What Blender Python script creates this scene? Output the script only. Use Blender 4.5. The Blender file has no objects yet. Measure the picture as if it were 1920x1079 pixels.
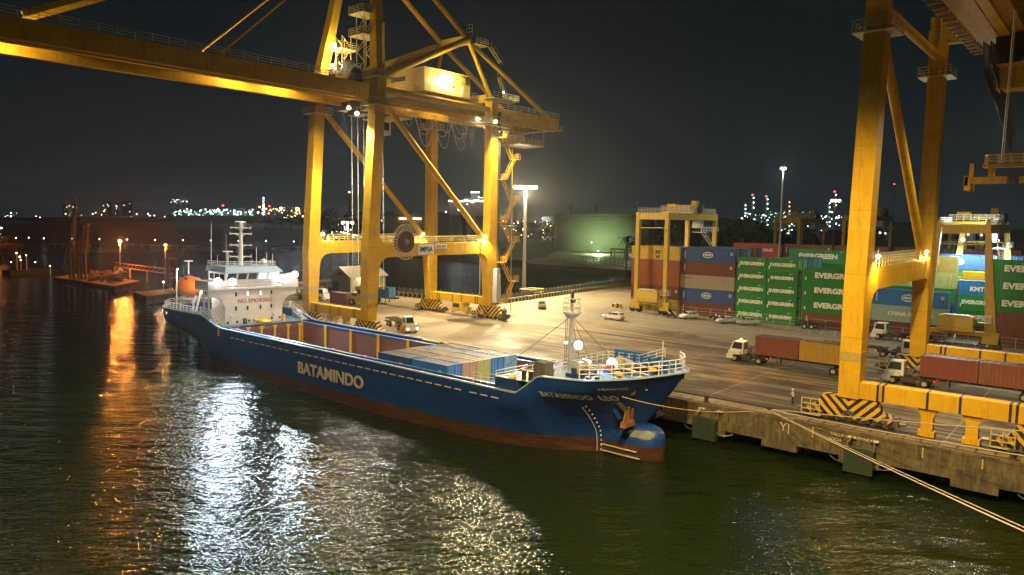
import bpy, bmesh, math, random
from mathutils import Vector, Matrix
R = math.radians
S = bpy.context.scene
COL = S.collection
rnd = random.Random(7)
HAZE_D = 0.00011
LMUL = 3.5

# ---------------------------------------------------------------- camera
FPX, CX, CY = 1357.7, 960.0, 539.5
PITCH, YAW, ROLL = R(5.36), R(49.482), R(0.753)
CAM = Vector((0, -73.1, 19.98))
_s, _c = math.sin(YAW), math.cos(YAW)
_Fh = Vector((-_c, _s, 0)); _R0 = Vector((_s, _c, 0)); _Z = Vector((0, 0, 1))
CF = _Fh * math.cos(PITCH) - _Z * math.sin(PITCH)
_U0 = _Fh * math.sin(PITCH) + _Z * math.cos(PITCH)
CR = _R0 * math.cos(ROLL) + _U0 * math.sin(ROLL)
CU = -_R0 * math.sin(ROLL) + _U0 * math.cos(ROLL)
cam = bpy.data.cameras.new('camera')
cam.sensor_width = 36.0
cam.lens = FPX / 1920 * 36.0
cam.clip_start = 0.5
cam.clip_end = 12000
cob = bpy.data.objects.new('camera', cam)
cob.matrix_world = Matrix(((CR.x, CU.x, -CF.x, CAM.x), (CR.y, CU.y, -CF.y, CAM.y), (CR.z, CU.z, -CF.z, CAM.z), (0, 0, 0, 1)))
COL.objects.link(cob)
S.camera = cob

# ---------------------------------------------------------------- night sky
W = bpy.data.worlds.new('World'); S.world = W; W.use_nodes = True
nt = W.node_tree; bg = nt.nodes['Background']
tc = nt.nodes.new('ShaderNodeTexCoord'); sx = nt.nodes.new('ShaderNodeSeparateXYZ'); cr = nt.nodes.new('ShaderNodeValToRGB')
nt.links.new(tc.outputs['Generated'], sx.inputs[0]); nt.links.new(sx.outputs['Z'], cr.inputs[0])
e = cr.color_ramp.elements
e[0].position = 0.0; e[0].color = (0.016, 0.023, 0.028, 1)
e[1].position = 0.55; e[1].color = (0.0038, 0.0052, 0.0058, 1)
k = e.new(0.07); k.color = (0.0105, 0.0152, 0.0178, 1)
k = e.new(0.22); k.color = (0.0052, 0.0085, 0.0105, 1)
nt.links.new(cr.outputs[0], bg.inputs[0]); bg.inputs[1].default_value = 1.0

S.view_settings.view_transform = 'Standard'
S.view_settings.look = 'None'
S.view_settings.exposure = 0.0
S.view_settings.gamma = 1.0
S.cycles.max_bounces = 5
S.cycles.diffuse_bounces = 2
S.cycles.glossy_bounces = 2
S.cycles.transmission_bounces = 2
S.cycles.volume_bounces = 0
S.cycles.transparent_max_bounces = 6
S.cycles.use_denoising = True
S.cycles.sample_clamp_indirect = 3.0
S.cycles.use_light_tree = True

# a pixel of the 1920 px wide photograph to a point of the place
def _ray(px, py):
    return CF + CR * ((px - CX) / FPX) - CU * ((py - CY) / FPX)
def at(px, py, z=0.0):
    d = _ray(px, py); return CAM + d * ((z - CAM.z) / d.z)
def aty(px, py, y):
    d = _ray(px, py); return CAM + d * ((y - CAM.y) / d.y)
def atd(px, py, dist, z=None):
    d = _ray(px, py); h = Vector((d.x, d.y, 0)).length
    p = CAM + d * (dist / h)
    if z is not None: p.z = z
    return p
def px_of(p):
    v = Vector(p) - CAM; d = v.dot(CF)
    return CX + FPX * v.dot(CR) / d, CY - FPX * v.dot(CU) / d

# ---------------------------------------------------------------- materials
MATS = {}
def N(nt, t, **kw):
    n = nt.nodes.new(t)
    for k, v in kw.items():
        if k in n.inputs: n.inputs[k].default_value = v
        else: setattr(n, k, v)
    return n
def mat(name, col, rough=0.55, metal=0.0, var=0.12, scale=0.6, dirt=0.0, dirtcol=(0.05, 0.035, 0.02), bump=0.0, objcol=False, spec=0.5, streak=False):
    m = bpy.data.materials.new(name); m.use_nodes = True; MATS[name] = m
    t = m.node_tree; b = t.nodes['Principled BSDF']
    b.inputs['Roughness'].default_value = rough; b.inputs['Metallic'].default_value = metal
    b.inputs['Specular IOR Level'].default_value = spec
    tc = N(t, 'ShaderNodeTexCoord'); no = N(t, 'ShaderNodeTexNoise', Scale=scale, Detail=6.0, Roughness=0.65)
    t.links.new(tc.outputs['Object'], no.inputs['Vector'])
    if objcol:
        oi = N(t, 'ShaderNodeObjectInfo'); src = oi.outputs['Color']
    else:
        rg = N(t, 'ShaderNodeRGB'); rg.outputs[0].default_value = (*col, 1); src = rg.outputs[0]
    mr = N(t, 'ShaderNodeMapRange'); mr.inputs['From Min'].default_value = .25; mr.inputs['From Max'].default_value = .75
    mr.inputs['To Min'].default_value = 1 - var; mr.inputs['To Max'].default_value = 1 + var
    t.links.new(no.outputs['Fac'], mr.inputs['Value'])
    hs = N(t, 'ShaderNodeHueSaturation'); t.links.new(mr.outputs[0], hs.inputs['Value']); t.links.new(src, hs.inputs['Color'])
    out = hs.outputs[0]
    if dirt > 0:
        n2 = N(t, 'ShaderNodeTexNoise', Scale=scale * 3.1, Detail=8.0, Roughness=0.75)
        if streak:
            mp = N(t, 'ShaderNodeMapping'); mp.inputs['Scale'].default_value = (1.6, 1.6, 0.16)
            t.links.new(tc.outputs['Object'], mp.inputs['Vector']); t.links.new(mp.outputs[0], n2.inputs['Vector'])
        else: t.links.new(tc.outputs['Object'], n2.inputs['Vector'])
        m2 = N(t, 'ShaderNodeMapRange'); m2.inputs['From Min'].default_value = .62 - dirt * .35; m2.inputs['From Max'].default_value = .80 - dirt * .2
        t.links.new(n2.outputs['Fac'], m2.inputs['Value'])
        mx = N(t, 'ShaderNodeMix', data_type='RGBA'); mu = N(t, 'ShaderNodeMath', operation='MULTIPLY'); mu.inputs[1].default_value = min(1, .4 + dirt)
        t.links.new(m2.outputs[0], mu.inputs[0]); t.links.new(mu.outputs[0], mx.inputs[0]); t.links.new(out, mx.inputs[6]); mx.inputs[7].default_value = (*dirtcol, 1)
        out = mx.outputs[2]
    t.links.new(out, b.inputs['Base Color'])
    if bump:
        bp = N(t, 'ShaderNodeBump', Strength=1.0, Distance=bump); t.links.new(no.outputs['Fac'], bp.inputs['Height']); t.links.new(bp.outputs[0], b.inputs['Normal'])
    return m
def emit(name, col, st, sample=True):
    m = bpy.data.materials.new(name); m.use_nodes = True; MATS[name] = m
    t = m.node_tree; t.nodes.remove(t.nodes['Principled BSDF'])
    e = N(t, 'ShaderNodeEmission', Strength=st); e.inputs[0].default_value = (*col, 1)
    t.links.new(e.outputs[0], t.nodes['Material Output'].inputs[0])
    m.cycles.emission_sampling = 'AUTO' if sample else 'NONE'
    return m
def mathn(t, op, a, b=None):
    n = N(t, 'ShaderNodeMath', operation=op)
    for i, v in enumerate((a, b)):
        if v is None: continue
        if isinstance(v, (int, float)): n.inputs[i].default_value = v
        else: t.links.new(v, n.inputs[i])
    return n.outputs[0]
def stripes(name, ca, cb, kind, period, rough=.6):
    """two-colour warning paint: kind 'chevron' (points along x) or 'fan' (diagonals mirrored about x=0)"""
    m = mat(name, ca, rough, var=.18, scale=1.5); t = m.node_tree; b = t.nodes['Principled BSDF']
    tc = N(t, 'ShaderNodeTexCoord'); sp = N(t, 'ShaderNodeSeparateXYZ'); t.links.new(tc.outputs['Object'], sp.inputs[0])
    if kind == 'chevron':
        v = mathn(t, 'ADD', sp.outputs[0], mathn(t, 'MULTIPLY', mathn(t, 'ABSOLUTE', mathn(t, 'SUBTRACT', sp.outputs[2], .5)), 1.1))
    else:
        v = mathn(t, 'SUBTRACT', mathn(t, 'ABSOLUTE', sp.outputs[0]), sp.outputs[2])
        v = mathn(t, 'ADD', v, mathn(t, 'MULTIPLY', sp.outputs[1], .5))
    fr = mathn(t, 'FRACT', mathn(t, 'DIVIDE', mathn(t, 'ADD', v, 50.0), period))
    g = mathn(t, 'GREATER_THAN', fr, .52)
    mx = N(t, 'ShaderNodeMix', data_type='RGBA'); t.links.new(g, mx.inputs[0])
    src = b.inputs['Base Color'].links[0].from_socket
    t.links.new(src, mx.inputs[6]); mx.inputs[7].default_value = (*cb, 1); t.links.new(mx.outputs[2], b.inputs['Base Color'])
    return m
Y = mat('crane_yellow_paint', (0.62, 0.365, 0.018), .6, var=.16, scale=.5, dirt=.30, dirtcol=(.24, .12, .02), streak=True, spec=.12)
def seams(m, pz, py, dark=.72, px=0):
    t = m.node_tree; b = t.nodes['Principled BSDF']; src = b.inputs['Base Color'].links[0].from_socket
    tc = N(t, 'ShaderNodeTexCoord'); s3 = N(t, 'ShaderNodeSeparateXYZ'); t.links.new(tc.outputs['Object'], s3.inputs[0]); g = None
    for ax, p in ((2, pz), (1, py), (0, px)):
        if not p: continue
        f = mathn(t, 'LESS_THAN', mathn(t, 'FRACT', mathn(t, 'DIVIDE', mathn(t, 'ADD', s3.outputs[ax], 300.0), p)), .09 / p)
        g = f if g is None else mathn(t, 'MAXIMUM', g, f)
    mx = N(t, 'ShaderNodeMix', data_type='RGBA', blend_type='MULTIPLY'); t.links.new(mathn(t, 'MULTIPLY', g, .8), mx.inputs[0]); t.links.new(src, mx.inputs[6]); mx.inputs[7].default_value = (dark, dark * .95, dark * .85, 1)
    t.links.new(mx.outputs[2], b.inputs['Base Color'])
seams(Y, 6.3, 7.4)
Y2 = mat('gantry_yellow_paint', (0.60, 0.40, 0.06), .5, var=.14, scale=.8, dirt=.35, dirtcol=(.20, .12, .04), streak=True)
YH = mat('house_cream_paint', (0.62, 0.43, 0.085), .5, var=.06)
RAILM = mat('railing_paint', (0.55, 0.44, 0.14), .5)
RAILW = mat('white_railing_paint', (0.72, 0.70, 0.66), .5)
BLK = mat('black_steel', (0.02, 0.02, 0.022), .5, var=.3, scale=3)
DRK = mat('dark_machinery', (0.055, 0.045, 0.03), .5, var=.5, scale=2)
STL = mat('bare_steel', (0.16, 0.15, 0.13), .4, metal=.4, var=.3, scale=3)
GRY = mat('grey_paint', (0.33, 0.34, 0.34), .5, var=.12, dirt=.1)
LGR = mat('light_grey_paint', (0.52, 0.54, 0.55), .5, var=.08, dirt=.08)
WHT = mat('white_paint', (0.75, 0.74, 0.70), .5, var=.06, dirt=.10, dirtcol=(.35, .26, .16))
SHW = mat('ship_white_paint', (0.66, 0.62, 0.57), .5, var=.05, scale=1.2, dirt=.10, dirtcol=(.42, .32, .24), streak=True)
LETW = mat('white_lettering', (0.78, 0.76, 0.70), .6, var=.10, scale=5, dirt=.10, dirtcol=(.3, .25, .2))
LETC = mat('cream_lettering', (0.60, 0.52, 0.38), .6, var=.10, scale=3, dirt=.18, dirtcol=(.2, .16, .12))
LETK = mat('black_lettering', (0.02, 0.02, 0.03), .6)
LETB = mat('blue_lettering', (0.015, 0.03, 0.16), .6)
LETR = mat('red_lettering', (0.45, 0.03, 0.02), .6)
RUB = mat('tyre_rubber', (0.015, 0.015, 0.016), .8)
RIM = mat('wheel_rim', (0.40, 0.38, 0.34), .45, var=.2)
GLS = mat('window_glass', (0.03, 0.04, 0.05), .08, var=0, spec=.8)
ORG = mat('orange_plastic', (0.72, 0.20, 0.03), .4, var=.06, dirt=.10, dirtcol=(.3, .08, .02))
CONT = mat('container_paint', (1, 1, 1), .5, var=.10, scale=.7, dirt=.26, dirtcol=(.085, .05, .03), objcol=True, streak=True)
CONR = mat('container_roof_paint', (1, 1, 1), .55, var=.2, scale=1.1, dirt=.7, dirtcol=(.07, .055, .042), objcol=True, spec=.15)
for n_ in CONR.node_tree.nodes:
    if n_.type == 'MAP_RANGE' and abs(n_.inputs['To Min'].default_value - .8) < .01: n_.inputs['To Min'].default_value = .22; n_.inputs['To Max'].default_value = .5
CARP = mat('car_paint', (1, 1, 1), .25, var=.02, objcol=True, spec=.6)
TAIL = emit('tail_lamp_glow', (1, .03, .02), 4)
HEAD = emit('head_lamp_glow', (1, .95, .85), 18)
L_WARM = emit('sodium_lamp_glow', (1, .82, .5), 9)
L_WHITE = emit('white_lamp_glow', (.90, .96, 1), 9)
L_BLUEW = emit('ship_floodlight_glow', (.82, .93, 1), 5)
L_ORG = emit('orange_lamp_glow', (1, .36, .06), 22)
F_WHITE = emit('far_white_light', (.85, 1, .98), 9, False)
F_GREEN = emit('far_green_light', (.55, 1, .72), 5, False)
F_WARM = emit('far_warm_light', (1, .62, .25), 8, False)
F_RED = emit('far_red_light', (1, .05, .03), 9, False)
WINLIT = emit('lit_window_glow', (.75, .9, 1), 1.6)
STRIPE = stripes('warning_stripe_paint', (.62, .38, .04), (.018, .016, .014), 'fan', .95)
CHEV = stripes('chevron_paint', (.68, .46, .05), (.02, .018, .016), 'chevron', 1.5)

# ---------------------------------------------------------------- mesh builder
class MB:
    def __init__(s): s.v = []; s.f = []
    def add(s, vs, fs):
        n = len(s.v); s.v += [tuple(p) for p in vs]; s.f += [[i + n for i in f] for f in fs]; return s
    def hexa(s, p):   # 8 corners: bottom ring 0-3, top ring 4-7
        return s.add(p, [(3, 2, 1, 0), (4, 5, 6, 7), (0, 1, 5, 4), (1, 2, 6, 5), (2, 3, 7, 6), (3, 0, 4, 7)])
    def box(s, x0, x1, y0, y1, z0, z1):
        return s.hexa([(x0, y0, z0), (x1, y0, z0), (x1, y1, z0), (x0, y1, z0), (x0, y0, z1), (x1, y0, z1), (x1, y1, z1), (x0, y1, z1)])
    def cbox(s, c, d): return s.box(c[0] - d[0] / 2, c[0] + d[0] / 2, c[1] - d[1] / 2, c[1] + d[1] / 2, c[2] - d[2] / 2, c[2] + d[2] / 2)
    def frame(s, a, b):
        a, b = Vector(a), Vector(b); d = (b - a); L = d.length; d = d / max(L, 1e-9)
        up = Vector((0, 0, 1)) if abs(d.z) < .95 else Vector((0, 1, 0))
        sd = d.cross(up).normalized(); up = sd.cross(d)
        return a, b, sd, up
    def beam(s, a, b, w, h, w2=None, h2=None):
        a, b, sd, up = s.frame(a, b); w2 = w if w2 is None else w2; h2 = h if h2 is None else h2
        q = [a - sd * w / 2 - up * h / 2, a + sd * w / 2 - up * h / 2, a + sd * w / 2 + up * h / 2, a - sd * w / 2 + up * h / 2,
             b - sd * w2 / 2 - up * h2 / 2, b + sd * w2 / 2 - up * h2 / 2, b + sd * w2 / 2 + up * h2 / 2, b - sd * w2 / 2 + up * h2 / 2]
        return s.hexa(q)
    def tube(s, a, b, r, n=8, r2=None, caps=True):
        a, b, sd, up = s.frame(a, b); r2 = r if r2 is None else r2
        vs = []
        for c, rr in ((a, r), (b, r2)):
            for i in range(n):
                t = 2 * math.pi * i / n; vs.append(c + sd * math.cos(t) * rr + up * math.sin(t) * rr)
        fs = [(i, (i + 1) % n, n + (i + 1) % n, n + i) for i in range(n)]
        if caps: fs += [tuple(range(n))[::-1], tuple(range(n, 2 * n))]
        return s.add(vs, fs)
    def path(s, pts, r, n=5):
        pts = [Vector(p) for p in pts]; vs = []
        for i, p in enumerate(pts):
            d = (pts[min(i + 1, len(pts) - 1)] - pts[max(i - 1, 0)]).normalized()
            up = Vector((0, 0, 1)) if abs(d.z) < .95 else Vector((0, 1, 0))
            sd = d.cross(up).normalized(); up = sd.cross(d)
            for k in range(n):
                t = 2 * math.pi * k / n; vs.append(p + sd * math.cos(t) * r + up * math.sin(t) * r)
        fs = [(i * n + k, i * n + (k + 1) % n, (i + 1) * n + (k + 1) % n, (i + 1) * n + k) for i in range(len(pts) - 1) for k in range(n)]
        fs += [tuple(range(n))[::-1], tuple(range(len(vs) - n, len(vs)))]
        return s.add(vs, fs)
    def prism(s, poly, axis, a, b):
        """poly: 2-D points; axis 'x' -> (y,z), 'y' -> (x,z), 'z' -> (x,y); extruded from a to b"""
        n = len(poly)
        def mk(p, t):
            return (t, p[0], p[1]) if axis == 'x' else ((p[0], t, p[1]) if axis == 'y' else (p[0], p[1], t))
        vs = [mk(p, a) for p in poly] + [mk(p, b) for p in poly]
        return s.add(vs, [tuple(range(n))[::-1], tuple(range(n, 2 * n))] + [(i, (i + 1) % n, n + (i + 1) % n, n + i) for i in range(n)])
    def lathe(s, c, prof, n=16, axis='z'):
        vs = []
        for (r, h) in prof:
            for i in range(n):
                t = 2 * math.pi * i / n; u, v = r * math.cos(t), r * math.sin(t)
                vs.append((c[0] + u, c[1] + v, c[2] + h) if axis == 'z' else ((c[0] + u, c[1] + h, c[2] + v) if axis == 'y' else (c[0] + h, c[1] + u, c[2] + v)))
        m = len(prof)
        fs = [(j * n + i, j * n + (i + 1) % n, (j + 1) * n + (i + 1) % n, (j + 1) * n + i) for j in range(m - 1) for i in range(n)]
        fs += [tuple(range(n))[::-1], tuple(range((m - 1) * n, m * n))]
        return s.add(vs, fs)
    def rail(s, pts, h=1.1, step=1.6, r=.035, mids=2, closed=False):
        pts = [Vector(p) for p in pts]
        if closed: pts.append(pts[0])
        for a, b in zip(pts, pts[1:]):
            L = (b - a).length; n = max(1, round(L / step))
            for i in range(n + 1):
                p = a.lerp(b, i / n); s.tube(p, p + Vector((0, 0, h)), r, 4, caps=False)
            for k in range(mids + 1):
                z = h * (k + 1) / (mids + 1); s.tube(a + Vector((0, 0, z)), b + Vector((0, 0, z)), r, 4, caps=False)
        return s
    def stair(s, a, b, w=.8, side=(1, 0, 0), rails=True):
        a, b = Vector(a), Vector(b); sd = Vector(side) * w / 2
        for q in (-1, 1):
            s.beam(a + sd * q, b + sd * q, .06, .22)
            if rails:
                s.tube(a + sd * q + Vector((0, 0, 1)), b + sd * q + Vector((0, 0, 1)), .035, 4, caps=False)
                for t in (0, .5, 1):
                    p = a.lerp(b, t) + sd * q; s.tube(p, p + Vector((0, 0, 1)), .035, 4, caps=False)
        n = max(2, int(abs(b.z - a.z) / .3))
        for i in range(n):
            p = a.lerp(b, (i + .5) / n); s.beam(p - sd, p + sd, .22, .04)
        return s
    def mesh(s, name):
        m = bpy.data.meshes.new(name); m.from_pydata(s.v, [], s.f); m.update()
        bm = bmesh.new(); bm.from_mesh(m); bmesh.ops.recalc_face_normals(bm, faces=bm.faces); bm.to_mesh(m); bm.free()
        return m

def link(o, parent=None):
    COL.objects.link(o)
    if parent is not None: o.parent = parent
    return o
LABELS = {}
def tag(o, label, cat, group=None, kind=None):
    if label: o['label'] = label
    if cat: o['category'] = cat
    if group: o['group'] = group
    if kind: o['kind'] = kind
    if label:
        if label in LABELS: print('DUPLABEL', label)
        LABELS[label] = 1
    return o
def root(name, label, cat, loc=(0, 0, 0), rz=0, group=None):
    o = bpy.data.objects.new(name, None); o.empty_display_size = .5; link(o)
    o.location = loc; o.rotation_euler = (0, 0, rz)
    return tag(o, label, cat, group)
def part(name, mb, m, parent, org=None, smooth=False, label=None, base=True):
    """mesh part; mb is in the parent's frame shifted by its location when base=True (unrotated parents)"""
    me = mb.mesh(name) if isinstance(mb, MB) else mb
    off = Vector((0, 0, 0))
    if base and parent is not None:
        p = parent
        while p is not None: off += p.location; p = p.parent
    o2 = Vector(org) - off if org is not None else Vector((0, 0, 0))
    if (off + o2).length > 0 and isinstance(mb, MB): me.transform(Matrix.Translation(-(off + o2)))
    ms = m if isinstance(m, (list, tuple)) else [m]
    for q in ms: me.materials.append(q)
    if smooth:
        for p in me.polygons: p.use_smooth = True
    o = bpy.data.objects.new(name, me); link(o, parent); o.location = o2
    if label: o['label'] = label
    return o
def struct(name, mb, m, label=None, kind='structure', smooth=False):
    o = part(name, mb, m, None, smooth=smooth); o['kind'] = kind; o['label'] = label or name.replace('_', ' ')
    o['category'] = name.replace('_', ' '); return o
def single(name, mb, m, label, cat, group=None, kind=None, smooth=False):
    o = part(name, mb, m, None, smooth=smooth); return tag(o, label, cat, group, kind)
def dup(r, loc, rz=None, label=None, group=None, color=None):
    def cp(o, par):
        c = o.copy(); COL.objects.link(c); c.parent = par
        if color is not None and c.type == 'MESH': c.color = color
        for ch in o.children: cp(ch, c)
        return c
    c = cp(r, None); c.location = loc
    if rz is not None: c.rotation_euler = (0, 0, rz)
    if label: tag(c, label, None, group)
    return c
TXT = {}
def text_mesh(s, size, bold=0.0, xs=1.0, space=1.0, ex=.02):
    k = (s, size, bold, xs, space)
    if k not in TXT:
        cu = bpy.data.curves.new('lettering', 'FONT'); cu.body = s; cu.size = size; cu.offset = bold; cu.extrude = ex
        cu.space_character = space; cu.align_x = 'CENTER'; cu.align_y = 'CENTER'; cu.resolution_u = 3
        ob = bpy.data.objects.new('lettering', cu); COL.objects.link(ob)
        dg = bpy.context.evaluated_depsgraph_get(); me = bpy.data.meshes.new_from_object(ob.evaluated_get(dg))
        bpy.data.objects.remove(ob); me.transform(Matrix.Diagonal((xs, 1, 1, 1))); me.name = 'lettering'; TXT[k] = me
    return TXT[k].copy()
def lettering(s, size, m, parent, loc, face='-y', bold=0.0, xs=1.0, space=1.0, name='lettering'):
    me = text_mesh(s, size, bold, xs, space); me.materials.clear(); me.materials.append(m)
    o = bpy.data.objects.new(name, me); link(o, parent)
    off = Vector((0, 0, 0)); p = parent
    while p is not None: off += p.location; p = p.parent
    o.location = Vector(loc) - off
    o.rotation_euler = {'-y': (R(90), 0, 0), '+x': (R(90), 0, R(90)), '+y': (R(90), 0, R(180)), '-x': (R(90), 0, R(-90))}[face]
    return o
def light(loc, power, col, parent=None, kind='POINT', rad=.35, dirn=None, ang=150, blend=.5):
    l = bpy.data.lights.new('lamp_light', kind); l.energy = power * LMUL; l.color = col; l.shadow_soft_size = rad
    o = bpy.data.objects.new('lamp_light', l); link(o, parent)
    off = Vector((0, 0, 0)); p = parent
    while p is not None: off += p.location; p = p.parent
    o.location = Vector(loc) - off
    if kind == 'SPOT':
        l.spot_size = R(ang); l.spot_blend = blend
        o.rotation_euler = Vector(dirn).to_track_quat('-Z', 'Y').to_euler()
    return o
WARM = (1, .76, .42); WHITE = (.88, .95, 1); BLUEW = (.75, .9, 1); ORANGE = (1, .25, .035)
def arc(cx, cy, r, a0, a1, n=6):
    return [(cx + r * math.cos(R(a0 + (a1 - a0) * i / n)), cy + r * math.sin(R(a0 + (a1 - a0) * i / n))) for i in range(n + 1)]
def lamp_ball(c, r=.35, flat=.8):
    return MB().lathe(c, [(r * .4, -r * flat), (r * .85, -r * flat * .6), (r, 0), (r * .85, r * flat * .6), (r * .4, r * flat)], 10)
# ================================================================ SETTING
WZ = -3.7
# water: one sheet to the horizon
def water_mat():
    m = bpy.data.materials.new('harbour_water'); m.use_nodes = True; t = m.node_tree; b = t.nodes['Principled BSDF']
    b.inputs['Base Color'].default_value = (0.009, 0.017, 0.0035, 1); b.inputs['Roughness'].default_value = .05
    b.inputs['IOR'].default_value = 1.333; b.inputs['Specular IOR Level'].default_value = .5
    tc = N(t, 'ShaderNodeTexCoord')
    last = None
    slick = N(t, 'ShaderNodeTexNoise', Scale=.035, Detail=3.0, Roughness=.5, Distortion=.6); t.links.new(tc.outputs['Object'], slick.inputs['Vector'])
    sm = N(t, 'ShaderNodeMapRange'); sm.inputs[1].default_value = .35; sm.inputs[2].default_value = .65; sm.inputs[3].default_value = .68; sm.inputs[4].default_value = 1.08; t.links.new(slick.outputs['Fac'], sm.inputs[0])
    for sc, st, dist, rot, det in (((.14, .36, 1), 1.0, .60, 40, 2), ((.95, 2.8, 1), 1.0, .19, 46, 1.9), ((2.8, 7.5, 1), 1.0, .04, 36, 1.5)):
        mp = N(t, 'ShaderNodeMapping'); mp.inputs['Rotation'].default_value = (0, 0, R(-rot)); mp.inputs['Scale'].default_value = sc
        mp0 = N(t, 'ShaderNodeMapping'); mp0.inputs['Rotation'].default_value = (0, 0, R(-rot))
        mp.inputs['Rotation'].default_value = (0, 0, 0)
        t.links.new(tc.outputs['Object'], mp0.inputs['Vector']); t.links.new(mp0.outputs[0], mp.inputs['Vector'])
        no = N(t, 'ShaderNodeTexNoise', Scale=1.0, Detail=float(det), Roughness=.55, Distortion=.35)
        t.links.new(mp.outputs[0], no.inputs['Vector'])
        bp = N(t, 'ShaderNodeBump', Strength=st, Distance=dist); t.links.new(no.outputs['Fac'], bp.inputs['Height'])
        if sc[0] > .5: t.links.new(sm.outputs[0], bp.inputs['Strength'])
        if last is not None: t.links.new(last, bp.inputs['Normal'])
        last = bp.outputs[0]
    t.links.new(last, b.inputs['Normal'])
    sp_ = N(t, 'ShaderNodeSeparateXYZ'); t.links.new(tc.outputs['Object'], sp_.inputs[0])
    mr = N(t, 'ShaderNodeMapRange'); mr.inputs[1].default_value = -150; mr.inputs[2].default_value = -700; mr.inputs[3].default_value = .048; mr.inputs[4].default_value = .42
    t.links.new(sp_.outputs[0], mr.inputs[0]); t.links.new(mr.outputs[0], b.inputs['Roughness'])
    return m
WATER = water_mat()
mb = MB().add([(-4000, -1200, WZ), (900, -1200, WZ), (900, 3600, WZ), (-4000, 3600, WZ)], [(0, 1, 2, 3)])
struct('water', mb, WATER, 'dark green rippled harbour water')

def quay_mat():
    m = bpy.data.materials.new('worn_quay_concrete'); m.use_nodes = True; t = m.node_tree; b = t.nodes['Principled BSDF']
    tc = N(t, 'ShaderNodeTexCoord')
    def noise(sc, det=6, ro=.6, s3=None, dis=0.0):
        n = N(t, 'ShaderNodeTexNoise', Scale=sc, Detail=float(det), Roughness=ro, Distortion=dis)
        if s3:
            mp = N(t, 'ShaderNodeMapping'); mp.inputs['Scale'].default_value = s3; t.links.new(tc.outputs['Object'], mp.inputs[0]); t.links.new(mp.outputs[0], n.inputs['Vector'])
        else: t.links.new(tc.outputs['Object'], n.inputs['Vector'])
        return n.outputs['Fac']
    def rng(v, a, bb, c=0, d=1):
        n = N(t, 'ShaderNodeMapRange'); n.inputs[1].default_value = a; n.inputs[2].default_value = bb; n.inputs[3].default_value = c; n.inputs[4].default_value = d
        t.links.new(v, n.inputs[0]); return n.outputs[0]
    def mix(f, a, c, mode='MIX'):
        n = N(t, 'ShaderNodeMix', data_type='RGBA', blend_type=mode)
        if isinstance(f, float): n.inputs[0].default_value = f
        else: t.links.new(f, n.inputs[0])
        for i, q in ((6, a), (7, c)):
            if isinstance(q, tuple): n.inputs[i].default_value = (*q, 1)
            else: t.links.new(q, n.inputs[i])
        return n.outputs[2]
    base = mix(rng(noise(.05, 5), .35, .65), (.35, .275, .165), (.23, .175, .10))
    streak = rng(noise(1.0, 7, .7, (.05, .75, 1), .5), .44, .55)           # tyre tracks running along the quay
    patch = rng(noise(.11, 9, .75, (.45, 1, 1), 1.0), .45, .55)
    sp = N(t, 'ShaderNodeSeparateXYZ'); t.links.new(tc.outputs['Object'], sp.inputs[0])
    grow = rng(sp.outputs[0], -88, -58, .3, 1.0)                             # stains full to the east, thinned westward to paint the lit apron brighter
    road = rng(sp.outputs[1], 44, 50, 1, .25)
    k = mathn(t, 'MULTIPLY', mathn(t, 'MULTIPLY', mathn(t, 'MAXIMUM', streak, patch), grow), road)
    c = mix(mathn(t, 'MULTIPLY', k, .93), base, (.045, .030, .016))
    c = mix(mathn(t, 'MULTIPLY', rng(sp.outputs[1], 47, 49), .7), c, (.17, .155, .125))   # the paved road behind
    spots = rng(noise(.9, 9, .8), .58, .72)
    c = mix(mathn(t, 'MULTIPLY', spots, .45), c, (.07, .055, .04))
    # slab joints
    def joint(v, per, w):
        f = mathn(t, 'ABSOLUTE', mathn(t, 'SUBTRACT', mathn(t, 'FRACT', mathn(t, 'DIVIDE', mathn(t, 'ADD', v, 600.0), per)), .5))
        return mathn(t, 'GREATER_THAN', f, .5 - w / per / 2)
    j = mathn(t, 'MAXIMUM', joint(sp.outputs[0], 12.0, .14), joint(sp.outputs[1], 7.5, .12))
    c = mix(mathn(t, 'MULTIPLY', j, .5), c, (.42, .36, .26))
    t.links.new(c, b.inputs['Base Color'])
    ro = rng(noise(.12, 5), .35, .7, .55, .9); t.links.new(ro, b.inputs['Roughness'])
    bp = N(t, 'ShaderNodeBump', Strength=.4, Distance=.05); t.links.new(noise(2.5, 8, .7), bp.inputs['Height']); t.links.new(bp.outputs[0], b.inputs['Normal'])
    return m
QUAY = quay_mat()
WALLC = mat('mossy_quay_wall_concrete', (.15, .12, .06), .8, var=.5, scale=.7, dirt=.55, dirtcol=(.035, .03, .018), bump=.06, streak=True)
outline = [(60, 0), (60, 330), (-300, 330), (-240, 235), (-227, 204), (-170, 200), (-125, 192), (-119, 150), (-116.2, 94), (-112.5, 53.3), (-143.7, 48.9), (-168, 55), (-168, 17), (-166, 0)]
struct('quay_deck', MB().prism(outline, 'z', -1.4, 0), QUAY, 'worn concrete quay deck with tyre marks')
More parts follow.
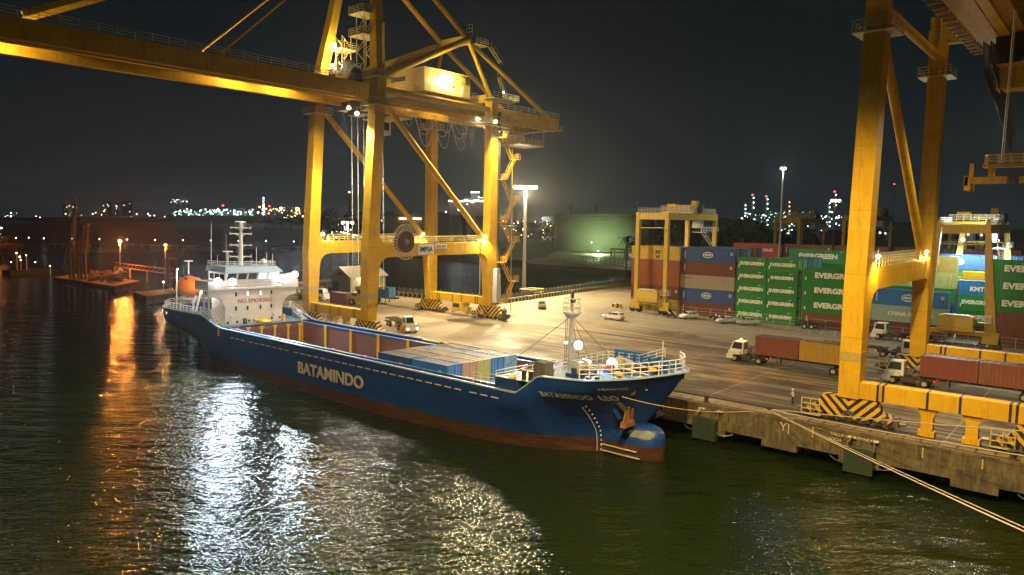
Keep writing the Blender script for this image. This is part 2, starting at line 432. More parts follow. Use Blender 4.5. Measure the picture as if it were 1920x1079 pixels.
# quay wall: upper beam, ledge and lower beam hanging over a dark piled void
mb = MB()
mb.box(-166, 60, -.05, 1.2, -1.35, -.12).box(-166, 60, -.35, .9, -2.35, -1.354)
for x in (-51.5, -44, -33.6, -26, -18.4, -9, -3): mb.box(x - 1.8, x + 1.8, -.45, .9, -3.0, -2.354)
mb.box(-166, 60, -.10, .30, -.12, .16)
struct('quay_wall', mb, WALLC, 'stained concrete quay wall above dark piles')
mb = MB()
for i in range(56):
    for y in (2.2, 8): mb.tube((-164 + i * 4, y, -7), (-164 + i * 4, y, -1.4), .4, 8)
mb.box(-166, 60, 14, 15, -7, -1.45)
single('quay_piles', mb, WALLC, 'concrete piles in the dark void under the quay deck', 'quay piles', kind='structure')
# crane rails and drain channel
mb = MB()
for y in (3.7, 34.2):
    mb.box(-160, 60, y - .28, y - .07, .004, .009).box(-160, 60, y + .07, y + .28, .004, .009).box(-160, 60, y - .05, y + .05, .004, .05)
struct('crane_rail', mb, BLK, 'steel crane rails let into the quay')
mb = MB()
for i in range(150): mb.box(-160 + i * 1.45, -158.75 + i * 1.45, 1.25, 2.6, .004, .03)
struct('cope_slabs', mb, mat('cable_trench_cover_concrete', (.26, .20, .13), .8, var=.3, scale=1.5, dirt=.4), 'row of trench cover slabs along the quay edge')
# painted markings
def ribbon(pts, w, z=.008, mbx=None):
    mbx = mbx or MB(); pts = [Vector((p[0], p[1], 0)) for p in pts]; vs = []
    for i, p in enumerate(pts):
        d = (pts[min(i + 1, len(pts) - 1)] - pts[max(0, i - 1)]).normalized(); n = Vector((-d.y, d.x, 0)) * w / 2
        vs += [(p.x + n.x, p.y + n.y, z), (p.x - n.x, p.y - n.y, z)]
    return mbx.add(vs, [(2 * i, 2 * i + 1, 2 * i + 3, 2 * i + 2) for i in range(len(pts) - 1)])
MARKW = mat('worn_white_road_paint', (.55, .50, .40), .7, var=.2, scale=2, dirt=.5, dirtcol=(.2, .17, .13))
MARKY = mat('worn_yellow_road_paint', (.62, .42, .06), .7, var=.2, scale=2, dirt=.45, dirtcol=(.2, .17, .13))
mb = MB()
apex = at(1037, 579)
ribbon([at(1177, 559), at(1090, 569), at(1046, 575), apex, at(1055, 584), at(1110, 590), at(1360, 617), at(1700, 652), at(1920, 676)], .22, .008, mb)
ribbon([at(1050, 572), at(1150, 560)], .16, .009, mb)
for i in range(46):
    x = -100 + i * 2.2
    ribbon([(x, 66.6), (x + 1.0, 62.0)], .14, .008, mb)
struct('road_marking', mb, MARKW, 'worn white line painted on the quay road')
mb = MB()
for a, b2 in (((775, 584), (800, 590)), ((790, 582), (825, 590)), ((810, 583), (830, 587)), ((1128, 553), (1150, 550)), ((1150, 549), (1185, 553))): ribbon([at(*a), at(*b2)], .5, .008, mb)
struct('yellow_marking', mb, MARKY, 'yellow box marking painted by the landside crane rail')
mb = MB()
c = at(882, 606)
mb.add([(c.x + 6.5 * math.cos(t) * (1 + .2 * math.sin(3 * t)), c.y + 2.6 * math.sin(t) * (1 + .25 * math.cos(2 * t)), .006) for t in [i * math.pi / 12 for i in range(24)]], [tuple(range(24))])
struct('oil_stain', mb, mat('oily_wet_concrete', (.10, .08, .05), .45, var=.5, scale=.8), 'dark oil stain on the concrete apron', )

# chevron barrier with the mesh fence above it, run by run
def run(a, b, label, fl, h=.95, t=.5, fence=True):
    a, b = Vector((a[0], a[1], 0)), Vector((b[0], b[1], 0)); L = (b - a).length
    r = root('chevron_barrier', label, 'barrier', a, math.atan2((b - a).y, (b - a).x), 'chevron barriers round the basin edge')
    part('barrier_block', MB().prism([(-t / 2, 0), (t / 2, 0), (t / 2 - .1, h), (-t / 2 + .1, h)], 'x', 0, L), CHEV, r, base=False)
    part('barrier_cap', MB().box(0, L, -.2, .2, h + .002, h + .08), GRY, r, base=False)
    if fence:
        f = root('mesh_fence', fl, 'fence', a, math.atan2((b - a).y, (b - a).x), 'green mesh fences beyond the chevron barriers')
        m = MB(); n = int(L / 1.9)
        for i in range(n + 1): m.tube((L * i / n, 1.0, 0), (L * i / n, 1.0, 2.25), .06, 5)
        part('fence_post', m, LGR, f, base=False)['kind'] = 'stuff'
        part('fence_panel', MB().box(0, L, .97, 1.03, .1, 1.95), FENCE, f, base=False)
FENCE = mat('green_fence_paint', (.13, .17, .12), .6, var=.2)
run((-143.7, 48.9), (-113.0, 53.6), 'long yellow and black chevron barrier behind the left crane legs', 'green mesh fence behind the left crane legs')
run((-113.0, 53.6), (-116.6, 94), 'chevron barrier running from the left crane to the lamp and van', 'green fence beside the floodlight mast and the van')
run((-116.6, 94.1), (-119.6, 150), 'far chevron barrier reaching the left gantry crane', 'green fence reaching the left gantry crane', fence=True)
run((-166.5, 17.5), (-167.0, 47), 'short chevron barrier at the west end of the quay left of the shed', 'fence at the west end of the quay left of the shed')
# pale beam on the west end
m = MB().box(-167.6, -166.9, 4, 47, 2.2, 2.9)
for y in range(5, 47, 6): m.box(-167.45, -167.05, y, y + .4, -.1, 2.2)
m.box(-167.35, -167.15, 4, 47, 0, 1.3)
single('pipe_barrier', m, mat('pinkish_beam_paint', (.50, .36, .28), .6), 'pale pinkish beam on posts along the west quay end behind the ship bridge', 'barrier')

# fenders on the quay wall
FEND = mat('green_fender_panel', (.018, .045, .026), .7, var=.5, scale=1.5, dirt=.45, dirtcol=(.06, .035, .02))
def fender(x, label):
    r = root('fender', label, 'fender', (x, -.5, 0), 0, 'fenders hung on the quay wall')
    pts = arc(-1.05, -1.15, .25, 180, 90, 3) + arc(1.05, -1.15, .25, 90, 0, 3) + [(1.3, -3.3), (-1.3, -3.3)]
    part('fender_panel', MB().prism(pts, 'y', -1.35, -.95), FEND, r, base=False)
    part('rubber_block', MB().prism([(-1, -3.9), (1, -3.9), (1, -1.5), (-1, -1.5)], 'y', -.93, .08), mat('wet_rubber', (.05, .03, .02), .6) if 'wet_rubber' not in MATS else MATS['wet_rubber'], r, base=False)
    for s in (-1, 1):
        pts = [(s * (1.0 + .2 * math.sin(i * .5)), -1.1 + i * .13, -1.2 + i * .13) for i in range(9)]
        part('chain', MB().path(pts, .07, 5), STL, r, base=False)
        part('bracket', MB().box(s * 1.0 - .35, s * 1.0 + .35, .02, .47, -.42, -.3), LETC, r, base=False)
        part('side_chain', MB().path([(s * (1.3 + i * .22), -1.0 + i * .11, -2.4 - .25 * math.sin(i * .45)) for i in range(8)], .06, 5), STL, r, base=False)
fender(-33.6, 'dark fender on the quay wall just beyond the ship bow')
fender(-18.1, 'green faced fender on the quay wall below the right crane bogie')
fender(-3.0, 'fender on the quay wall at the right edge of the photo')
for x, lab in ((-48.5, 'fender hidden half behind the ship bow'),): fender(x, lab)
# writing and rust strips on the quay wall
lettering('Y|', 1.25, LETC, None, (-25.6, -.08, -.75), '-y').name = 'wall_lettering'
o = S.objects['wall_lettering']; tag(o, 'white painted Y and bar on the quay wall', 'painted letters')
o = lettering('YALUP-VIS  SEMINE   15', .42, LETC, None, (-19.0, -.08, -.45), '-y', name='wall_scrawl'); tag(o, 'faint chalk scrawl on the quay wall over the green fender', 'painted letters')
o = lettering('SOCIA', .42, LETC, None, (-20.7, -.08, -.95), '-y', name='wall_scrawl'); tag(o, 'short second line of the scrawl on the quay wall', 'painted letters')
for i, (x, z) in enumerate(((-22.9, -.7), (-13.2, -.55), (-8.6, -.5))):
    single('yellow_ladder_strip', MB().box(x, x + .12, -.1, -.055, z - .5, z + .5).box(x, x + .9, -.1, -.056, z + .5, z + .56), MATS['worn_yellow_road_paint'],
           ['thin yellow strip on the quay wall between the Y mark and the scrawl', 'thin yellow strip on the quay wall right of the green fender', 'thin yellow strip on the quay wall farthest right'][i], 'wall strip', 'yellow strips on the quay wall')
# bollards
BOL = mat('rusty_bollard_iron', (.05, .03, .02), .6, var=.4, scale=4)
for i, (x, lab) in enumerate(((-27.4, 'rusty bollard on the quay edge holding the ship ropes'), (-34.5, 'yellowish bollard post on the quay edge right of the ship bow'), (-6.5, 'bollard on the quay edge at the far right'), (-50.0, 'bollard on the quay edge behind the ship bow'))):
    r = root('bollard', lab, 'bollard', (x, .55, .16), 0, 'bollards along the quay edge')
    part('post', MB().lathe((x, .55, .16), [(.42, -.14), (.40, .05), (.24, .12), (.22, .5), (.36, .62), (.36, .78), (.2, .86)], 14), BOL, r)
    part('base_plate', MB().box(x - .6, x + .6, .1, 1.0, .004, .04), BOL, r)
mb = MB()
for i in range(14):
    a = rnd.random() * 6.3; pts = [(-27.2 + .55 * math.cos(a + t) * (1 + .2 * t) + t * .35, .5 + .4 * math.sin(a + t), .25 + .08 * i / 3 + .05 * math.sin(3 * t)) for t in [k * .5 for k in range(9)]]
    mb.path(pts, .05, 5)
single('rope_tangle', mb, mat('grey_mooring_rope', (.36, .30, .22), .8), 'tangle of mooring rope heaped on the quay edge bollard', 'rope')
ROPE = mat('pale_mooring_rope', (.46, .38, .27), .8, var=.15, scale=6)
def rope(a, b, sag, label, r=.045):
    a, b = Vector(a), Vector(b); pts = []
    if 'run' in label or 'slant' in label: b = a + (b - a) * 1.7
    for i in range(33):
        t = i / 32; p = a.lerp(b, t); p.z -= sag * 4 * t * (1 - t); pts.append(p)
    single('mooring_rope', MB().path(pts, r, 5), ROPE, label, 'rope', 'mooring ropes made fast to the quay bollard')
rope((-35.6, -15.2, 3.45), (-27.6, .2, .7), .75, 'mooring rope from the ship bow fairlead to the quay bollard')
rope((-27.3, .4, .75), aty(1920, 803, -3) , .25, 'topmost rope running right from the bollard past the crane bogie', .055)
rope((-27.3, .3, .7), aty(1920, 848, -8), .3, 'middle rope running right from the bollard', .055)
rope((-27.3, .2, .6), aty(1920, 985, -26.5), .35, 'lowest brightest rope slanting down right over the quay wall', .05)
rope((-27.3, .2, .66), aty(1920, 979, -26.5), .3, 'thin rope lying just above the lowest slanting rope', .03)
# ================================================================ CARGO SHIP (hull frame: x as world, y from the centre line, z from the water)
SY = -9.7
ship = root('cargo_ship', 'blue cargo ship with open hold and white bridge moored at the quay', 'cargo ship', (-84, SY, WZ))
ship.rotation_euler = (R(-1.4), 0, 0)
def sp(mb_):   # world-x, local y/z  ->  ship frame
    mb_.v = [(x + 84, y, z) for (x, y, z) in mb_.v]; return mb_
def spart(name, mb_, m, parent=None, **k): return part(name, sp(mb_), m, parent or ship, base=False, **k)
def interp(tab, x):
    if x <= tab[0][0]: return tab[0][1]
    for (a, va), (b, vb) in zip(tab, tab[1:]):
        if x <= b: return va + (vb - va) * (x - a) / (b - a)
    return tab[-1][1]
DECKH = [(-131.0, 5.4), (-129.5, 7.0), (-127, 8.0), (-120, 8.6), (-46, 8.6), (-42, 8.45), (-39, 8.0), (-36.5, 6.9), (-34.6, 5.1), (-33.2, 2.9), (-32.4, 1.2), (-32.0, .06)]
WLH = [(-131.0, 0.1), (-129, 0.3), (-125, 2.1), (-119, 4.6), (-112, 7.2), (-103, 8.4), (-66, 8.5), (-60, 7.9), (-54, 7.5), (-49, 6.9), (-45, 5.0), (-42, 3.0), (-40, 1.9), (-38.4, .7), (-37.5, .05), (-32.0, .04)]
SHEER = [(-131.0, 7.45), (-112.0, 7.6), (-110.8, 7.3), (-107.2, 6.3), (-106, 6.15), (-46.6, 6.0), (-46.2, 6.05), (-43.6, 8.0), (-43, 8.15), (-38, 8.35), (-34, 8.8), (-32.0, 9.15)]
def half(x, z):
    zd = interp(SHEER, x); t = max(0, min(1, z / zd))
    w, d = interp(WLH, x), interp(DECKH, x)
    if x < -95: s = min(1, t * 1.25) ** 1.1; s = s * s * (3 - 2 * s)
    else:
        k = max(0, min(1, (x + 74) / 22)); s = min(1, t * (1 + .25 * k)) ** (1.15 + .2 * k)
    return w + (d - w) * s
xs = [-131, -130.5, -129.8, -129, -127, -124, -121, -118, -115, -112, -110.8, -109, -107.2, -106, -100, -94, -88, -82, -76, -70, -66, -62, -58, -54, -51, -48.5, -46.6, -46.2, -45, -43.6, -43, -42, -41, -40, -39, -38, -37.2, -36.5, -35.8, -35.2, -34.6, -34, -33.5, -33, -32.6, -32.3, -32.0]
zt = [-1.5, 0, .85, 1.7, 2.4, 3.1, 3.9, 4.7, 5.5, 6.3, 7.2, 99]
def bowh(t, z, zd):
    w, d = interp(WLH, -45 + 7.4 * t), interp(DECKH, -45 + 13 * t); u = max(0, min(1, z / zd))
    return w + (d - w) * min(1, u * (1.25 - .25 * t)) ** (1.35 + 1.7 * min(t, .6))
def stem_x(z):  # forward rake of the stem
    return -37.2 + 5.2 * (max(0, z - 2.2) / 6.9) ** .9 if z > 2.2 else -37.2
mb = MB(); n = len(zt); ring = []
for side in (-1, 1):
    for x in xs:
        zd = interp(SHEER, x); col = []
        for z in zt:
            zz = min(z, zd); h = half(x, max(0, zz))
            xx = x
            lim = stem_x(max(0, zz))
            if x > -45:                      # squeeze the stations behind the raked stem
                xx = -45 + (x + 45) * (lim + 45) / 13.0
                h = bowh((x + 45) / 13.0, max(0, zz), zd)
            col.append((xx, side * h, zz))
        ring.append(col)
m = len(xs); vs = [p for c_ in ring for p in c_]; fs = []
for s_ in range(2):
    for i in range(m - 1):
        for j in range(n - 1):
            a = (s_ * m + i) * n + j; b2 = a + n
            fs.append((a, b2, b2 + 1, a + 1))
for j in range(n - 1):                      # close bow and stern
    a, b2 = (m - 1) * n + j, (2 * m - 1) * n + j; fs.append((a, b2, b2 + 1, a + 1))
    a, b2 = j, m * n + j; fs.append((a, b2, b2 + 1, a + 1))
mb.add(vs, fs)
def hull_mat():
    mt = mat('blue_hull_paint', (.008, .050, .225), .38, var=.22, scale=.45, dirt=.26, dirtcol=(.075, .04, .03), streak=True, bump=.10)
    t = mt.node_tree; b = t.nodes['Principled BSDF']; src = b.inputs['Base Color'].links[0].from_socket
    tc = N(t, 'ShaderNodeTexCoord'); s3 = N(t, 'ShaderNodeSeparateXYZ'); t.links.new(tc.outputs['Object'], s3.inputs[0])
    no = N(t, 'ShaderNodeTexNoise', Scale=.9, Detail=7.0, Roughness=.75); t.links.new(tc.outputs['Object'], no.inputs['Vector'])
    v = mathn(t, 'ADD', s3.outputs[2], mathn(t, 'MULTIPLY', mathn(t, 'SUBTRACT', no.outputs['Fac'], .5), .28))
    g = mathn(t, 'LESS_THAN', v, 1.38)
    mp = N(t, 'ShaderNodeMapping'); mp.inputs['Scale'].default_value = (.5, .5, 3); t.links.new(tc.outputs['Object'], mp.inputs[0])
    n2 = N(t, 'ShaderNodeTexNoise', Scale=.8, Detail=9.0, Roughness=.8); t.links.new(mp.outputs[0], n2.inputs['Vector'])
    rr = N(t, 'ShaderNodeValToRGB'); e = rr.color_ramp.elements
    e[0].position = .38; e[0].color = (.04, .018, .011, 1); e[1].position = .66; e[1].color = (.15, .075, .035, 1); q = e.new(.52); q.color = (.08, .036, .018, 1)
    t.links.new(n2.outputs['Fac'], rr.inputs[0])
    mx = N(t, 'ShaderNodeMix', data_type='RGBA'); t.links.new(g, mx.inputs[0]); t.links.new(src, mx.inputs[6]); t.links.new(rr.outputs[0], mx.inputs[7])
    t.links.new(mx.outputs[2], b.inputs['Base Color'])
    # scraped primer showing on the bulb
    return mt
HULL = hull_mat(); seams(HULL, 0, 0, .8, 7.3)
hull = spart('hull', mb, HULL, smooth=True)
BLUED = mat('blue_deck_paint', (.10, .19, .30), .5, var=.2, scale=1.5, dirt=.2, dirtcol=(.12, .08, .05))
BLUEB = mat('bright_blue_bulwark_paint', (.02, .13, .42), .45, var=.12, dirt=.1)
BROWN = mat('primer_brown_hold_paint', (.205, .088, .072), .6, var=.16, scale=.8, dirt=.22, dirtcol=(.09, .05, .04), streak=True)
YEL = mat('bright_yellow_paint', (.75, .50, .03), .45, var=.1, dirt=.1)
# bulbous bow
bv = []; prof = [(-46, .25, 1.0), (-43, 1.25, 1.0), (-40, 1.95, 1.0), (-37.5, 2.0, 1.0), (-35.7, 1.75, .96), (-34.7, 1.25, .88), (-34.2, .65, .76), (-34.05, .1, .6)]
bf = []; nn = 14
for (x, w, hs) in prof:
    for k in range(nn):
        a = 2 * math.pi * k / nn; cz, sz = math.cos(a), math.sin(a)
        yy = w * (abs(sz) ** .7) * (1 if sz >= 0 else -1); zz = .55 + (2.85 if cz > 0 else 2.2) * hs * (abs(cz) ** .75) * (1 if cz >= 0 else -1)
        bv.append((x, yy, zz))
for i in range(len(prof) - 1):
    for k in range(nn): bf.append((i * nn + k, i * nn + (k + 1) % nn, (i + 1) * nn + (k + 1) % nn, (i + 1) * nn + k))
bf.append(tuple(range(len(bv) - nn, len(bv))))
bul = spart('bulbous_bow', MB().add(bv, bf), HULL, smooth=True)
scr = mat('scraped_primer', (.20, .22, .21), .6, var=.5, scale=2.5, dirt=.5, dirtcol=(.10, .12, .16))
def patch(x0, x1, z0, z1, off=.025):
    """a scraped patch laid on the bulb's near side"""
    q = MB(); vs = []; nx = 9; nz = 5
    for i in range(nx):
        for j in range(nz):
            u, v = i / (nx - 1) * 2 - 1, j / (nz - 1) * 2 - 1
            rr = 1 if abs(u) < 1e-6 and abs(v) < 1e-6 else max(abs(u), abs(v)) / max(1e-6, math.hypot(u, v)); uu, vv = u * rr, v * rr
            x = (x0 + x1) / 2 + uu * (x1 - x0) / 2; z = (z0 + z1) / 2 + vv * (z1 - z0) / 2 * (1 + .2 * math.sin(3 * x))
            w = 0; hs = 1
            for (xa, wa, ha), (xb, wb, hb) in zip(prof, prof[1:]):
                if xa <= x <= xb: tt = (x - xa) / (xb - xa); w = wa + (wb - wa) * tt; hs = ha + (hb - ha) * tt
            c_ = max(0, min(.999, (z - .55) / (2.85 * hs))) ** (1 / .75); y = -w * ((1 - c_ * c_) ** .35)
            y = min(y, -half(x, z)) if x < -38 else y
            vs.append((x, y - off, z))
    q.add(vs, [(i * nz + j, (i + 1) * nz + j, (i + 1) * nz + j + 1, i * nz + j + 1) for i in range(nx - 1) for j in range(nz - 1)]); return q
spart('scraped_patch', patch(-37.3, -34.6, 2.05, 2.9), scr, bul, smooth=True)
spart('rubbing_bar', MB().box(-41.5, -36, -2.12, -1.9, .75, .83).box(-42.5, -35.6, -2.1, -1.85, .12, .2), LETC, bul)
# transom and aft blue roll
spart('stern_fairlead_ledge', MB().box(-132.6, -131, -5.3, 5.3, 6.0, 6.3).box(-132.6, -132.5, -5.3, 5.3, 6.3, 7.1), BLUEB)
# decks
def strip(x0, x1, z, yin, m_, name, yo=.05):
    q = MB(); vs = []; xx = [x for x in xs if x0 <= x <= x1]
    for s_ in (-1, 1):
        for x in xx:
            vs += [(x if x < -45 else -45 + (x + 45) * (stem_x(z) + 45) / 13, s_ * yin, z), (x if x < -45 else -45 + (x + 45) * (stem_x(z) + 45) / 13, s_ * ((half(x, z) if x < -45 else bowh((x + 45) / 13, z, interp(SHEER, x))) - yo), z)]
    k = len(xx)
    for s_ in range(2): q.add(vs[s_ * 2 * k:(s_ + 1) * 2 * k], [(2 * i, 2 * i + 1, 2 * i + 3, 2 * i + 2) for i in range(k - 1)])
    return spart(name, q, m_)
HB = 6.75
DKB = mat('dark_blue_side_deck_paint', (.014, .045, .15), .5, var=.3, scale=2, dirt=.15)
strip(-112, -46.2, 5.7, HB, DKB, 'side_deck')
strip(-131, -107.2, 6.2, 0, BLUED, 'poop_deck')
strip(-46.2, -32.6, 7.35, 0, BLUED, 'forecastle_deck', .12)
# hull top edge (pale) and coaming
def edge(x0, x1, dz, w, m_, name, off=0.0, h=.16):
    xx = [x for x in xs if x0 <= x <= x1]
    for s_ in (-1, 1):
        q = MB()
        pts = [(-45 + (x + 45) * (stem_x(interp(SHEER, x)) + 45) / 13.0 if x > -45 else x, s_ * (interp(DECKH, x) - off), interp(SHEER, x) + dz) for x in xx]
        for a, b2 in zip(pts, pts[1:]): q.beam(a, b2, w, h)
        spart(name, q, m_)
LBLUE = mat('pale_blue_rail_cap', (.30, .42, .60), .4, var=.1, dirt=.15)
edge(-131, -46.2, .05, .30, LBLUE, 'bulwark_cap')
edge(-46.2, -32, .05, .34, LBLUE, 'bow_bulwark_cap', h=.12)
q = MB()
for s_ in (-1, 1):
    q.box(-107.6, -49.5, s_ * HB - .12, s_ * HB + .12, 5.2, 5.9)
    q.box(-107.6, -49.5, s_ * HB - .22, s_ * HB + .22, 5.902, 6.02)
q.box(-107.75, -107.5, -HB, HB, 5.2, 5.9).box(-49.6, -49.4, -HB, HB, 5.2, 5.9)
spart('hatch_coaming', q, BLUEB)
q = MB()
for s_ in (-1, 1):
    for i in range(24): x = -106 + i * 2.4; q.prism([(s_ * 6.9, 5.71), (s_ * 7.5, 5.71), (s_ * 6.9, 5.88)], 'x', x, x + .08)
spart('coaming_bracket', q, DKB)['kind'] = 'stuff'
# hold: walls, floor, yellow guides
q = MB()
for s_ in (-1, 1): q.box(-107.5, -49.5, s_ * HB - .06 - (.06 if s_ > 0 else -.06), s_ * HB + .06 - (.06 if s_ > 0 else -.06), 1.3, 5.8)
q.box(-107.48, -107.3, -HB + .13, HB - .13, 1.3, 5.8).box(-49.72, -49.55, -HB + .13, HB - .13, 1.3, 5.8)
spart('hold_wall', q, BROWN)
spart('hold_floor', MB().box(-107.3, -49.72, -HB + .13, HB - .13, 1.3, 1.56), mat('dark_hold_floor', (.07, .04, .035), .7, var=.4))
for i, x in enumerate((-107.1, -100.3, -93.5, -86.7, -79.9, -73.1, -66.3, -59.5, -55.2)):
    for s_ in (-1, 1): spart('cell_guide', MB().box(x - .2, x + .2, s_ * 6.57 - .14, s_ * 6.57 + .14, 1.4, 6.06), YEL)
for i, y in enumerate((-5.4, -3.4, -1.0, 1.4, 3.9, 6.1)): spart('bulkhead_guide', MB().box(-107.29, -107.05, y - .16, y + .16, 1.4, 5.8).prism([(y - .45, 5.8), (y + .45, 5.8), (y + .16, 5.2), (y - .16, 5.2)], 'x', -107.29, -107.03), YEL)
q = MB()
for z in (2.2, 3.9, 5.2): q.box(-107.29, -107.1, -6.3, 6.3, z, z + .18)
spart('bulkhead_ledge', q, BROWN)
spart('yellow_coaming_lip', MB().box(-107.85, -107.45, -HB, HB, 6.025, 6.12), YEL)
q = MB()
for i in range(7): q.box(-73 + i * .75, -72.6 + i * .75, 5.7 - i * .28, 6.0 - i * .28, 6.8, 6.9)
q.box(-73.2, -67.5, 6.2, 6.28, 5.87, 5.97).box(-74.6, -71.2, 4.5, 4.8, 6.8, 6.95)
spart('yellow_gangway_rail', q, YEL)
# side dashes, draught marks, names
q = MB()
x = -103
while x < -48.5:
    L = 1.0
    q.box(x, x + L, -half(x, 5.05) - .05, -half(x, 5.05) + .02, 5.02, 5.14); x += 1.55 if int(x) % 11 else 2.3
spart('dashed_line', q, LETC)
def half_true(x, z):
    if x <= -45: return half(x, z)
    t = min(1, (x + 45) / (stem_x(z) + 45)); return bowh(t, z, interp(SHEER, -45 + 13 * t))
q2 = MB().path([(-40.4, -max(half_true(-40.4, z), 1.95) - .07, z) for z in [0.05 + .5 * k for k in range(11)]], .035, 4)
for i in range(11): z = .15 + i * .5; q2.box(-40.1, -39.97, -max(half_true(-40.1, z), 1.95) - .09, -max(half_true(-40.1, z), 1.95) - .02, z, z + .18)
spart('draught_mark', q2, LETW)
def on_hull(s_, size, x, z, m_, bold, space, wid):
    """letters wrapped on the near hull side"""
    me = text_mesh(s_, size, bold, 1.0, space); xsz = max(v.co.x for v in me.vertices) - min(v.co.x for v in me.vertices); k = wid / xsz
    bm = bmesh.new(); bm.from_mesh(me)
    bmesh.ops.triangulate(bm, faces=bm.faces)
    for v in bm.verts:
        lx, lz = x + v.co.x * k, z + v.co.y; yy = -half_true(lx, lz) - .035 - v.co.z
        v.co = Vector((lx + 84, yy, lz))
    bm.to_mesh(me); bm.free(); me.materials.clear(); me.materials.append(m_)
    o = bpy.data.objects.new('lettering', me); link(o, hull); return o
def half_true(x, z):
    if x <= -45: return half(x, z)
    t = min(1, (x + 45) / (stem_x(z) + 45)); return bowh(t, z, interp(SHEER, -45 + 13 * t))
on_hull('BATAMINDO', 2.15, -78.0, 3.05, LETC, .06, 1.0, 14.2)
on_hull('BATAMINDO  LEO', .82, -40.2, 6.35, LETW, .02, 1.12, 6.5)
on_hull('S·ILIVEY·VEY', .26, -36.6, 7.55, LETW, .01, 1.0, 2.0)
# ---- superstructure
XF = -109.2
n_before = len(ship.children)
blk = spart('deckhouse', MB().box(-113.6, XF, -5.0, 5.2, 6.2, 12.55), SHW)
spart('bridge_wing', MB().box(-113.2, XF + .3, -8.0, 8.0, 12.3, 12.62).box(-113.2, -113.08, -8.0, -5, 12.62, 13.7).box(XF + .18, XF + .3, -8.0, -4.9, 12.62, 13.7).box(-113.2, XF + .18, -8.0, -7.88, 12.62, 13.7)
      .box(XF + .18, XF + .3, 5.1, 8.0, 12.62, 13.7).box(-113.2, XF + .18, 7.88, 8.0, 12.62, 13.7), SHW)
br = [(-5.0, 12.3), (-8.0, 12.3), (-7.4, 11.9)] + arc(-8.2, 8.6, 3.2, 68, 0, 6) + [(-5.0, 6.2)]
spart('wing_bracket', MB().prism([(-5.0, 12.3), (-7.9, 12.3), (-7.9, 11.3), (-7.2, 11.1)] + arc(-7.2, 8.9, 2.2, 90, 0, 7)[0:] + [(-5.0, 8.8)], 'x', XF - .25, XF), SHW)
spart('wing_bracket', MB().prism([(5.2, 12.3), (7.9, 12.3), (7.9, 11.3), (7.4, 11.1)] + arc(7.4, 8.9, 2.2, 90, 180, 7) + [(5.2, 8.8)], 'x', XF - .25, XF), SHW)
for y in (-6.9, -6.1): spart('wing_pillar', MB().tube((-112.4, y, 6.2), (-112.4, y, 12.3), .16, 8), SHW)
spart('engine_casing', MB().box(-118.6, -113.602, -.6, 5.0, 6.2, 11.8), SHW)
spart('funnel', MB().prism([(-118.3, 11.8), (-115.8, 11.8), (-116.2, 14.6), (-118.0, 14.6)], 'y', 1.2, 3.9), BLUEB)
wh = spart('wheelhouse', MB().prism([(-115.2, 12.63), (XF - .8, 12.63), (XF - .8, 13.75), (XF - .35, 15.0), (-115.2, 15.0)], 'y', -4.7, 4.9), SHW)
for i in range(5):
    y0 = -4.3 + i * 1.82
    pts = [(XF - .78, 13.82), (XF - .42, 14.86)]
    w = spart('window', MB().hexa([(XF - .80, y0, 13.82), (XF - .76, y0, 13.82), (XF - .76, y0 + 1.45, 13.82), (XF - .80, y0 + 1.45, 13.82), (XF - .40, y0, 14.82), (XF - .34, y0, 14.82), (XF - .34, y0 + 1.45, 14.82), (XF - .40, y0 + 1.45, 14.82)]), [GLS, WINLIT][1 if i in (3, 4) else 0], wh)
for i in range(3):
    x0 = -114.9 + i * 1.7; spart('window', MB().box(x0, x0 + 1.4, -4.74, -4.7, 13.8, 14.7), GLS, wh)
spart('handrail', MB().rail([(XF - .2, -4.8, 12.65), (XF - .2, 5.0, 12.65)], .9, 2, .04), RAILW, wh)
spart('roof', MB().hexa([(-115.6, -5.1, 15.0), (XF + .15, -5.1, 15.0), (XF + .15, 5.3, 15.0), (-115.6, 5.3, 15.0), (-115.6, -4.9, 15.9), (XF - .9, -4.5, 15.9), (XF - .9, 4.7, 15.9), (-115.6, 5.1, 15.9)]), mat('blue_grey_fascia', (.20, .28, .36), .5, var=.1), wh)
spart('roof_rail', MB().rail([(-115.5, -4.7, 15.9), (XF - 1.1, -4.3, 15.9), (XF - 1.1, 4.5, 15.9), (-115.5, 4.8, 15.9)], .8, 1.6, .035), RAILW, wh)
for (y, z) in ((-3.2, 11.5), (-1.2, 11.5), (1.1, 11.55), (3.1, 11.6), (-3.2, 9.2), (-1.2, 9.2), (1.1, 9.25), (3.1, 9.3)):
    f = spart('window', MB().prism([(y - .24 + a, z + b2) for a, b2 in ((0, -.45), (.48, -.45), (.48, .35), (.36, .5), (.12, .5), (0, .35))], 'x', XF + .002, XF + .06), WHT, blk)
    spart('pane', MB().box(XF + .062, XF + .075, y - .16, y + .16, z - .35, z + .36), WINLIT if (y, z) in ((-1.2, 11.5), (1.1, 11.55)) else GLS, f)
for y in (-4.6, -3.0, -.9, 1.3, 3.2, 4.7): spart('porthole', MB().tube((XF, y, 7.1 + (.03 * y)), (XF + .05, y, 7.1 + .03 * y), .2, 10), GLS, blk)
q = spart('flush_pad', MB().box(XF, XF + .004, -2.5, 2.7, 10.0, 10.9), SHW, blk)
me = text_mesh('NO SMOKING', .95, .0, 1, 1.05)
o = bpy.data.objects.new('lettering', me); me.materials.clear(); me.materials.append(LETR); link(o, blk); o.location = (XF + 84 + .03, 0.2, 10.35); o.rotation_euler = (R(90), 0, R(90))
me = text_mesh('IMO9171216', .34, .0, 1, 1.1)
o = bpy.data.objects.new('lettering', me); me.materials.clear(); me.materials.append(LETK); link(o, blk); o.location = (XF + 84 + .03, 0.1, 12.15); o.rotation_euler = (R(90), 0, R(90))
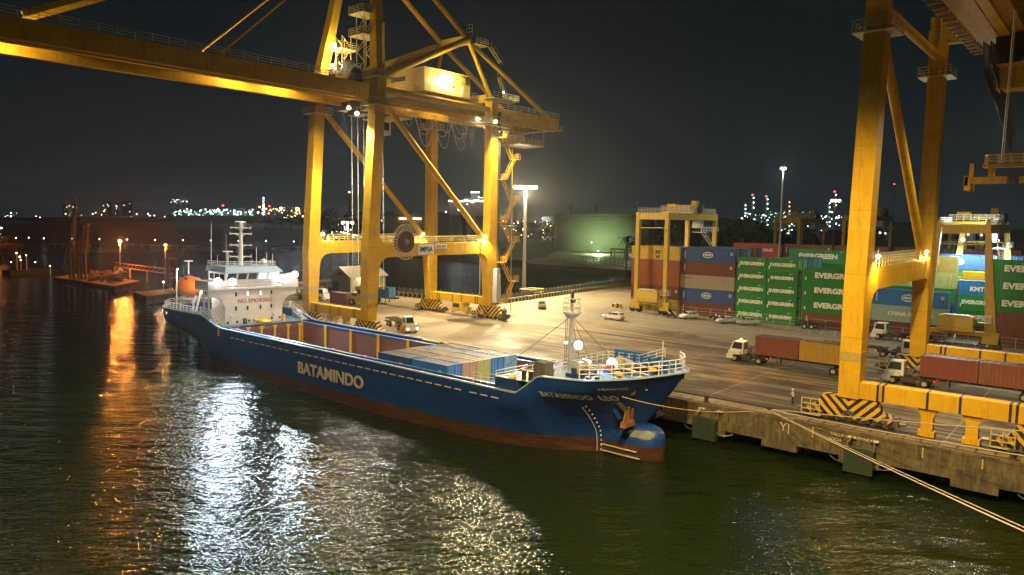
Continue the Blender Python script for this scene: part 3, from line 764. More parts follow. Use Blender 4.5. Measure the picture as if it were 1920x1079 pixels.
for y in (-4.0, 3.6): spart('lamp_bracket', MB().box(XF, XF + .4, y - .2, y + .2, 8.0, 8.08).tube((XF + .3, y, 7.6), (XF + .3, y, 8.0), .06, 6), WHT, blk)
# floodlights on the bridge front
for (x, y, z, r_) in ((XF + .9, -6.7, 13.7, .72), (XF + .9, -4.3, 13.6, .72), (XF + .9, 4.7, 13.9, .85), (XF + .9, 5.9, 14.1, .8), (XF + .9, 7.0, 14.5, .7)):
    spart('floodlight', lamp_ball((x, y, z), r_ * .85, .95), L_BLUEW)
    spart('floodlight_bracket', MB().tube((x - .1, y, z), (x - .5, y, z - .3), .05, 5).box(x - .4, x - .15, y - .15, y + .15, z - .2, z + .2), GRY)
    light((x + 84 + .5, y, z), 0, BLUEW, None) if False else None
def slight(loc, power, col, dirn=None, ang=150, rad=.35):
    l = bpy.data.lights.new('lamp_light', 'SPOT' if dirn else 'POINT'); l.energy = power; l.color = col; l.shadow_soft_size = rad
    o = bpy.data.objects.new('lamp_light', l); link(o, ship); o.location = (loc[0] + 84, loc[1], loc[2])
    if dirn: l.spot_size = R(ang); l.spot_blend = .6; o.rotation_euler = Vector(dirn).to_track_quat('-Z', 'Y').to_euler()
for (y, p) in ((-7.9, 13000), (-5.3, 13000), (5.4, 24000)): slight((XF + 1.9, y, 13.6 if y < 0 else 14.6), p, BLUEW, (1, -.62, -.42), 128, .9)
slight((-116.5, -6.8, 11.0), 1200, (1, .9, .75))
slight((-122.5, -7.6, 14.2), 1600, (1, .9, .75))  # fill light added to brighten the lifeboat; its lamp and pole are invented
spart('boat_fill_lamp', lamp_ball((-122.5, -7.6, 14.4), .12), L_WHITE)
spart('boat_fill_pole', MB().tube((-122.5, -7.8, 7.6), (-122.5, -7.7, 14.3), .06, 5), RAILW)
slight((XF + 9, 0, 15.5), 500, (1, .93, .85), (-1, 0, -.35), 120)  # added fill spot in mid-air, evens the light on the bridge front
# poop rails, stairs, masts, antennas
moved = list(ship.children)[n_before:]
spart('poop_rail', MB().rail([(-130.9, -5.2, 7.45), (-127, -7.8, 7.5), (-120, -8.4, 7.55), (-112.5, -8.5, 7.6)], 1.1, 1.3, .05).rail([(-130.9, -5.2, 7.45), (-130.9, 5.2, 7.45), (-127, 7.8, 7.5), (-120, 8.4, 7.55), (-112.5, 8.5, 7.6)], 1.1, 1.3, .05)
      .rail([(-113, -8.3, 7.9), (-111, -8.1, 7.6), (-109.3, -5.2, 8.2)], 1.0, .9, .05).rail([(-113, 8.3, 7.9), (-109.4, 5.4, 8.2)], 1.0, .9, .05), RAILW)
for s_ in (-1, 1):
    spart('deck_stair', MB().stair((-110.6, s_ * 7.4, 7.6), (-107.9, s_ * 7.6, 6.2), .9, (0, 1, 0)), WHT)
    spart('side_locker', MB().prism([(-112, 6.2), (-108.6, 6.2), (-110.8, 7.7), (-112, 7.7)], 'y', s_ * 8.0 - .3, s_ * 8.0 + .3), LBLUE)
spart('deck_cargo_gear', MB().lathe((-108.4, .2, 6.25), [(1.1, 0), (1.2, .2), (.9, .35), (.5, .5)], 10).box(-108.9, -108.0, -1.6, .9, 6.6, 6.8), YEL)
spart('deck_locker', MB().box(-108.7, -108.1, -3.4, -3.0, 6.2, 7.1), mat('green_locker_paint', (.05, .13, .08), .5))
spart('hose_cabinet', MB().box(-108.9, -108.4, 3.7, 4.2, 6.2, 7.3), YEL)
mast = spart('radar_mast', MB().tube((-113.5, 0, 15.8), (-113.5, 0, 21.6), .42, 10, .26).tube((-113.5, 0, 21.6), (-113.5, 0, 23.2), .14, 6), SHW)
for z, w in ((17.4, 1.9), (19.3, 1.9), (21.2, 1.9), (22.2, 1.8)):
    spart('yard', MB().beam((-113.5, -w, z), (-113.5, w, z), .14, .14).beam((-113.5, -w, z - .25), (-113.5, -w, z + .3), .08, .08).beam((-113.5, w, z - .25), (-113.5, w, z + .3), .08, .08).tube((-113.5, 0, z - .5), (-113.5, .9, z), .05, 4).tube((-113.5, 0, z - .5), (-113.5, -.9, z), .05, 4), SHW, mast)
spart('radar_scanner', MB().box(-113.7, -113.4, -1.0, .9, 23.1, 23.3).tube((-113.5, 0, 22.4), (-113.5, 0, 23.1), .35, 8), SHW, mast)
spart('mast_cage', MB().rail([(-114.1, -.6, 22.0), (-112.9, -.6, 22.0), (-112.9, .6, 22.0), (-114.1, .6, 22.0)], 1.1, .8, .03, closed=True), RAILW, mast)
q = MB()
for (x, y, h_) in ((-115.3, -4.2, 7.5), (-115.3, -1.6, 5.2), (-112.5, 2.3, 3.2), (-111.5, 3.6, 2.2), (-111, 4.4, 2.0), (-115, -3.3, 1.7)): q.tube((x, y, 15.9), (x, y, 15.9 + h_), .06, 5, .035)
spart('antenna', q, RAILW)
spart('small_radar', MB().tube((-112.0, -3.1, 15.9), (-112.0, -3.1, 18.2), .12, 8).box(-112.15, -111.85, -3.9, -2.3, 18.2, 18.4), SHW)
spart('satellite_dome', MB().lathe((-111.4, 3.0, 16.2), [(.3, 0), (.42, .3), (.4, .6), (.2, .85), (.02, .9)], 10), SHW, smooth=True)
spart('searchlight', MB().lathe((-112.2, 1.2, 16.3), [(.25, 0), (.35, .3), (.2, .6)], 8), STL)
for o in ship.children:
    if o.name.split('.')[0] in ('deckhouse', 'bridge_wing', 'wing_bracket', 'wing_pillar', 'engine_casing', 'funnel', 'wheelhouse', 'floodlight', 'floodlight_bracket', 'lamp_light', 'radar_mast', 'antenna', 'small_radar', 'satellite_dome', 'searchlight'): o.location.y -= 1.15; o.location.z -= .5
# free-fall lifeboat on its ramp
lv = []; lf = []; LP = [(-131.2, .1, 0), (-130.6, 1.0, .5), (-129.2, 1.7, 1.1), (-127.3, 1.95, 1.5), (-125.2, 1.9, 1.1), (-123.6, 1.4, .4), (-122.6, .3, 0)]
for (x, w, hh) in LP:
    for kk in range(12):
        a = 2 * math.pi * kk / 12; c_, s_ = math.cos(a), math.sin(a)
        lv.append((x - 2.0, w * s_ - 2.4, 10.5 + (x + 128.5) * .05 + (c_ * (w * .75 + hh * .55) if c_ > 0 else c_ * w * .80)))
for i in range(len(LP) - 1):
    for kk in range(12): lf.append((i * 12 + kk, i * 12 + (kk + 1) % 12, (i + 1) * 12 + (kk + 1) % 12, (i + 1) * 12 + kk))
boat = spart('lifeboat', MB().add(lv, lf), ORG, smooth=True)
spart('boat_window', MB().box(-129.0, -128.5, -3.95, -3.8, 12.5, 12.9).box(-127.7, -127.2, -3.95, -3.8, 12.2, 12.6), GLS, boat)
spart('boat_mast', MB().tube((-129.5, -2.4, 13.0), (-129.5, -2.4, 15.4), .12, 6).box(-129.7, -129.3, -3.1, -1.7, 15.3, 15.5), RAILW, boat)
spart('lifeboat_cradle', MB().beam((-133, -3.5, 8.3), (-124.5, -3.5, 9.0), .25, .3).beam((-133, -1.1, 8.3), (-124.5, -1.1, 9.0), .25, .3).beam((-130.5, -3.5, 6.3), (-130.0, -3.5, 8.4), .2, .2).beam((-125.5, -3.5, 6.3), (-125.5, -3.5, 8.9), .2, .2)
      .beam((-130.5, -1.1, 6.3), (-130, -1.1, 8.4), .2, .2).beam((-122.5, -4.5, 7.0), (-119, -5.2, 11.0), .3, .3).beam((-124, -4.5, 7.0), (-121, -5.2, 9.8), .2, .2), WHT)
spart('stern_winch', MB().lathe((-129.5, -3.6, 8.6), [(.6, -1.0), (.35, -.9), (.35, .9), (.6, 1.0)], 10, 'y').box(-130.2, -128.8, -4.8, -2.5, 7.9, 8.1), GRY)
for x in (-129.4, -125.6): spart('deck_scuttle_light', MB().tube((x, -half(x, 6.7) - .03, 6.7), (x, -half(x, 6.7) + .05, 6.7), .22, 10), L_BLUEW if False else WINLIT)
spart('corner_post', MB().box(-106.9, -106.4, -8.68, -8.4, 4.9, 6.2), YEL)
# ---- forecastle
def fz(x): return interp(SHEER, x)
bowr = MB()
pts = [(-39.0, -8.0), (-37.3, -7.1), (-35.6, -5.6), (-34.1, -3.6), (-33.0, -1.6), (-32.5, 0), (-33.0, 1.6), (-34.1, 3.6), (-35.6, 5.6)]
bowr.rail([(x, y, 8.45 + (x + 40) * .09) for x, y in pts], 1.25, 1.0, .06)
spart('bow_rail', bowr, RAILW)
q = MB()
pts = [(-45.5, 8.4), (-42, 8.3), (-39, 7.9), (-36.5, 6.7), (-34.7, 5.0)]
for a, b2 in zip(pts, pts[1:]): q.add([(a[0], a[1] - .1, 7.36), (b2[0], b2[1] - .1, 7.36), (b2[0], b2[1] - .1, 8.9), (a[0], a[1] - .1, 8.9)], [(0, 1, 2, 3)]).add([(a[0], a[1], 7.36), (b2[0], b2[1], 7.36), (b2[0], b2[1], 8.9), (a[0], a[1], 8.9)], [(0, 1, 2, 3)])
for a, b2 in zip(pts, pts[1:]):
    for t_ in (.15, .5, .85): x, y = a[0] + (b2[0] - a[0]) * t_, a[1] + (b2[1] - a[1]) * t_; q.box(x - .05, x + .05, y - .6, y - .1, 7.37, 8.7)
spart('far_bulwark', q, BLUEB)
spart('break_rail', MB().rail([(-47.5, -8.3, 6.5), (-46.4, -7.2, 7.4), (-46.3, -2.0, 7.4), (-46.3, 8.3, 7.4)], 1.15, 1.2, .05).rail([(-52.5, -8.3, 6.1), (-49.3, -8.3, 6.3), (-47.4, -8.35, 6.5)], 1.1, 1.0, .045).rail([(-46.2, 8.3, 7.4), (-42, 8.2, 7.5), (-38.5, 7.7, 8.8)], 1.1, 1.3, .045).rail([(-50.5, -6.9, 6.5), (-50.5, 6.9, 6.5)], 1.0, 1.6, .045), RAILW)
spart('forecastle_front', MB().box(-49.3, -46.2, -8.4, 8.4, 6.0, 7.3), DKB)
fm = spart('foremast', MB().tube((-46.0, .2, 7.35), (-46.0, .2, 13.6), .27, 12, .22).tube((-46, .2, 13.8), (-46, .2, 16.2), .15, 8, .07), GRY)
spart('crow_nest', MB().lathe((-46, .2, 13.4), [(.4, -.3), (1.0, .2), (1.0, .35), (.4, .36)], 12).rail([(-46 + .95 * math.cos(a * .785), .2 + .95 * math.sin(a * .785), 13.7) for a in range(8)], 1.5, .8, .03, closed=True), LGR, fm)
spart('mast_ladder', MB().beam((-46.5, -.15, 7.4), (-46.5, -.15, 13.4), .05, .05).beam((-46.5, .15, 7.4), (-46.5, .15, 13.4), .05, .05), STL, fm)
spart('mast_top_gear', MB().lathe((-46, .2, 15.2), [(.05, 0), (.18, .1), (.18, .7), (.05, .8)], 8).box(-46.1, -45.7, .0, .4, 14.8, 15.1), BLK, fm)
for a, b2 in (((-46, .2, 13.3), (-52, -3.5, 7.4)), ((-46, .2, 13.3), (-41, 3.6, 7.4)), ((-46, .2, 13.3), (-49.5, 7.2, 6.6)), ((-46, .2, 13.3), (-41.2, -1.5, 7.4))): spart('stay_wire', MB().tube(a, b2, .035, 4), STL, fm)
lx, ly, lz = -44.9, .1, 10.2
fl_ = spart('floodlight', lamp_ball((lx, ly, lz), .48, .95), L_BLUEW, fm)
spart('floodlight_bracket', MB().box(-45.75, -45.4, -.05, .35, 10.0, 10.4), GRY, fm)
slight((lx + 1.1, ly - .2, lz - .5), 3000, BLUEW, (.6, -.1, -1), 140, .35)
slight((-47.0, .1, 10.3), 2600, BLUEW, (-1, -.15, -.55), 120, .25)
spart('floodlight', lamp_ball((-46.6, .1, 10.3), .2), L_BLUEW, fm)
WIN = mat('winch_grey_paint', (.42, .44, .44), .45, var=.2, scale=2, dirt=.25)
for (x, y, s_) in ((-43.2, -1.6, 1.0), (-41.6, 3.0, 1.15)):
    w = spart('windlass', MB().lathe((x, y, 8.35), [(.75, -1.2), (.75, -1.1), (.4, -1.05), (.4, .2), (.75, .25), (.75, .4), (.3, .5), (.3, 1.3), (.5, 1.4)], 14, 'y'), WIN, smooth=False)
    spart('winch_drum', MB().lathe((x, y, 8.35), [(.55, -.95), (.6, -.5), (.55, .1)], 14, 'y'), ROPE, w)
    spart('winch_base', MB().box(x - .9, x + .9, y - 1.6, y + 1.6, 7.36, 7.75).box(x - .25, x + .25, y - 1.5, y - 1.2, 7.7, 8.3).box(x - .25, x + .25, y + .5, y + .7, 7.7, 8.3), DKB, w)
    spart('winch_motor', MB().tube((x + .2, y + 1.4, 8.1), (x + 1.1, y + 1.4, 8.1), .3, 10).box(x - .9, x - .4, y - .3, y + .4, 7.8, 8.5), WIN, w)
spart('red_valve', MB().lathe((-41.8, 1.0, 8.1), [(.05, -.3), (.4, -.2), (.45, .1), (.05, .35)], 8), LETR)
for (x, y) in ((-39.6, -5.6), (-39.0, -4.9), (-37.3, -4.1), (-36.8, -3.4), (-46.0, -7.7), (-45.2, -7.6), (-38.2, 5.2), (-37.4, 4.6)):
    b_ = spart('mooring_bitt', MB().lathe((x, y, 7.36), [(.24, 0), (.24, .75), (.30, .78), (.30, .9), (.1, .93)], 12), BLK); spart('bitt_cap', MB().tube((x, y, 8.30), (x, y, 8.34), .27, 12), LETC, b_)
for (x, y, c_) in ((-47.5, -7.8, 0), (-38.0, -2.6, 0), (-36.8, 2.0, 1)):
    r_ = spart('roller_fairlead', MB().lathe((x, y, 7.36 if x > -47 else 6.6), [(.45, 0), (.3, .25), (.2, .9 if x > -47 else .5)], 12), DKB); spart('roller_cap', MB().lathe((x, y, 8.25 if x > -47 else 7.1), [(.2, 0), (.42, .06), (.42, .35), (.1, .45)], 12), YEL, r_)
spart('deck_box', MB().box(-36.9, -36.0, -1.3, -.3, 7.36, 8.0).box(-37.0, -35.9, -1.4, -.2, 8.0, 8.08), LGR)
spart('yellow_chock', MB().prism([(-35.9, 7.36), (-34.6, 7.36), (-35.0, 8.1), (-35.6, 8.1)], 'y', -2.9, -2.2), YEL)
spart('covered_winch', MB().lathe((-46.9, -4.9, 8.1), [(.2, -.7), (.6, -.5), (.65, .5), (.3, .8)], 10, 'x').prism([(-46.3, 7.36), (-44.7, 7.36), (-44.8, 8.9), (-46.1, 9.0)], 'y', -5.9, -4.4), mat('grey_tarpaulin', (.10, .10, .09), .8, var=.3))
for s0, e0 in (((-43.0, -2.0, 8.8), (-38.0, -2.6, 8.5)), ((-41.3, 3.2, 8.9), (-36.8, 2.0, 8.5))): spart('deck_rope', MB().path([Vector(s0).lerp(Vector(e0), t / 6) for t in range(7)], .07, 5), ROPE)
spart('anchor_chain', MB().path([(-41.2 + i * .35, 2.4 + .12 * math.sin(i * 1.5), 8.1 - i * .035) for i in range(14)], .09, 5), LETC)
spart('deck_hatch', MB().box(-41, -39.6, 4.6, 6.0, 7.36, 8.0), DRK)
spart('jackstaff', MB().tube((-34.7, .1, 7.4), (-34.7, .1, 11.9), .07, 6), LGR)
spart('bow_fairlead', MB().lathe((-35.7, -half_true(-35.7, 7.0) - .02, 7.15), [(.32, -.05), (.36, .03), (.2, .06)], 12, 'y'), STL)
RUST = mat('rusty_anchor_iron', (.25, .12, .045), .7, var=.3, scale=3, dirt=.3)
for s_ in (-1, 1):
    y = s_ * (half_true(-37.6, 4.6) + .45)
    a_ = spart('anchor', MB().box(-36.6 , -36.35, y - .14, y + .14, 3.9, 5.4).prism([(y - .75, 4.0), (y + .75, 4.0), (y + 1.0, 3.5), (y - 1.0, 3.5)], 'x', -36.8, -36.2)
          .beam((-36.5, y - .75, 3.7), (-36.35, y - .6, 5.2), .3, .34, .12, .2).beam((-36.5, y + .75, 3.7), (-36.35, y + .6, 5.2), .3, .34, .12, .2), RUST)
    spart('hawse_pipe', MB().tube((-38.0, y + s_ * .7, 6.4), (-36.6, y + s_ * .25, 5.0), .36, 12), BLK)
    spart('anchor_pocket', MB().beam((-38.6, y + s_ * .3, 7.0), (-37.3, y - s_ * .5, 4.2), .8, 1.2), HULL)
# ================================================================ CONTAINERS
def corr(L, a, z0, z1, period, depth):
    """wavy side sheet in the x direction at offset a (outer), from -L/2 to L/2"""
    n = int(round(L / period)); p = L / n; pts = []
    for i in range(n):
        x = -L / 2 + i * p; pts += [(x, 0), (x + p * .3, 0), (x + p * .5, depth), (x + p * .8, depth)]
    pts.append((L / 2, 0)); return pts
CW, CL20, CL40 = 2.44, 6.06, 12.19
CMESH = {}
def cont_meshes(L, H, detail=True):
    key = (L, H, detail)
    if key in CMESH: return CMESH[key]
    mb = MB(); per = .40
    for s_ in (-1, 1):
        pts = corr(L - .3, 0, 0, 0, per, .05); y = s_ * (CW / 2 - .035)
        vs = []
        for (x, d) in pts: vs += [(x, y - s_ * d, .14), (x, y - s_ * d, H - .1)]
        mb.add(vs, [(2 * i, 2 * i + 2, 2 * i + 3, 2 * i + 1) for i in range(len(pts) - 1)])
    pts = corr(CW - .3, 0, 0, 0, per, .05); x = -L / 2 + .035; vs = []
    for (y, d) in pts: vs += [(x + d, y, .14), (x + d, y, H - .1)]
    mb.add(vs, [(2 * i, 2 * i + 2, 2 * i + 3, 2 * i + 1) for i in range(len(pts) - 1)])
    mb.add([(-L / 2, -CW / 2, .14), (L / 2, -CW / 2, .14), (L / 2, CW / 2, .14), (-L / 2, CW / 2, .14)], [(0, 1, 2, 3)])
    body = mb.mesh('container_body'); body.materials.append(CONT)
    rf = MB(); pts = corr(L - .4, 0, 0, 0, .8, .03); vs = []
    for (x, d) in pts: vs += [(x, -CW / 2 + .05, H - .035 - d), (x, CW / 2 - .05, H - .035 - d)]
    rf.add(vs, [(2 * i, 2 * i + 2, 2 * i + 3, 2 * i + 1) for i in range(len(pts) - 1)])
    roof = rf.mesh('container_roof'); roof.materials.append(CONR)
    fr = MB()
    for sx_ in (-1, 1):
        for sy_ in (-1, 1):
            xa, ya = sx_ * (L / 2 - .09), sy_ * (CW / 2 - .08); fr.box(xa - .09, xa + .09, ya - .08, ya + .08, 0, H)
        xa = sx_ * (L / 2 - .06); fr.box(xa - .055, xa + .055, -CW / 2 + .165, CW / 2 - .165, 0, .15).box(xa - .055, xa + .055, -CW / 2 + .165, CW / 2 - .165, H - .13, H)
    for sy_ in (-1, 1):
        ya = sy_ * (CW / 2 - .045); fr.box(-L / 2 + .185, L / 2 - .185, ya - .04, ya + .04, 0, .15).box(-L / 2 + .185, L / 2 - .185, ya - .04, ya + .04, H - .1, H)
    frame = fr.mesh('container_frame'); frame.materials.append(CONT)
    dr = MB(); x = L / 2 - .05
    for sy_ in (-1, 1):
        y0, y1 = (-CW / 2 + .17, -.01) if sy_ < 0 else (.01, CW / 2 - .17)
        dr.box(x - .05, x, y0, y1, .17, H - .15)
        for k in range(3): dr.box(x, x + .025, y0 + .05 + k * .36, y0 + .28 + k * .36, .3, H - .3)
    door = dr.mesh('container_door'); door.materials.append(CONT)
    lb = MB()
    for y in (-.78, -.35, .35, .78): lb.tube((x + .05, y, .2), (x + .05, y, H - .18), .022, 5)
    bars = lb.mesh('lock_bar'); bars.materials.append(LGR)
    CMESH[key] = (body, roof, frame, door, bars); return CMESH[key]
CPROTO = {}
def container(L, H, loc, color, label, group='shipping containers stacked in the yard', rz=0, text=None, ts=.9, tm=None, txs=1.0, tx=0, tz=None, bold=.02, logo=None):
    body, roof, frame, door, bars = cont_meshes(L, H)
    j = rnd.uniform(.82, 1.16); col = (color[0] * j * rnd.uniform(.92, 1.08), color[1] * j, color[2] * j * rnd.uniform(.92, 1.08), 1)
    r = bpy.data.objects.new('shipping_container', body); link(r); r.location = loc; r.rotation_euler = (0, 0, rz); r.color = col
    tag(r, label, 'container', group)
    for nm, me in (('roof', roof), ('frame', frame), ('door', door)):
        o = bpy.data.objects.new(nm, me); link(o, r); o.color = col
        if nm == 'door': b_ = bpy.data.objects.new('lock_bar', bars); link(b_, o)
    if text:
        me = text_mesh(text, ts, bold, txs, 1.0, .012).copy(); me.materials.clear(); me.materials.append(tm or LETW)
        o = bpy.data.objects.new('lettering', me); link(o, r); o.location = (tx, -CW / 2 - .006, (tz if tz is not None else H * .5)); o.rotation_euler = (R(90), 0, 0)
    if logo: logo(r, L, H)
    return r
GREEN = (.014, .20, .035); GREENL = (.03, .24, .06); BLUE = (.02, .07, .24); BRN = (.145, .042, .024); BRN2 = (.16, .055, .035); RED = (.36, .05, .022)
ORR = (.26, .07, .03); YC = (.50, .34, .05); OLV = (.30, .24, .05); BEI = (.36, .31, .22); PALEB = (.13, .30, .52); TEALC = (.30, .44, .36); GRYB = (.16, .22, .28); PINK = (.34, .21, .15); LIMEC = (.38, .42, .16); MBLUE = (.02, .16, .46)
def cosco(r, L, H):
    q = MB()
    n = 20
    for rr, w in ((.95, .06),):
        vs = []
        for i in range(n):
            a = 2 * math.pi * i / n; vs += [(1.15 * math.cos(a), -CW / 2 - .012, H * .52 + .66 * math.sin(a)), (1.0 * math.cos(a), -CW / 2 - .012, H * .52 + .56 * math.sin(a))]
        q.add(vs, [(2 * i, (2 * i + 2) % (2 * n), (2 * i + 3) % (2 * n), 2 * i + 1) for i in range(n)])
        vs = []
        for i in range(n):
            a = 2 * math.pi * i / n; vs += [(.55 * math.cos(a), -CW / 2 - .012, H * .52 + .52 * math.sin(a)), (.48 * math.cos(a), -CW / 2 - .012, H * .52 + .46 * math.sin(a))]
        q.add(vs, [(2 * i, (2 * i + 2) % (2 * n), (2 * i + 3) % (2 * n), 2 * i + 1) for i in range(n)])
    me = q.mesh('emblem'); me.materials.append(LETW); o = bpy.data.objects.new('emblem', me); link(o, r)
    me = text_mesh('COSCO', .46, .02, 1.0); me.materials.clear(); me.materials.append(LETW); o = bpy.data.objects.new('lettering', me); link(o, r); o.location = (0, -CW / 2 - .02, H * .52); o.rotation_euler = (R(90), 0, 0)
def side_marks(r, L, H, x=None):
    q = MB()
    for i in range(6): q.box((x if x is not None else -L / 2 + .75), (x if x is not None else -L / 2 + .75) + .22, -CW / 2 - .014, -CW / 2 - .004, H * .25 + i * .26, H * .25 + .17 + i * .26)
    for i in range(3): q.box(L / 2 - 1.1, L / 2 - .55, -CW / 2 - .014, -CW / 2 - .004, H * .55 + i * .22, H * .55 + .1 + i * .22)
    me = q.mesh('side_marking'); me.materials.append(LETW); o = bpy.data.objects.new('side_marking', me); link(o, r)
def both(*f):
    def g(r, L, H):
        for k in f: k(r, L, H)
    return g
ORD = ['bottom', 'second from the ground', 'third from the ground', 'fourth from the ground', 'topmost']
YY = 70.2 + CW / 2
def stack(x0, L, H, y, spec, where, z=0.0, levels=None):
    """spec from the ground up: (colour, colour name, kwargs)"""
    n = len(spec)
    for i, s_ in enumerate(spec):
        if s_ is None: z += H; continue
        c_, cn, kw = s_; h_ = kw.pop('H', H)
        od = 'topmost' if i == n - 1 else ORD[min(i, 3)]
        container(L, h_, (x0 + L / 2 + rnd.uniform(-.03, .03), y + rnd.uniform(-.03, .03), z), c_, f'{cn} container, {od} {where}'.replace('from the ground ', 'up '), **kw)
        z += h_ + .02
M = side_marks
stack(-86.6, CL40, 2.87, YY, [(OLV, 'dull yellow', {}), (BRN, 'dark brown', dict(logo=M)), (ORR, 'orange brown', dict(text='S', ts=.8, tx=-4.9, tz=.9)), (ORR, 'rusty orange', {}), (YC, 'yellow', dict(text='m', ts=1.5, tm=LETK, tx=.6, tz=1.75, bold=.06))], 'of the stack under the left gantry crane')
mscobj = COL.objects[-1] if False else None
for o in list(COL.objects):
    if o.get('label', '') == 'yellow container, topmost of the stack under the left gantry crane':
        me = text_mesh('sc', 1.1, .04, 1.1); me.materials.clear(); me.materials.append(LETK); q = bpy.data.objects.new('lettering', me); link(q, o); q.location = (.6, -CW / 2 - .006, .75); q.rotation_euler = (R(90), 0, 0)
stack(-74.2, CL40, 2.87, YY, [(BRN, 'brown', dict(logo=M)), (BLUE, 'blue ring logo', dict(logo=both(cosco, M))), (BEI, 'beige red lettered', dict(text='OOCL', ts=.55, tm=LETR, tx=-4.3, tz=2.15)), (BRN, 'reddish brown', dict(logo=M)), (BLUE, 'dark blue ring logo', dict(logo=both(cosco, M)))], 'of the stack right of the left gantry crane')
def id_marks(r, L, H):
    q = MB().box(L / 2 - 1.6, L / 2 - .9, -CW / 2 - .014, -CW / 2 - .004, H - .36, H - .31).box(L / 2 - 1.6, L / 2 - 1.2, -CW / 2 - .014, -CW / 2 - .004, H - .46, H - .42).box(-L / 2 + .3, -L / 2 + .5, -CW / 2 - .014, -CW / 2 - .004, .5, 1.1)
    me = q.mesh('side_marking'); me.materials.append(LETW); o = bpy.data.objects.new('side_marking', me); link(o, r)
EV = dict(text='EVERGREEN', ts=.92, txs=1.02, tz=1.35, bold=.045, logo=id_marks)
stack(-61.5, CL20, 2.57, YY, [(GREEN, 'short green', dict(EV)) for _ in range(5)], 'of the first narrow green stack from the left')
stack(-55.3, CL20, 2.57, YY, [(GREEN, 'short green', dict(EV, ts=.82 if i in (0, 3) else .92)) for i in range(5)], 'of the second narrow green stack from the left')
EV4 = dict(text='EVERGREEN', ts=1.35, txs=1.12, tz=1.45, bold=.07, logo=id_marks)
stack(-48.0, CL40, 2.85, YY, [(BRN2, 'brown', dict(logo=M)), (GREEN, 'long green', dict(EV4)), (GREEN, 'long green', dict(EV4)), (GREEN, 'long green', dict(EV4))], 'of the long green stack behind the right crane leg')
stack(-35.6, CL40 - 2.4, 2.57, YY, [], '')
stack(-35.7, CL40, 2.57, YY, [(BRN, 'maroon', dict(logo=M)), (TEALC, 'pale green', dict(text='CHINA SHIPPING', ts=.95, bold=.03, tx=.4, H=2.87)), (MBLUE, 'bright blue', dict(H=2.87, logo=both(cosco, M)))], 'of the stack seen between the right crane legs')
stack(-35.7, CL40, 2.87, YY + 5.6, [(BRN, 'maroon', {}), (BLUE, 'navy', {}), (GREEN, 'green', {}), (LIMEC, 'yellowish green', {}), (OLV, 'tan yellow', {})], 'of the second row behind the right crane landside leg')
stack(-22.9, CL20, 2.57, YY + 5.5, [(BRN, 'maroon', {}), (GREEN, 'green lettered', dict(EV)), (GREEN, 'bright green lettered', dict(EV)), (MBLUE, 'blue lettered', dict(text='KMTC', ts=1.05, bold=.05, tx=.1, tz=1.1))], 'of the stack inside the right gantry crane')
stack(-17.9, CL40, 2.87, YY, [(BRN2, 'maroon', dict(logo=M)), (BRN2, 'dusky maroon', dict(logo=M)), (GREEN, 'long green', dict(EV4)), (GREEN, 'long green', dict(EV4)), (GREEN, 'long green', dict(EV4))], 'of the stack cut by the right photo edge')
# rows behind
for k, (cA, nA) in enumerate(((GREENL, 'pale green'), (BLUE, 'blue'), (GREENL, 'light green'), (MBLUE, 'mid blue'))):
    stack(-55.3, CL20, 2.57, YY + 2.9 * (k + 1), [(GREEN, 'green', {})] * 0 + [([GREEN, cA, GREEN, cA, cA][i], nA, {}) for i in range(5)], f'of row {["two", "three", "four", "five"][k]} behind the second narrow stack')
for k, (cA, nA) in enumerate(((BLUE, 'blue'), (GRYB, 'grey blue'), (BRN, 'brown'), (BLUE, 'navy blue'))):
    stack(-74.2, CL40, 2.87, YY + 2.9 * (k + 1), [(cA, nA, {}) for i in range(5)], f'of row {["two", "three", "four", "five"][k]} behind the ring logo stack')
for k in range(2):
    stack(-86.6, CL40, 2.87, YY + 2.9 * (k + 1), [(BRN, 'brown', {}), (ORR, 'orange', {}), (BRN, 'dark', {}), (BLUE, 'blue', {}), (GRYB, 'bluish grey', {})], f'of row {["two", "three"][k]} under the left gantry crane')
stack(-57.0, CL40, 2.87, 88, [(BRN, 'brown', {}), (BLUE, 'blue', {}), (BRN, 'brown', {}), (GREEN, 'plain green', {}), (GREENL, 'bright green lettered', dict(EV4))], 'of the tall stack behind the long green one')
stack(-44.6, CL40, 2.87, 88, [(BRN, 'brown', {}), (BLUE, 'blue', {}), (BRN, 'brown', {}), (BRN, 'dark brown', {}), (GRYB, 'slate', {})], 'of the tall stack right of the far bright green box')
stack(-31.5, CL40, 2.87, 90, [(BRN, 'brown', {}), (BLUE, 'blue', {}), (BRN, 'maroon', {}), (GREEN, 'green', {}), (BLUE, 'deep blue', dict(logo=cosco))], 'of the rear stack left of the right gantry crane')
stack(-17.0, CL40, 2.87, 90, [(BRN, 'brown', {}), (BLUE, 'blue', {}), (BRN, 'maroon', {}), (GREEN, 'green', {}), (BLUE, 'deep blue', {})], 'of the rear stack under the right gantry crane')
stack(-81.5, CL40, 2.9, 115, [(BRN, 'brown', {}), (BLUE, 'blue', {}), (BRN, 'brown', {}), (RED, 'red', {}), (RED, 'bright red lettered', dict(text='SHIN YANG', ts=1.15, bold=.03, tx=1.6, tz=1.2))], 'of the far red stack behind the ring logo stack')
stack(-68.9, CL40, 2.9, 117, [(BRN, 'brown', {}), (BLUE, 'blue', {}), (BRN, 'brown', {}), (BRN, 'maroon', {}), (BRN, 'dull maroon', dict(logo=M))], 'of the far stack right of the bright red one')
stack(-56.4, CL40, 2.9, 118, [(BRN, 'brown', {}), (BLUE, 'blue', {}), (BRN, 'brown', {}), (BRN2, 'brown', {}), (BRN, 'grey brown', {})], 'of the far stack two right of the bright red one')
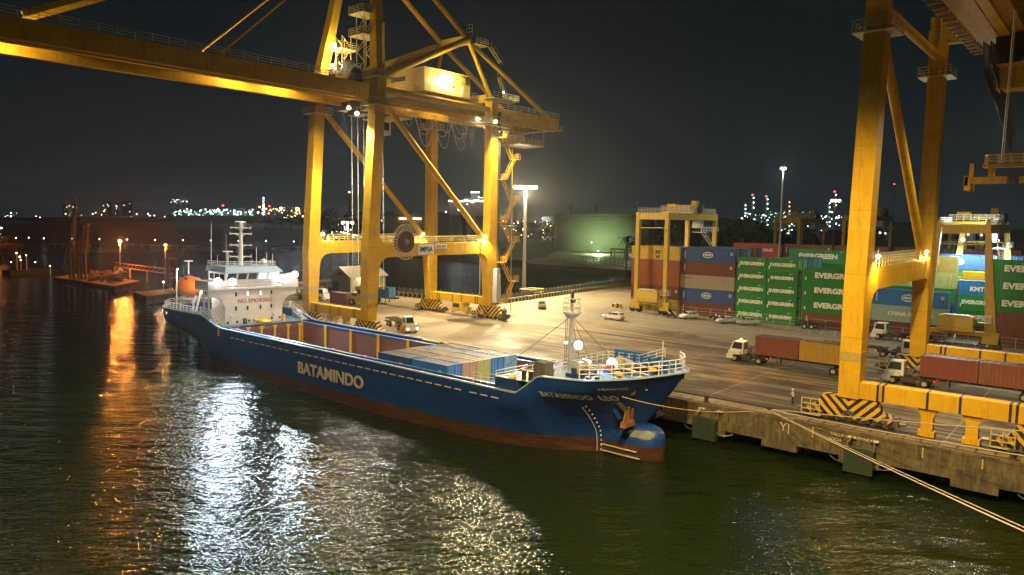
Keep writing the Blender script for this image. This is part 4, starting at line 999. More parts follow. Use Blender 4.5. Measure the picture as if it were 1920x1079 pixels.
stack(-43.5, CL40, 2.9, 120, [(BRN, 'brown', {}), (BLUE, 'blue', {}), (BRN, 'brown', {}), (BLUE, 'blue', {}), (BRN, 'rust brown', {})], 'of the far stack three right of the bright red one')
stack(-30.8, CL40, 2.9, 122, [(BLUE, 'blue', {}), (BLUE, 'blue', {}), (BRN, 'brown', {}), (BRN2, 'brown', {}), (RED, 'orange red', {})], 'of the far stack seen between the right crane legs')
stack(-18, CL40, 2.9, 124, [(BLUE, 'blue', {}), (BLUE, 'blue', {}), (BRN, 'brown', {}), (BRN2, 'brown', {}), (GRYB, 'grey', {})], 'of the far stack behind the right gantry crane')

# ---- containers in the ship hold: five across, two tiers; top tier two bays long
hx = -58.6
HG = 'containers loaded in the ship hold'
top = [[(MBLUE, 'bright blue fronted'), (BLUE, 'dark sided')], [(PINK, 'pinkish brown'), (BRN, 'brown roofed')], [(LIMEC, 'pale yellow'), (BEI, 'grey brown roofed')], [(MBLUE, 'deep blue fronted'), (PALEB, 'pale blue roofed')], [(PALEB, 'light blue'), (BRN, 'brown')]]
acr = ['nearest the water', 'second from the water', 'in the middle', 'second from the quay', 'nearest the quay']
tilt = math.radians(-1.4)
def hold_loc(x, yl, zl):   # ship frame to world with the heel
    return (x, SY + yl * math.cos(tilt) - zl * math.sin(tilt), WZ + yl * math.sin(tilt) + zl * math.cos(tilt))
for k in range(5):
    yl = -5.0 + k * 2.5
    for b_ in range(2):
        c_, cn = top[k][b_]
        o = container(CL20, 2.59, hold_loc(hx - CL20 / 2 - b_ * 6.3, yl, 4.17), c_, f'{cn} container of the {["front", "rear"][b_]} bay in the ship hold, {acr[k]}', group=HG); o.rotation_euler = (tilt, 0, 0)
    for b_ in range(2):
        o = container(CL20, 2.59, hold_loc(hx - CL20 / 2 - b_ * 6.3, yl, 1.56), (MBLUE, BLUE, MBLUE, PALEB, PALEB)[k], f'blue container of the lower tier {["front", "rear"][b_]} bay in the ship hold, {acr[k]}', group=HG); o.rotation_euler = (tilt, 0, 0)
    o = container(CL20, 2.59, hold_loc(hx - CL20 / 2 - 2 * 6.3, yl, 1.56), BRN, f'lone brown container low in the open hold behind the stack, {acr[k]}', group=HG); o.rotation_euler = (tilt, 0, 0)
# ================================================================ SHIP-TO-SHORE CRANES
R1, R2 = 3.7, 34.2
def floodlight(parent, p, m, power, col, dirn=None, r=.36, ang=160, name='floodlight', soft=.6):
    p = Vector(p)
    part(name, lamp_ball(p, r, .7), m, parent)
    part('lamp_bracket', MB().tube(p + Vector((0, 0, r * .7)), p + Vector((0, 0, r * .7 + .5)), .05, 5), RAILM, parent)
    if power:
        q = p + (Vector(dirn).normalized() if dirn else Vector((0, 0, -1))) * (r + .25)
        light(q, power, col, parent, 'SPOT' if dirn else 'POINT', soft, dirn, ang, .5)
def bogie(parent, cx_, cy_, flip=1):
    b = part('bogie', MB().prism([(-1.2, 2.66), (1.2, 2.66), (.5, 1.95), (-.5, 1.95)], 'y', cy_ - .5, cy_ + .5), STRIPE, parent) if False else None
    q = MB()
    def P(poly, hy, q=q): q.prism([(cx_ + a, z) for a, z in poly], 'y', cy_ - hy, cy_ + hy)
    P([(-2.5, 2.66), (2.5, 2.66), (3.3, 1.3), (1.6, 1.0), (0, 1.35), (-1.6, 1.0), (-3.3, 1.3)], .55)
    for s_ in (-1, 1): P([(s_ * 2.3 - 1.7, 1.15), (s_ * 2.3 - .5, 1.75), (s_ * 2.3 + .5, 1.75), (s_ * 2.3 + 1.7, 1.15), (s_ * 2.3 + 1.9, .55), (s_ * 2.3 + .9, .55), (s_ * 2.3, .85), (s_ * 2.3 - .9, .55), (s_ * 2.3 - 1.8, .55)], .65)
    b = part('bogie', q, STRIPE, parent, org=(cx_, cy_, 0))
    w = MB()
    for i in range(8):
        x = cx_ - 3.9 + i * 7.8 / 7; w.tube((x, cy_ - .2, .36), (x, cy_ + .2, .36), .36, 12)
        w.box(x - .42, x + .42, cy_ - .5, cy_ - .25, .3, .72).box(x - .42, x + .42, cy_ + .25, cy_ + .5, .3, .72)
    part('rail_wheel_set', w, DRK, b)
    m = MB()
    for s_ in (-1, 1):
        m.tube((cx_ + s_ * 4.6, cy_, .75), (cx_ + s_ * 5.2, cy_, .75), .22, 8).box(cx_ + s_ * 4.3 - .25, cx_ + s_ * 4.3 + .25, cy_ - .45, cy_ + .45, .35, 1.3)
        m.tube((cx_ + s_ * 3.4, cy_ - .95, 1.0), (cx_ + s_ * 3.4, cy_ - .65, 1.0), .3, 8)
    part('buffer', m, STL, b)
    g = MB().rail([(cx_ - 4.4, cy_ - 1.1, .45), (cx_ - 2.6, cy_ - 1.1, .45)], 1.6, .9, .05).box(cx_ - 4.5, cx_ - 2.5, cy_ - 1.2, cy_ - .7, .38, .44)
    part('bogie_platform', g, RAILM, b)
def sts(x0, x1, label, group, second=False):
    """x0/x1: centre lines of the two leg pairs"""
    cr_ = root('quay_crane', label, 'crane', ((x0 + x1) / 2, 19, 0), 0, group)
    hw = .98
    ZP0, ZP1, ZT = 13.25, 15.55, 43.2
    LN = 2.3    # lean of the waterside leg towards the land
    for x in (x0, x1):
        # waterside leg and landside leg as plates in the y-z plane
        wl = [(R1 - .85, 2.66), (R1 + .95, 2.66), (R1 + 1.6, 11.2)] + arc(R1 + 3.7, 11.2, 2.05, 180, 90, 5) + [(R1 + 3.7, ZP1)] + arc(R1 + 3.2, ZP1 + 1.5, 1.5, 270, 180, 4) + [(R1 + 1.75, 19), (R1 + 1.0 + LN, ZT), (R1 - .95 + LN, ZT), (R1 - .85, ZP0)]
        part('waterside_leg', MB().prism(wl, 'x', x - hw, x + hw), Y, cr_)
        ll = [(R2 + .85, 2.66), (R2 - .95, 2.66), (R2 - 1.6, 11.2)] + arc(R2 - 3.7, 11.2, 2.05, 0, 90, 5) + [(R2 - 3.7, ZP1)] + arc(R2 - 2.6, ZP1 + 1.3, 1.3, 270, 360, 4) + [(R2 - 1.1, 19), (R2 - .8, ZT), (R2 + 1.0, ZT), (R2 + .9, ZP0)]
        part('landside_leg', MB().prism(ll, 'x', x - hw + .05, x + hw - .05), Y, cr_)
        part('portal_beam', MB().box(x - .8, x + .8, R1 + 3.71, R2 - 3.71, ZP0 + .02, ZP1 - .02), Y, cr_)
        wk = MB().box(x - 1.0, x - .1, R1 + 2.5, R2 - 1.2, ZP1 + .03, ZP1 + .09)
        part('portal_walkway', wk, STL, cr_)
        sd = 1 if x == x1 else -1
        part('portal_railing', MB().rail([(x - 1.0, R1 + 2.6, ZP1 + .09), (x - 1.0, R2 - 1.6, ZP1 + .09)], 1.1, 1.2, .05).rail([(x + .75, R1 + 3.6, ZP1 + .05), (x + .75, R2 - 2.6, ZP1 + .05)], 1.1, 1.2, .05), RAILM, cr_)
        part('diagonal_brace', MB().tube((x, R1 + 2.2, 40.6), (x, R2 - 2.6, 16.6), .52, 12).box(x - .15, x + .15, R2 - 3.8, R2 - 1.6, 15.5, 17.4), Y, cr_)
        part('upper_pipe', MB().tube((x, R1 + 1.7, 41.5), (x, R2 + .3, 41.3), .55, 12), Y, cr_)
        # platforms round the leg heads
        for yy, zz in ((R1 + LN - .1, 38.6), (R1 + LN, 43.2), (R2 + .1, 38.7)):
            part('leg_platform', MB().box(x - 1.9, x + 1.9, yy - 2.0, yy + 2.0, zz, zz + .12).rail([(x - 1.85, yy - 1.95, zz + .12), (x + 1.85, yy - 1.95, zz + .12), (x + 1.85, yy + 1.95, zz + .12), (x - 1.85, yy + 1.95, zz + .12)], 1.1, 1.3, .045, closed=True), RAILM, cr_)
        # gutter band low on the leg
        part('leg_band', MB().box(x - hw - .02, x + hw + .02, R1 - .90, R1 + 1.25, 6.4, 7.3), mat('faded_band_paint', (.42, .30, .07), .6, var=.3, scale=6) if 'faded_band_paint' not in MATS else MATS['faded_band_paint'], cr_)
    for y_ in (R1, R2):
        s_ = MB().box(x0 + hw + .003, x1 - hw - .003, y_ - .7, y_ + .7, 2.75, 4.35)
        s_.box(x0 - 1.0, x0 + hw, y_ - .75, y_ + .75, 2.68, 2.74)
        part('sill_beam', s_, Y, cr_)
        n = MB(); L = x1 - x0
        for t in (.16, .19, .42, .58, .81, .84):
            xx = x0 + L * t; n.box(xx - .11, xx + .11, y_ - .704, y_ + .704, 2.746, 4.354)
        part('black_band', n, BLK, cr_)
        if y_ == R1:
            for t in (.42, .64):
                xx = x0 + L * t
                part('stowage_pin_leg', MB().prism([(xx - .9, 2.74), (xx + .9, 2.74), (xx + .5, 1.9), (xx + .5, .55), (xx - .5, .55), (xx - .5, 1.9)], 'y', y_ - .35, y_ + .35).box(xx - .7, xx + .7, y_ - .5, y_ + .5, .06, .55), Y, cr_)
        for x in (x0, x1): bogie(cr_, x, y_)
    GZ0, GZ1 = 40.0, 42.8
    xn, xf = x1 - 3.2, x0 + 2.6     # near and far girder outer faces
    if second: xn, xf = x1 - 6.0, x0 + 6.0
    # cross beams carrying the girders
    part('cross_beam', MB().box(x0 + hw, x1 - hw, R1 + LN - .7, R1 + LN + .7, 42.85, 44.6), Y, cr_)
    part('cross_beam', MB().box(x0 + hw, x1 - hw, R2 - .6, R2 + .8, 42.85, 44.4), Y, cr_)
    for (xa, xb, nm) in ((xn - 1.3, xn, 'n'), (xf, xf + 1.3, 'f')):
        part('boom_girder', MB().box(xa, xb, -60, R1 + LN - 1.5, GZ0 + .25, GZ1), Y, cr_)
        part('main_girder', MB().box(xa, xb, R1 + LN - 1.45, 60.5, GZ0 + .25, GZ1), Y, cr_)
        inner = xa - .5 if nm == 'n' else xb + .5
        part('trolley_rail_ledge', MB().box(min(xa, xb) - (.9 if nm == 'n' else -1.3), (xa if nm == 'n' else xb + .9), -60, 60.5, GZ0, GZ0 + .24).box(xa - .35 if nm == 'n' else xb + .25, xa - .25 if nm == 'n' else xb + .35, -60, 60.5, GZ0 + .245, GZ0 + .45), Y, cr_)
        part('girder_railing', MB().rail([(xb if nm == 'n' else xa, -60, GZ1), (xb if nm == 'n' else xa, 60.5, GZ1)], 1.1, 2.2, .045), RAILM, cr_)
    ft = MB()
    for y_ in range(-56, 58, 9): ft.box(xf + 1.3, xn - 1.3, y_, y_ + .6, GZ0 + 1.6, GZ1 - .1)
    part('girder_tie', ft, Y, cr_)
    part('girder_end_platform', MB().box(xf, xn, 60.52, 61.8, GZ0 + .3, GZ0 + .42).rail([(xf, 61.8, GZ0 + .42), (xn, 61.8, GZ0 + .42)], 1.1, 1.5, .05), RAILM, cr_)
    hb = MB()
    hb.prism([(R1 + LN - 3.2, GZ1), (R1 + LN + .2, GZ1), (R1 + LN + .2, GZ1 + 1.6), (R1 + LN - 1.8, GZ1 + 2.4)], 'x', xn - 1.2, xn - .1); part('boom_hinge', hb, DRK, cr_); hb = MB().prism([(R1 + LN - 3.2, GZ1), (R1 + LN + .2, GZ1), (R1 + LN + .2, GZ1 + 1.6), (R1 + LN - 1.8, GZ1 + 2.4)], 'x', xf + .1, xf + 1.2)
    part('boom_hinge', hb, DRK, cr_)
    # apex frame
    ax = (x0 + x1) / 2
    AZ, AY = 70.0, R1 + LN + 3.5
    CX_ = {1: 8.2, -1: 1.9}
    for x, s_ in ((x0, 1), (x1, -1)):
        part('apex_leg', MB().beam((x, R1 + LN, 43.3), (x + s_ * 5.2, AY, AZ), 1.9, 1.9, 1.2, 1.2), Y, cr_)
        part('rear_stay', MB().tube((x + s_ * 5.2, AY, AZ), (x + s_ * CX_[s_], 29.4, 54.2), .50, 12), Y, cr_)
        part('front_strut', MB().tube((x + s_ * CX_[s_], 29.4, 54.2), (x, R1 + LN + .8, 43.6), .62, 12), Y, cr_)
        part('rear_strut', MB().tube((x + s_ * CX_[s_], 29.4, 54.2), (x, R2, 43.4), .42, 12), Y, cr_)
        part('back_stay', MB().tube((x + s_ * CX_[s_], 29.6, 54.0), ((xn - .6) if s_ < 0 else xf + .6, 57.4, 42.7), .45, 10), Y, cr_)
        xg = (xn - .6) if s_ < 0 else xf + .6
        part('boom_stay', MB().tube((x + s_ * 5.2, AY, AZ), (xg, -19.5, 43.3), .2, 6).lathe((xg, -19.5, 43.2), [(.5, -.4), (.6, 0), (.4, .4)], 8), Y, cr_)
        part('outer_boom_stay', MB().beam((x + s_ * 5.2, AY, AZ + 1), (xg, -44, 43.4), .35, .7), Y, cr_)
    part('rear_cross_pipe', MB().box(x0 + 7.9, x1 - 1.6, 28.7, 30.1, 53.4, 54.9), Y, cr_)
    part('apex_platform', MB().box(x1 - 2.6, x1 - .4, 30.2, 33.6, 53.4, 53.5).rail([(x1 - 2.6, 33.6, 53.5), (x1 - .4, 33.6, 53.5), (x1 - .4, 30.2, 53.5)], 1.1, 1.0, .05).stair((x1 - .2, 33.8, 53.4), (x1 - .2, 37.0, 50.8), .8, (1, 0, 0)).rail([(x1 - 2.2, 29.4, 54.9), (x1 - .8, 29.4, 54.9)], 2.0, .8, .05), RAILM, cr_)
    # machinery house
    HX0, HX1, HY0, HY1 = ax - 4.6, (xn + 1.2), 18.2, 30.2
    if second: HY0, HY1 = 6.0, 18
    hz = 43.0
    h = part('machinery_house', MB().prism([(HY0, hz), (HY1, hz), (HY1, hz + 4.0), (HY0, hz + 4.3)], 'x', HX0, HX1), YH, cr_)
    part('house_roof', MB().box(HX0 - .15, HX1 + .15, HY0 - .15, HY1 + .15, hz + 4.31, hz + 4.42), YH, h)
    part('house_base', MB().box(HX0 - .8, HX1 + 1.2, HY0 - 1, HY1 + 1, hz - .19, hz - .002), Y, h)
    part('house_walkway_rail', MB().rail([(HX1 + 1.1, HY0 - .9, hz), (HX1 + 1.1, HY1 + .9, hz)], 1.1, 1.3, .045), RAILM, h)
    if not second:
        part('lit_panel', MB().box(HX1 + .003, HX1 + .03, HY0 + 3.0, HY0 + 4.0, hz + 1.3, hz + 2.1), WHT, h)
        for i, y_ in enumerate((HY0 + 3.2, HY0 + 7.2)): part('number_plate', MB().box(HX1 + .031, HX1 + .05, y_, y_ + .5, hz + 1.45, hz + 1.95), BLK, h)
        lettering('QC10', .9, LETK, cr_, (HX1 + .06, HY0 + 5.6, hz + 1.75), '+x', .01, 1, 1.2)
        lettering('port  ort', .7, LETK, cr_, (HX1 + .06, HY0 + 5.9, hz + 3.4), '+x')
        part('emblem', MB().prism([(HY0 + 3.1, hz + 3.0), (HY0 + 3.3, hz + 3.0), (HY0 + 3.6, hz + 3.6), (HY0 + 4.2, hz + 3.6), (HY0 + 4.1, hz + 3.8), (HY0 + 3.3, hz + 3.8)], 'x', HX1 + .03, HX1 + .06), LETR, h)
        part('house_door', MB().box(HX1 + .003, HX1 + .05, HY0 + 9.2, HY0 + 10.1, hz, hz + 2.1), LGR, h)
        part('vent_hood', MB().prism([(HY0 + 9.0, hz + 2.6), (HY0 + 10.2, hz + 2.6), (HY0 + 10.2, hz + 3.4), (HY0 + 9.6, hz + 3.8), (HY0 + 9.0, hz + 3.4)], 'x', HX1, HX1 + .5), YH, h)
        part('wall_louvre', MB().box(HX0 + 2, HX0 + 6, HY0 - .12, HY0 - .003, hz + 2.4, hz + 3.2), DRK, h)
    return cr_, dict(xn=xn, xf=xf, hz=hz, HX1=HX1, HY0=HY0)
c1, g1 = sts(-114.7, -97.6, 'tall yellow quay crane with boom out standing left of the photo centre behind the ship', 'ship-to-shore cranes')
# lights of the left crane
floodlight(c1, (-99.3, R1 - .8, 37.2), L_WHITE, 14000, (1, .93, .8), (-.1, -.3, -1), .40, 138)
floodlight(c1, (-114.2, R1 + 2.6, 16.9), L_WARM, 2600, WARM, (.35, .35, -1), .38, 178)
floodlight(c1, (-113.4, R2 - 3.6, 16.7), L_WARM, 2600, WARM, (.3, -.3, -1), .38, 178)
floodlight(c1, (-96.8, R2 - 2.4, 16.6), L_WHITE, 4200, (1, .82, .55), (.4, -.3, -1), .36, 178)
floodlight(c1, (-94.9, 27.4, 38.7), L_WHITE, 14000, (1, .80, .50), (.5, -.35, -1), .36, 140)
floodlight(c1, (-94.9, 32.4, 38.7), L_WHITE, 14000, (1, .80, .50), (.6, .2, -1), .36, 140)
floodlight(c1, (-96.0, 36.0, 44.8), L_WHITE, 700, WHITE, (.3, .5, -1), .28, 170)
floodlight(c1, (g1['HX1'] + 1.3, g1['HY0'] + 5.6, g1['hz'] + 3.3), L_WARM, 0, WARM, None, .22)
light((g1['HX1'] + 1.5, g1['HY0'] + 5.6, g1['hz'] + 2.6), 1300, (1, .88, .5), c1, 'POINT', .3)
for y_, p_ in ((-50, 2600), (-44, 900), (-13, 1100), (-5, 1300), (14, 350), (25, 400), (31, 450), (48, 250)):
    light((g1['xf'] + 4.5, y_, 42.2), p_ * .55, WARM, c1, 'POINT', .4)
    part('girder_lamp', lamp_ball((g1['xf'] + 4.5, y_, 42.55), .14), L_WARM, c1)
light((-110.6, R1 + 2.2, 47.2), 900, (1, .85, .55), c1, 'POINT', .3)
floodlight(c1, (-110.3, R1 + 2.9, 50.6), L_WARM, 900, (1, .85, .55), None, .34)
# stair tower on the landside right leg, lattice towers, trolley, cab
q = MB(); tw = MB(); xx = -95.9; yy = R2 + 2.4
levels = [3.2, 7.4, 11.4, 15.4, 19.4, 23.6, 27.8, 32, 36, 40.4]
for i, z in enumerate(levels):
    tw.box(xx - .7, xx + .9, yy + (2.3 if i % 2 else -1.7), yy + (3.6 if i % 2 else -.4), z, z + .08)
    y0 = yy + (2.3 if i % 2 else -1.7); tw.rail([(xx + .9, y0, z + .08), (xx + .9, y0 + 1.3, z + .08), (xx - .7, y0 + 1.3, z + .08)], 1.05, .8, .04)
    if i < len(levels) - 1:
        a = (xx + (.4 if i % 2 == 0 else -.3), yy + (-.4 if i % 2 == 0 else 2.3), z); b2 = (xx + (.4 if i % 2 == 0 else -.3), yy + (2.3 if i % 2 == 0 else -.4), levels[i + 1]); tw.stair(a, b2, .75)
for (a, b2) in ((xx - .75, yy - 1.2), (xx - .75, yy + 3.0)): tw.tube((a, b2, 1.2), (a, b2, 40), .08, 5)
part('stair_tower', tw, Y, c1)
part('cable_duct', MB().box(-97.2, -96.4, R2 + 1.0, R2 + 1.5, 3, 41).beam((-96.4, R2 + .95, 3), (-96.4, R2 + 1.0, 41), .12, .12), DRK, c1)
part('electrical_cabinet', MB().box(-96.6, -95.4, R2 - .4, R2 + .9, 3.4, 6.8).box(-96.6, -95.5, R2 - .2, R2 + .9, 6.82, 9.0).box(-96.6, -95.6, R2 - .1, R2 + .8, 9.02, 10.2), LGR, c1)
part('red_cone_lamp', MB().lathe((-95.4, R2 + 3.9, 4.6), [(.3, 0), (.22, .9), (.05, 1.2)], 8), ORG, c1)
def lattice(parent, cx_, cy_, z0, z1, w, lv, m_, name='lattice_tower'):
    q = MB()
    for a in (-1, 1):
        for b_ in (-1, 1): q.beam((cx_ + a * w, cy_ + b_ * w, z0), (cx_ + a * w, cy_ + b_ * w, z1), .14, .14)
    n = max(2, int((z1 - z0) / 1.6)); dz = (z1 - z0) / n
    for i in range(n):
        z = z0 + i * dz
        for a in (-1, 1):
            s_ = 1 if i % 2 else -1
            q.beam((cx_ + a * w, cy_ - s_ * w, z), (cx_ + a * w, cy_ + s_ * w, z + dz), .09, .09); q.beam((cx_ - s_ * w, cy_ + a * w, z), (cx_ + s_ * w, cy_ + a * w, z + dz), .09, .09)
    for z in lv:
        q.box(cx_ - w - 1, cx_ + w + 1, cy_ - w - 1, cy_ + w + 1, z, z + .1); q.rail([(cx_ - w - .95, cy_ - w - .95, z + .1), (cx_ + w + .95, cy_ - w - .95, z + .1), (cx_ + w + .95, cy_ + w + .95, z + .1), (cx_ - w - .95, cy_ + w + .95, z + .1)], 1.1, 1.2, .05, closed=True)
    return part(name, q, m_, parent)
lattice(c1, -109.6, R1 + 4.2, 43.0, 52.0, .95, (45.8, 49.6), RAILM)
lattice(c1, -101.9, R1 + 3.0, 43.0, 55.0, 1.0, (50.6, 54.2), RAILM)
part('roof_tank', MB().lathe((-106.0, R1 + 2.6, 44.6), [(1.1, 0), (1.1, 2.2), (.9, 2.5), (.1, 2.6)], 14).rail([(-112, R1 + .5, 44.6), (-100, R1 + .5, 44.6)], 1.0, 1.2, .05).tube((-108.4, R1 + 2, 44.6), (-108.4, R1 + 2, 47.8), .25, 6), LGR, c1)
tr = part('trolley', MB().box(-110.6, -102.6, 7.0, 12.2, 39.0, 39.5).box(-110.2, -103.2, 7.6, 11.6, 39.52, 40.6).box(-109, -104, 8.2, 10.8, 38.2, 38.98), DRK, c1)
part('trolley_walkway', MB().box(-102.6, -101.4, 6.2, 13.0, 38.3, 38.4).rail([(-101.4, 6.2, 38.4), (-101.4, 13, 38.4)], 1.1, 1.1, .05).rail([(-102.6, 6.2, 38.4), (-101.4, 6.2, 38.4)], 1.1, 1.1, .05).box(-103.2, -101.6, 7.5, 8.6, 38.5, 40.2), RAILM, tr)
cb = part('operator_cab', MB().prism([(12.6, 35.2), (15.4, 35.2), (15.4, 37.9), (12.6, 37.9), (12.2, 36.4)], 'x', -108.4, -105.6), WHT, tr)
part('cab_window', MB().box(-105.59, -105.55, 12.9, 15.0, 36.0, 37.4), GLS, cb)
part('cab_platform', MB().box(-110, -101.5, 12.2, 17.2, 37.95, 38.1).rail([(-101.5, 12.2, 38.1), (-101.5, 17.2, 38.1), (-110, 17.2, 38.1)], 1.0, 1.2, .05).beam((-103, 16.5, 38.1), (-103, 16.5, 40), .15, .15), RAILM, tr)
floodlight(c1, (-104.0, 4.8, 38.7), L_WARM, 2400, (1, .86, .6), (.1, -.3, -1), .38, 170)
floodlight(c1, (-102.4, 3.6, 38.6), L_WARM, 0, WARM, None, .26)
for i, (dx, dy) in enumerate(((-2.2, -1.0), (-1.0, -.6), (.2, -.2), (1.4, 1.4), (1.9, 1.9), (2.6, 2.2))): part('hoist_cable', MB().tube((-105.8 + dx, 9.4 + dy, 38.8), (-105.8 + dx, 9.4 + dy, 7.0), .04, 4), LETW, c1)
# festoon loops under the girder and end basket
def loop(x, y0, y1, z, sag, r, m_, mbq):
    pts = []
    for i in range(15):
        t = i / 14; u = 2 * t - 1; pts.append((x + .5 * math.sin(3 * t), y0 + (y1 - y0) * t, z - sag * (1 - abs(u) ** 2.6)))
    mbq.path(pts, r, 5)
q = MB()
for k, (y0, y1) in enumerate(((19.5, 24.2), (24.3, 28.8), (28.9, 33.4))):
    for j in range(3): loop(g1['xn'] - 2.0 - .5 * j, y0, y1 - .3, 39.6, 3.0 + 2.6 * (j % 2) + .4 * j, .07, LETC, q)
for (y0, y1) in ((16, 17.6),): loop(g1['xn'] - 1.8, y0, y1, 39.6, 2.8, .06, LETC, q)
part('festoon_cable', q, mat('pale_cable_sheath', (.55, .46, .36), .6), c1)
q = MB()
for k in range(7): loop(g1['xf'] + 1.6, 38 + k * 2.6, 40.4 + k * 2.6, 39.6, 3.5 + 1.2 * (k % 3), .06, BLK, q)
for k in range(4): loop(g1['xf'] + 1.6, 5 + k * 3.4, 8.2 + k * 3.4, 39.4, 4.0 + (k % 2), .06, BLK, q)
part('dark_cable_loop', q, DRK, c1)
part('end_basket', MB().box(-107.5, -101.6, 47.5, 56.2, 36.2, 36.45).rail([(-107.4, 47.6, 36.45), (-101.7, 47.6, 36.45), (-101.7, 56.1, 36.45), (-107.4, 56.1, 36.45)], 1.2, 1.1, .05, closed=True).beam((-101.7, 47.6, 36.4), (-101.7, 47.6, 40.2), .12, .12).beam((-101.7, 56.1, 36.4), (-101.7, 56.1, 40.2), .12, .12).beam((-107.4, 47.6, 36.4), (-107.4, 47.6, 40.2), .12, .12).beam((-107.4, 56.1, 36.4), (-107.4, 56.1, 40.2), .12, .12).box(-106.5, -103.5, 49, 51.5, 36.5, 38.6), RAILM, c1)
part('side_duct', MB().tube((g1['xn'] + .7, 14, 41.6), (g1['xn'] + .7, 30, 41.6), .38, 8).box(g1['xn'] + .1, g1['xn'] + .3, 10, 27.4, 40.9, 41.2), mat('grey_blue_duct', (.26, .27, .25), .5), c1)
part('lamp_gantry', MB().box(-96.4, -95.4, 25.5, 38, 38.0, 38.1).rail([(-95.4, 25.5, 38.1), (-95.4, 38, 38.1)], 1.1, 1.6, .045), RAILM, c1)
part('rear_platform', MB().box(-98.2, -95.2, R2 - 2, R2 + 5.5, 43.25, 43.4).rail([(-95.2, R2 - 2, 43.4), (-95.2, R2 + 5.5, 43.4), (-98.2, R2 + 5.5, 43.4)], 1.1, 1.2, .05).stair((-95.0, R2 + 1.2, 43.4), (-95.0, R2 - .8, 47.2), .7, (1, 0, 0)), RAILM, c1)
# cable reel on the portal beam
cy_r, cz_r = 10.1, 15.9
rl = part('cable_reel', MB().tube((-96.3, cy_r, cz_r), (-95.15, cy_r, cz_r), 1.85, 24), mat('dark_cable_coils', (.07, .035, .02), .7, var=.5, scale=6), c1)
q = MB()
for i in range(32):
    a = i * math.pi / 16; c_, s_ = math.cos(a), math.sin(a); q.beam((-95.42, cy_r + .3 * c_, cz_r + .3 * s_), (-95.3, cy_r + 3.0 * c_, cz_r + 3.0 * s_), .09, .10)
part('reel_spoke', q, LETC, rl)['kind'] = 'stuff'
q = MB(); ringp = [(-95.3, cy_r + 3.05 * math.cos(i * math.pi / 16), cz_r + 3.05 * math.sin(i * math.pi / 16)) for i in range(33)]
part('reel_rim', q.path(ringp, .05, 5), LETC, rl)
part('reel_hub', MB().lathe((-95.4, cy_r, cz_r), [(.5, -.1), (.5, .3), (.2, .4)], 12, 'x'), STL, rl)
part('name_board', MB().box(-96.79, -96.70, 14.2, 18.0, 13.5, 15.3), WHT, c1)
lettering('IMPSA', 1.25, LETB, c1, (-96.68, 16.1, 14.42), '+x', .035, .88, 1.06)
part('load_board', MB().box(-96.79, -96.72, 18.4, 21.3, 14.5, 15.3), WHT, c1)
lettering('SWL 50T', .62, LETK, c1, (-96.70, 19.85, 14.9), '+x')
lettering('QC 10', .8, LETK, c1, (-97.6 + .99, R1 + .1, 5.2), '+x')
part('ladder_run', MB().beam((-96.3, R1 + 2.4, 43.3), (-96.3, R1 + 2.4, 52), .5, .1), RAILM, c1)
part('checker_cabin', MB().box(-107.2, -104.0, R2 - 1.2, R2 + .9, .9, 2.74).box(-104.0, -103.2, R2 - .9, R2 + .6, .5, 1.9).box(-107.6, -107.2, R2 - 1, R2 + .7, .6, 2.2), Y2, c1)
part('cabin_window', MB().box(-106.8, -105.0, R2 - 1.24, R2 - 1.205, 1.7, 2.5), GLS, c1)
part('valve_cluster', MB().lathe((-92.9, R2 - .8, .3), [(.5, 0), (.7, .6), (.4, 1.3), (.55, 1.9), (.1, 2.4)], 8).tube((-92.6, R2 - .4, 1.2), (-91.8, R2 - .4, 1.2), .25, 8), DRK, c1)

# ---------- right crane
c2, g2 = sts(-20.55, -4.0, 'yellow quay crane at the right whose two legs and sill beams fill the photo edge', 'ship-to-shore cranes', second=True)
floodlight(c2, (-19.3, R1 + 2.2, 16.8), L_WARM, 1500, (1, .66, .26), (.1, .3, -1), .26, 178)
floodlight(c2, (-19.9, R2 - 2.7, 16.6), L_WARM, 1500, (1, .66, .26), (.1, -.3, -1), .26, 178)
floodlight(c2, (-8.6, 22, 35.0), L_WHITE, 4500, (1, .85, .6), (0, -.3, -1), .40, 140)
floodlight(c2, (-14.0, -22, 39.0), L_WARM, 11000, (1, .68, .26), (-.30, .25, -1), .40, 118)
floodlight(c2, (-14.0, -44, 39.0), L_WARM, 26000, (1, .70, .30), (-.5, .45, -1), .40, 110)
floodlight(c2, (-14.0, -58, 39.0), L_WARM, 24000, (1, .74, .36), (-.45, .75, -1), .40, 100)  # flood added out of view at the boom tip to brighten the bow
floodlight(c2, (-14.6, 50, 38.4), L_WARM, 2500, (1, .72, .34), (-.3, .1, -1), .36, 120)
for y_ in (2, 14, 26): light((-12.2, y_, 43.6), 200, (1, .80, .34), c2, 'POINT', .4); part('girder_lamp', lamp_ball((-12.2, y_, 44.0), .16), L_WARM, c2)
part('side_gangway', MB().box(-16.6, -15.3, -8, 32, 41.0, 41.1), DRK, c2)
part('gangway_railing', MB().rail([(-16.6, -8, 41.1), (-16.6, 32, 41.1)], 1.1, 1.4, .05), RAILM, c2)
q = MB()
for y_ in range(-6, 34, 2): q.box(-16.5, -15.2, y_, y_ + .2, 40.7, 40.95)
part('gangway_bearer', q, Y, c2)
part('leg_ladder', MB().beam((-20.2, R2 - 1.3, 42), (-20.2, R2 - 1.3, 48), .05, .4).rail([(-21.5, R2 - 1.2, 43.4), (-19, R2 - 1.2, 43.4)], 1.1, 1, .05), RAILM, c2)
part('cross_head', MB().box(-21.5, -14.4, R2 - .9, R2 + 1.1, 43.2, 46.2), Y, c2)
q = MB()
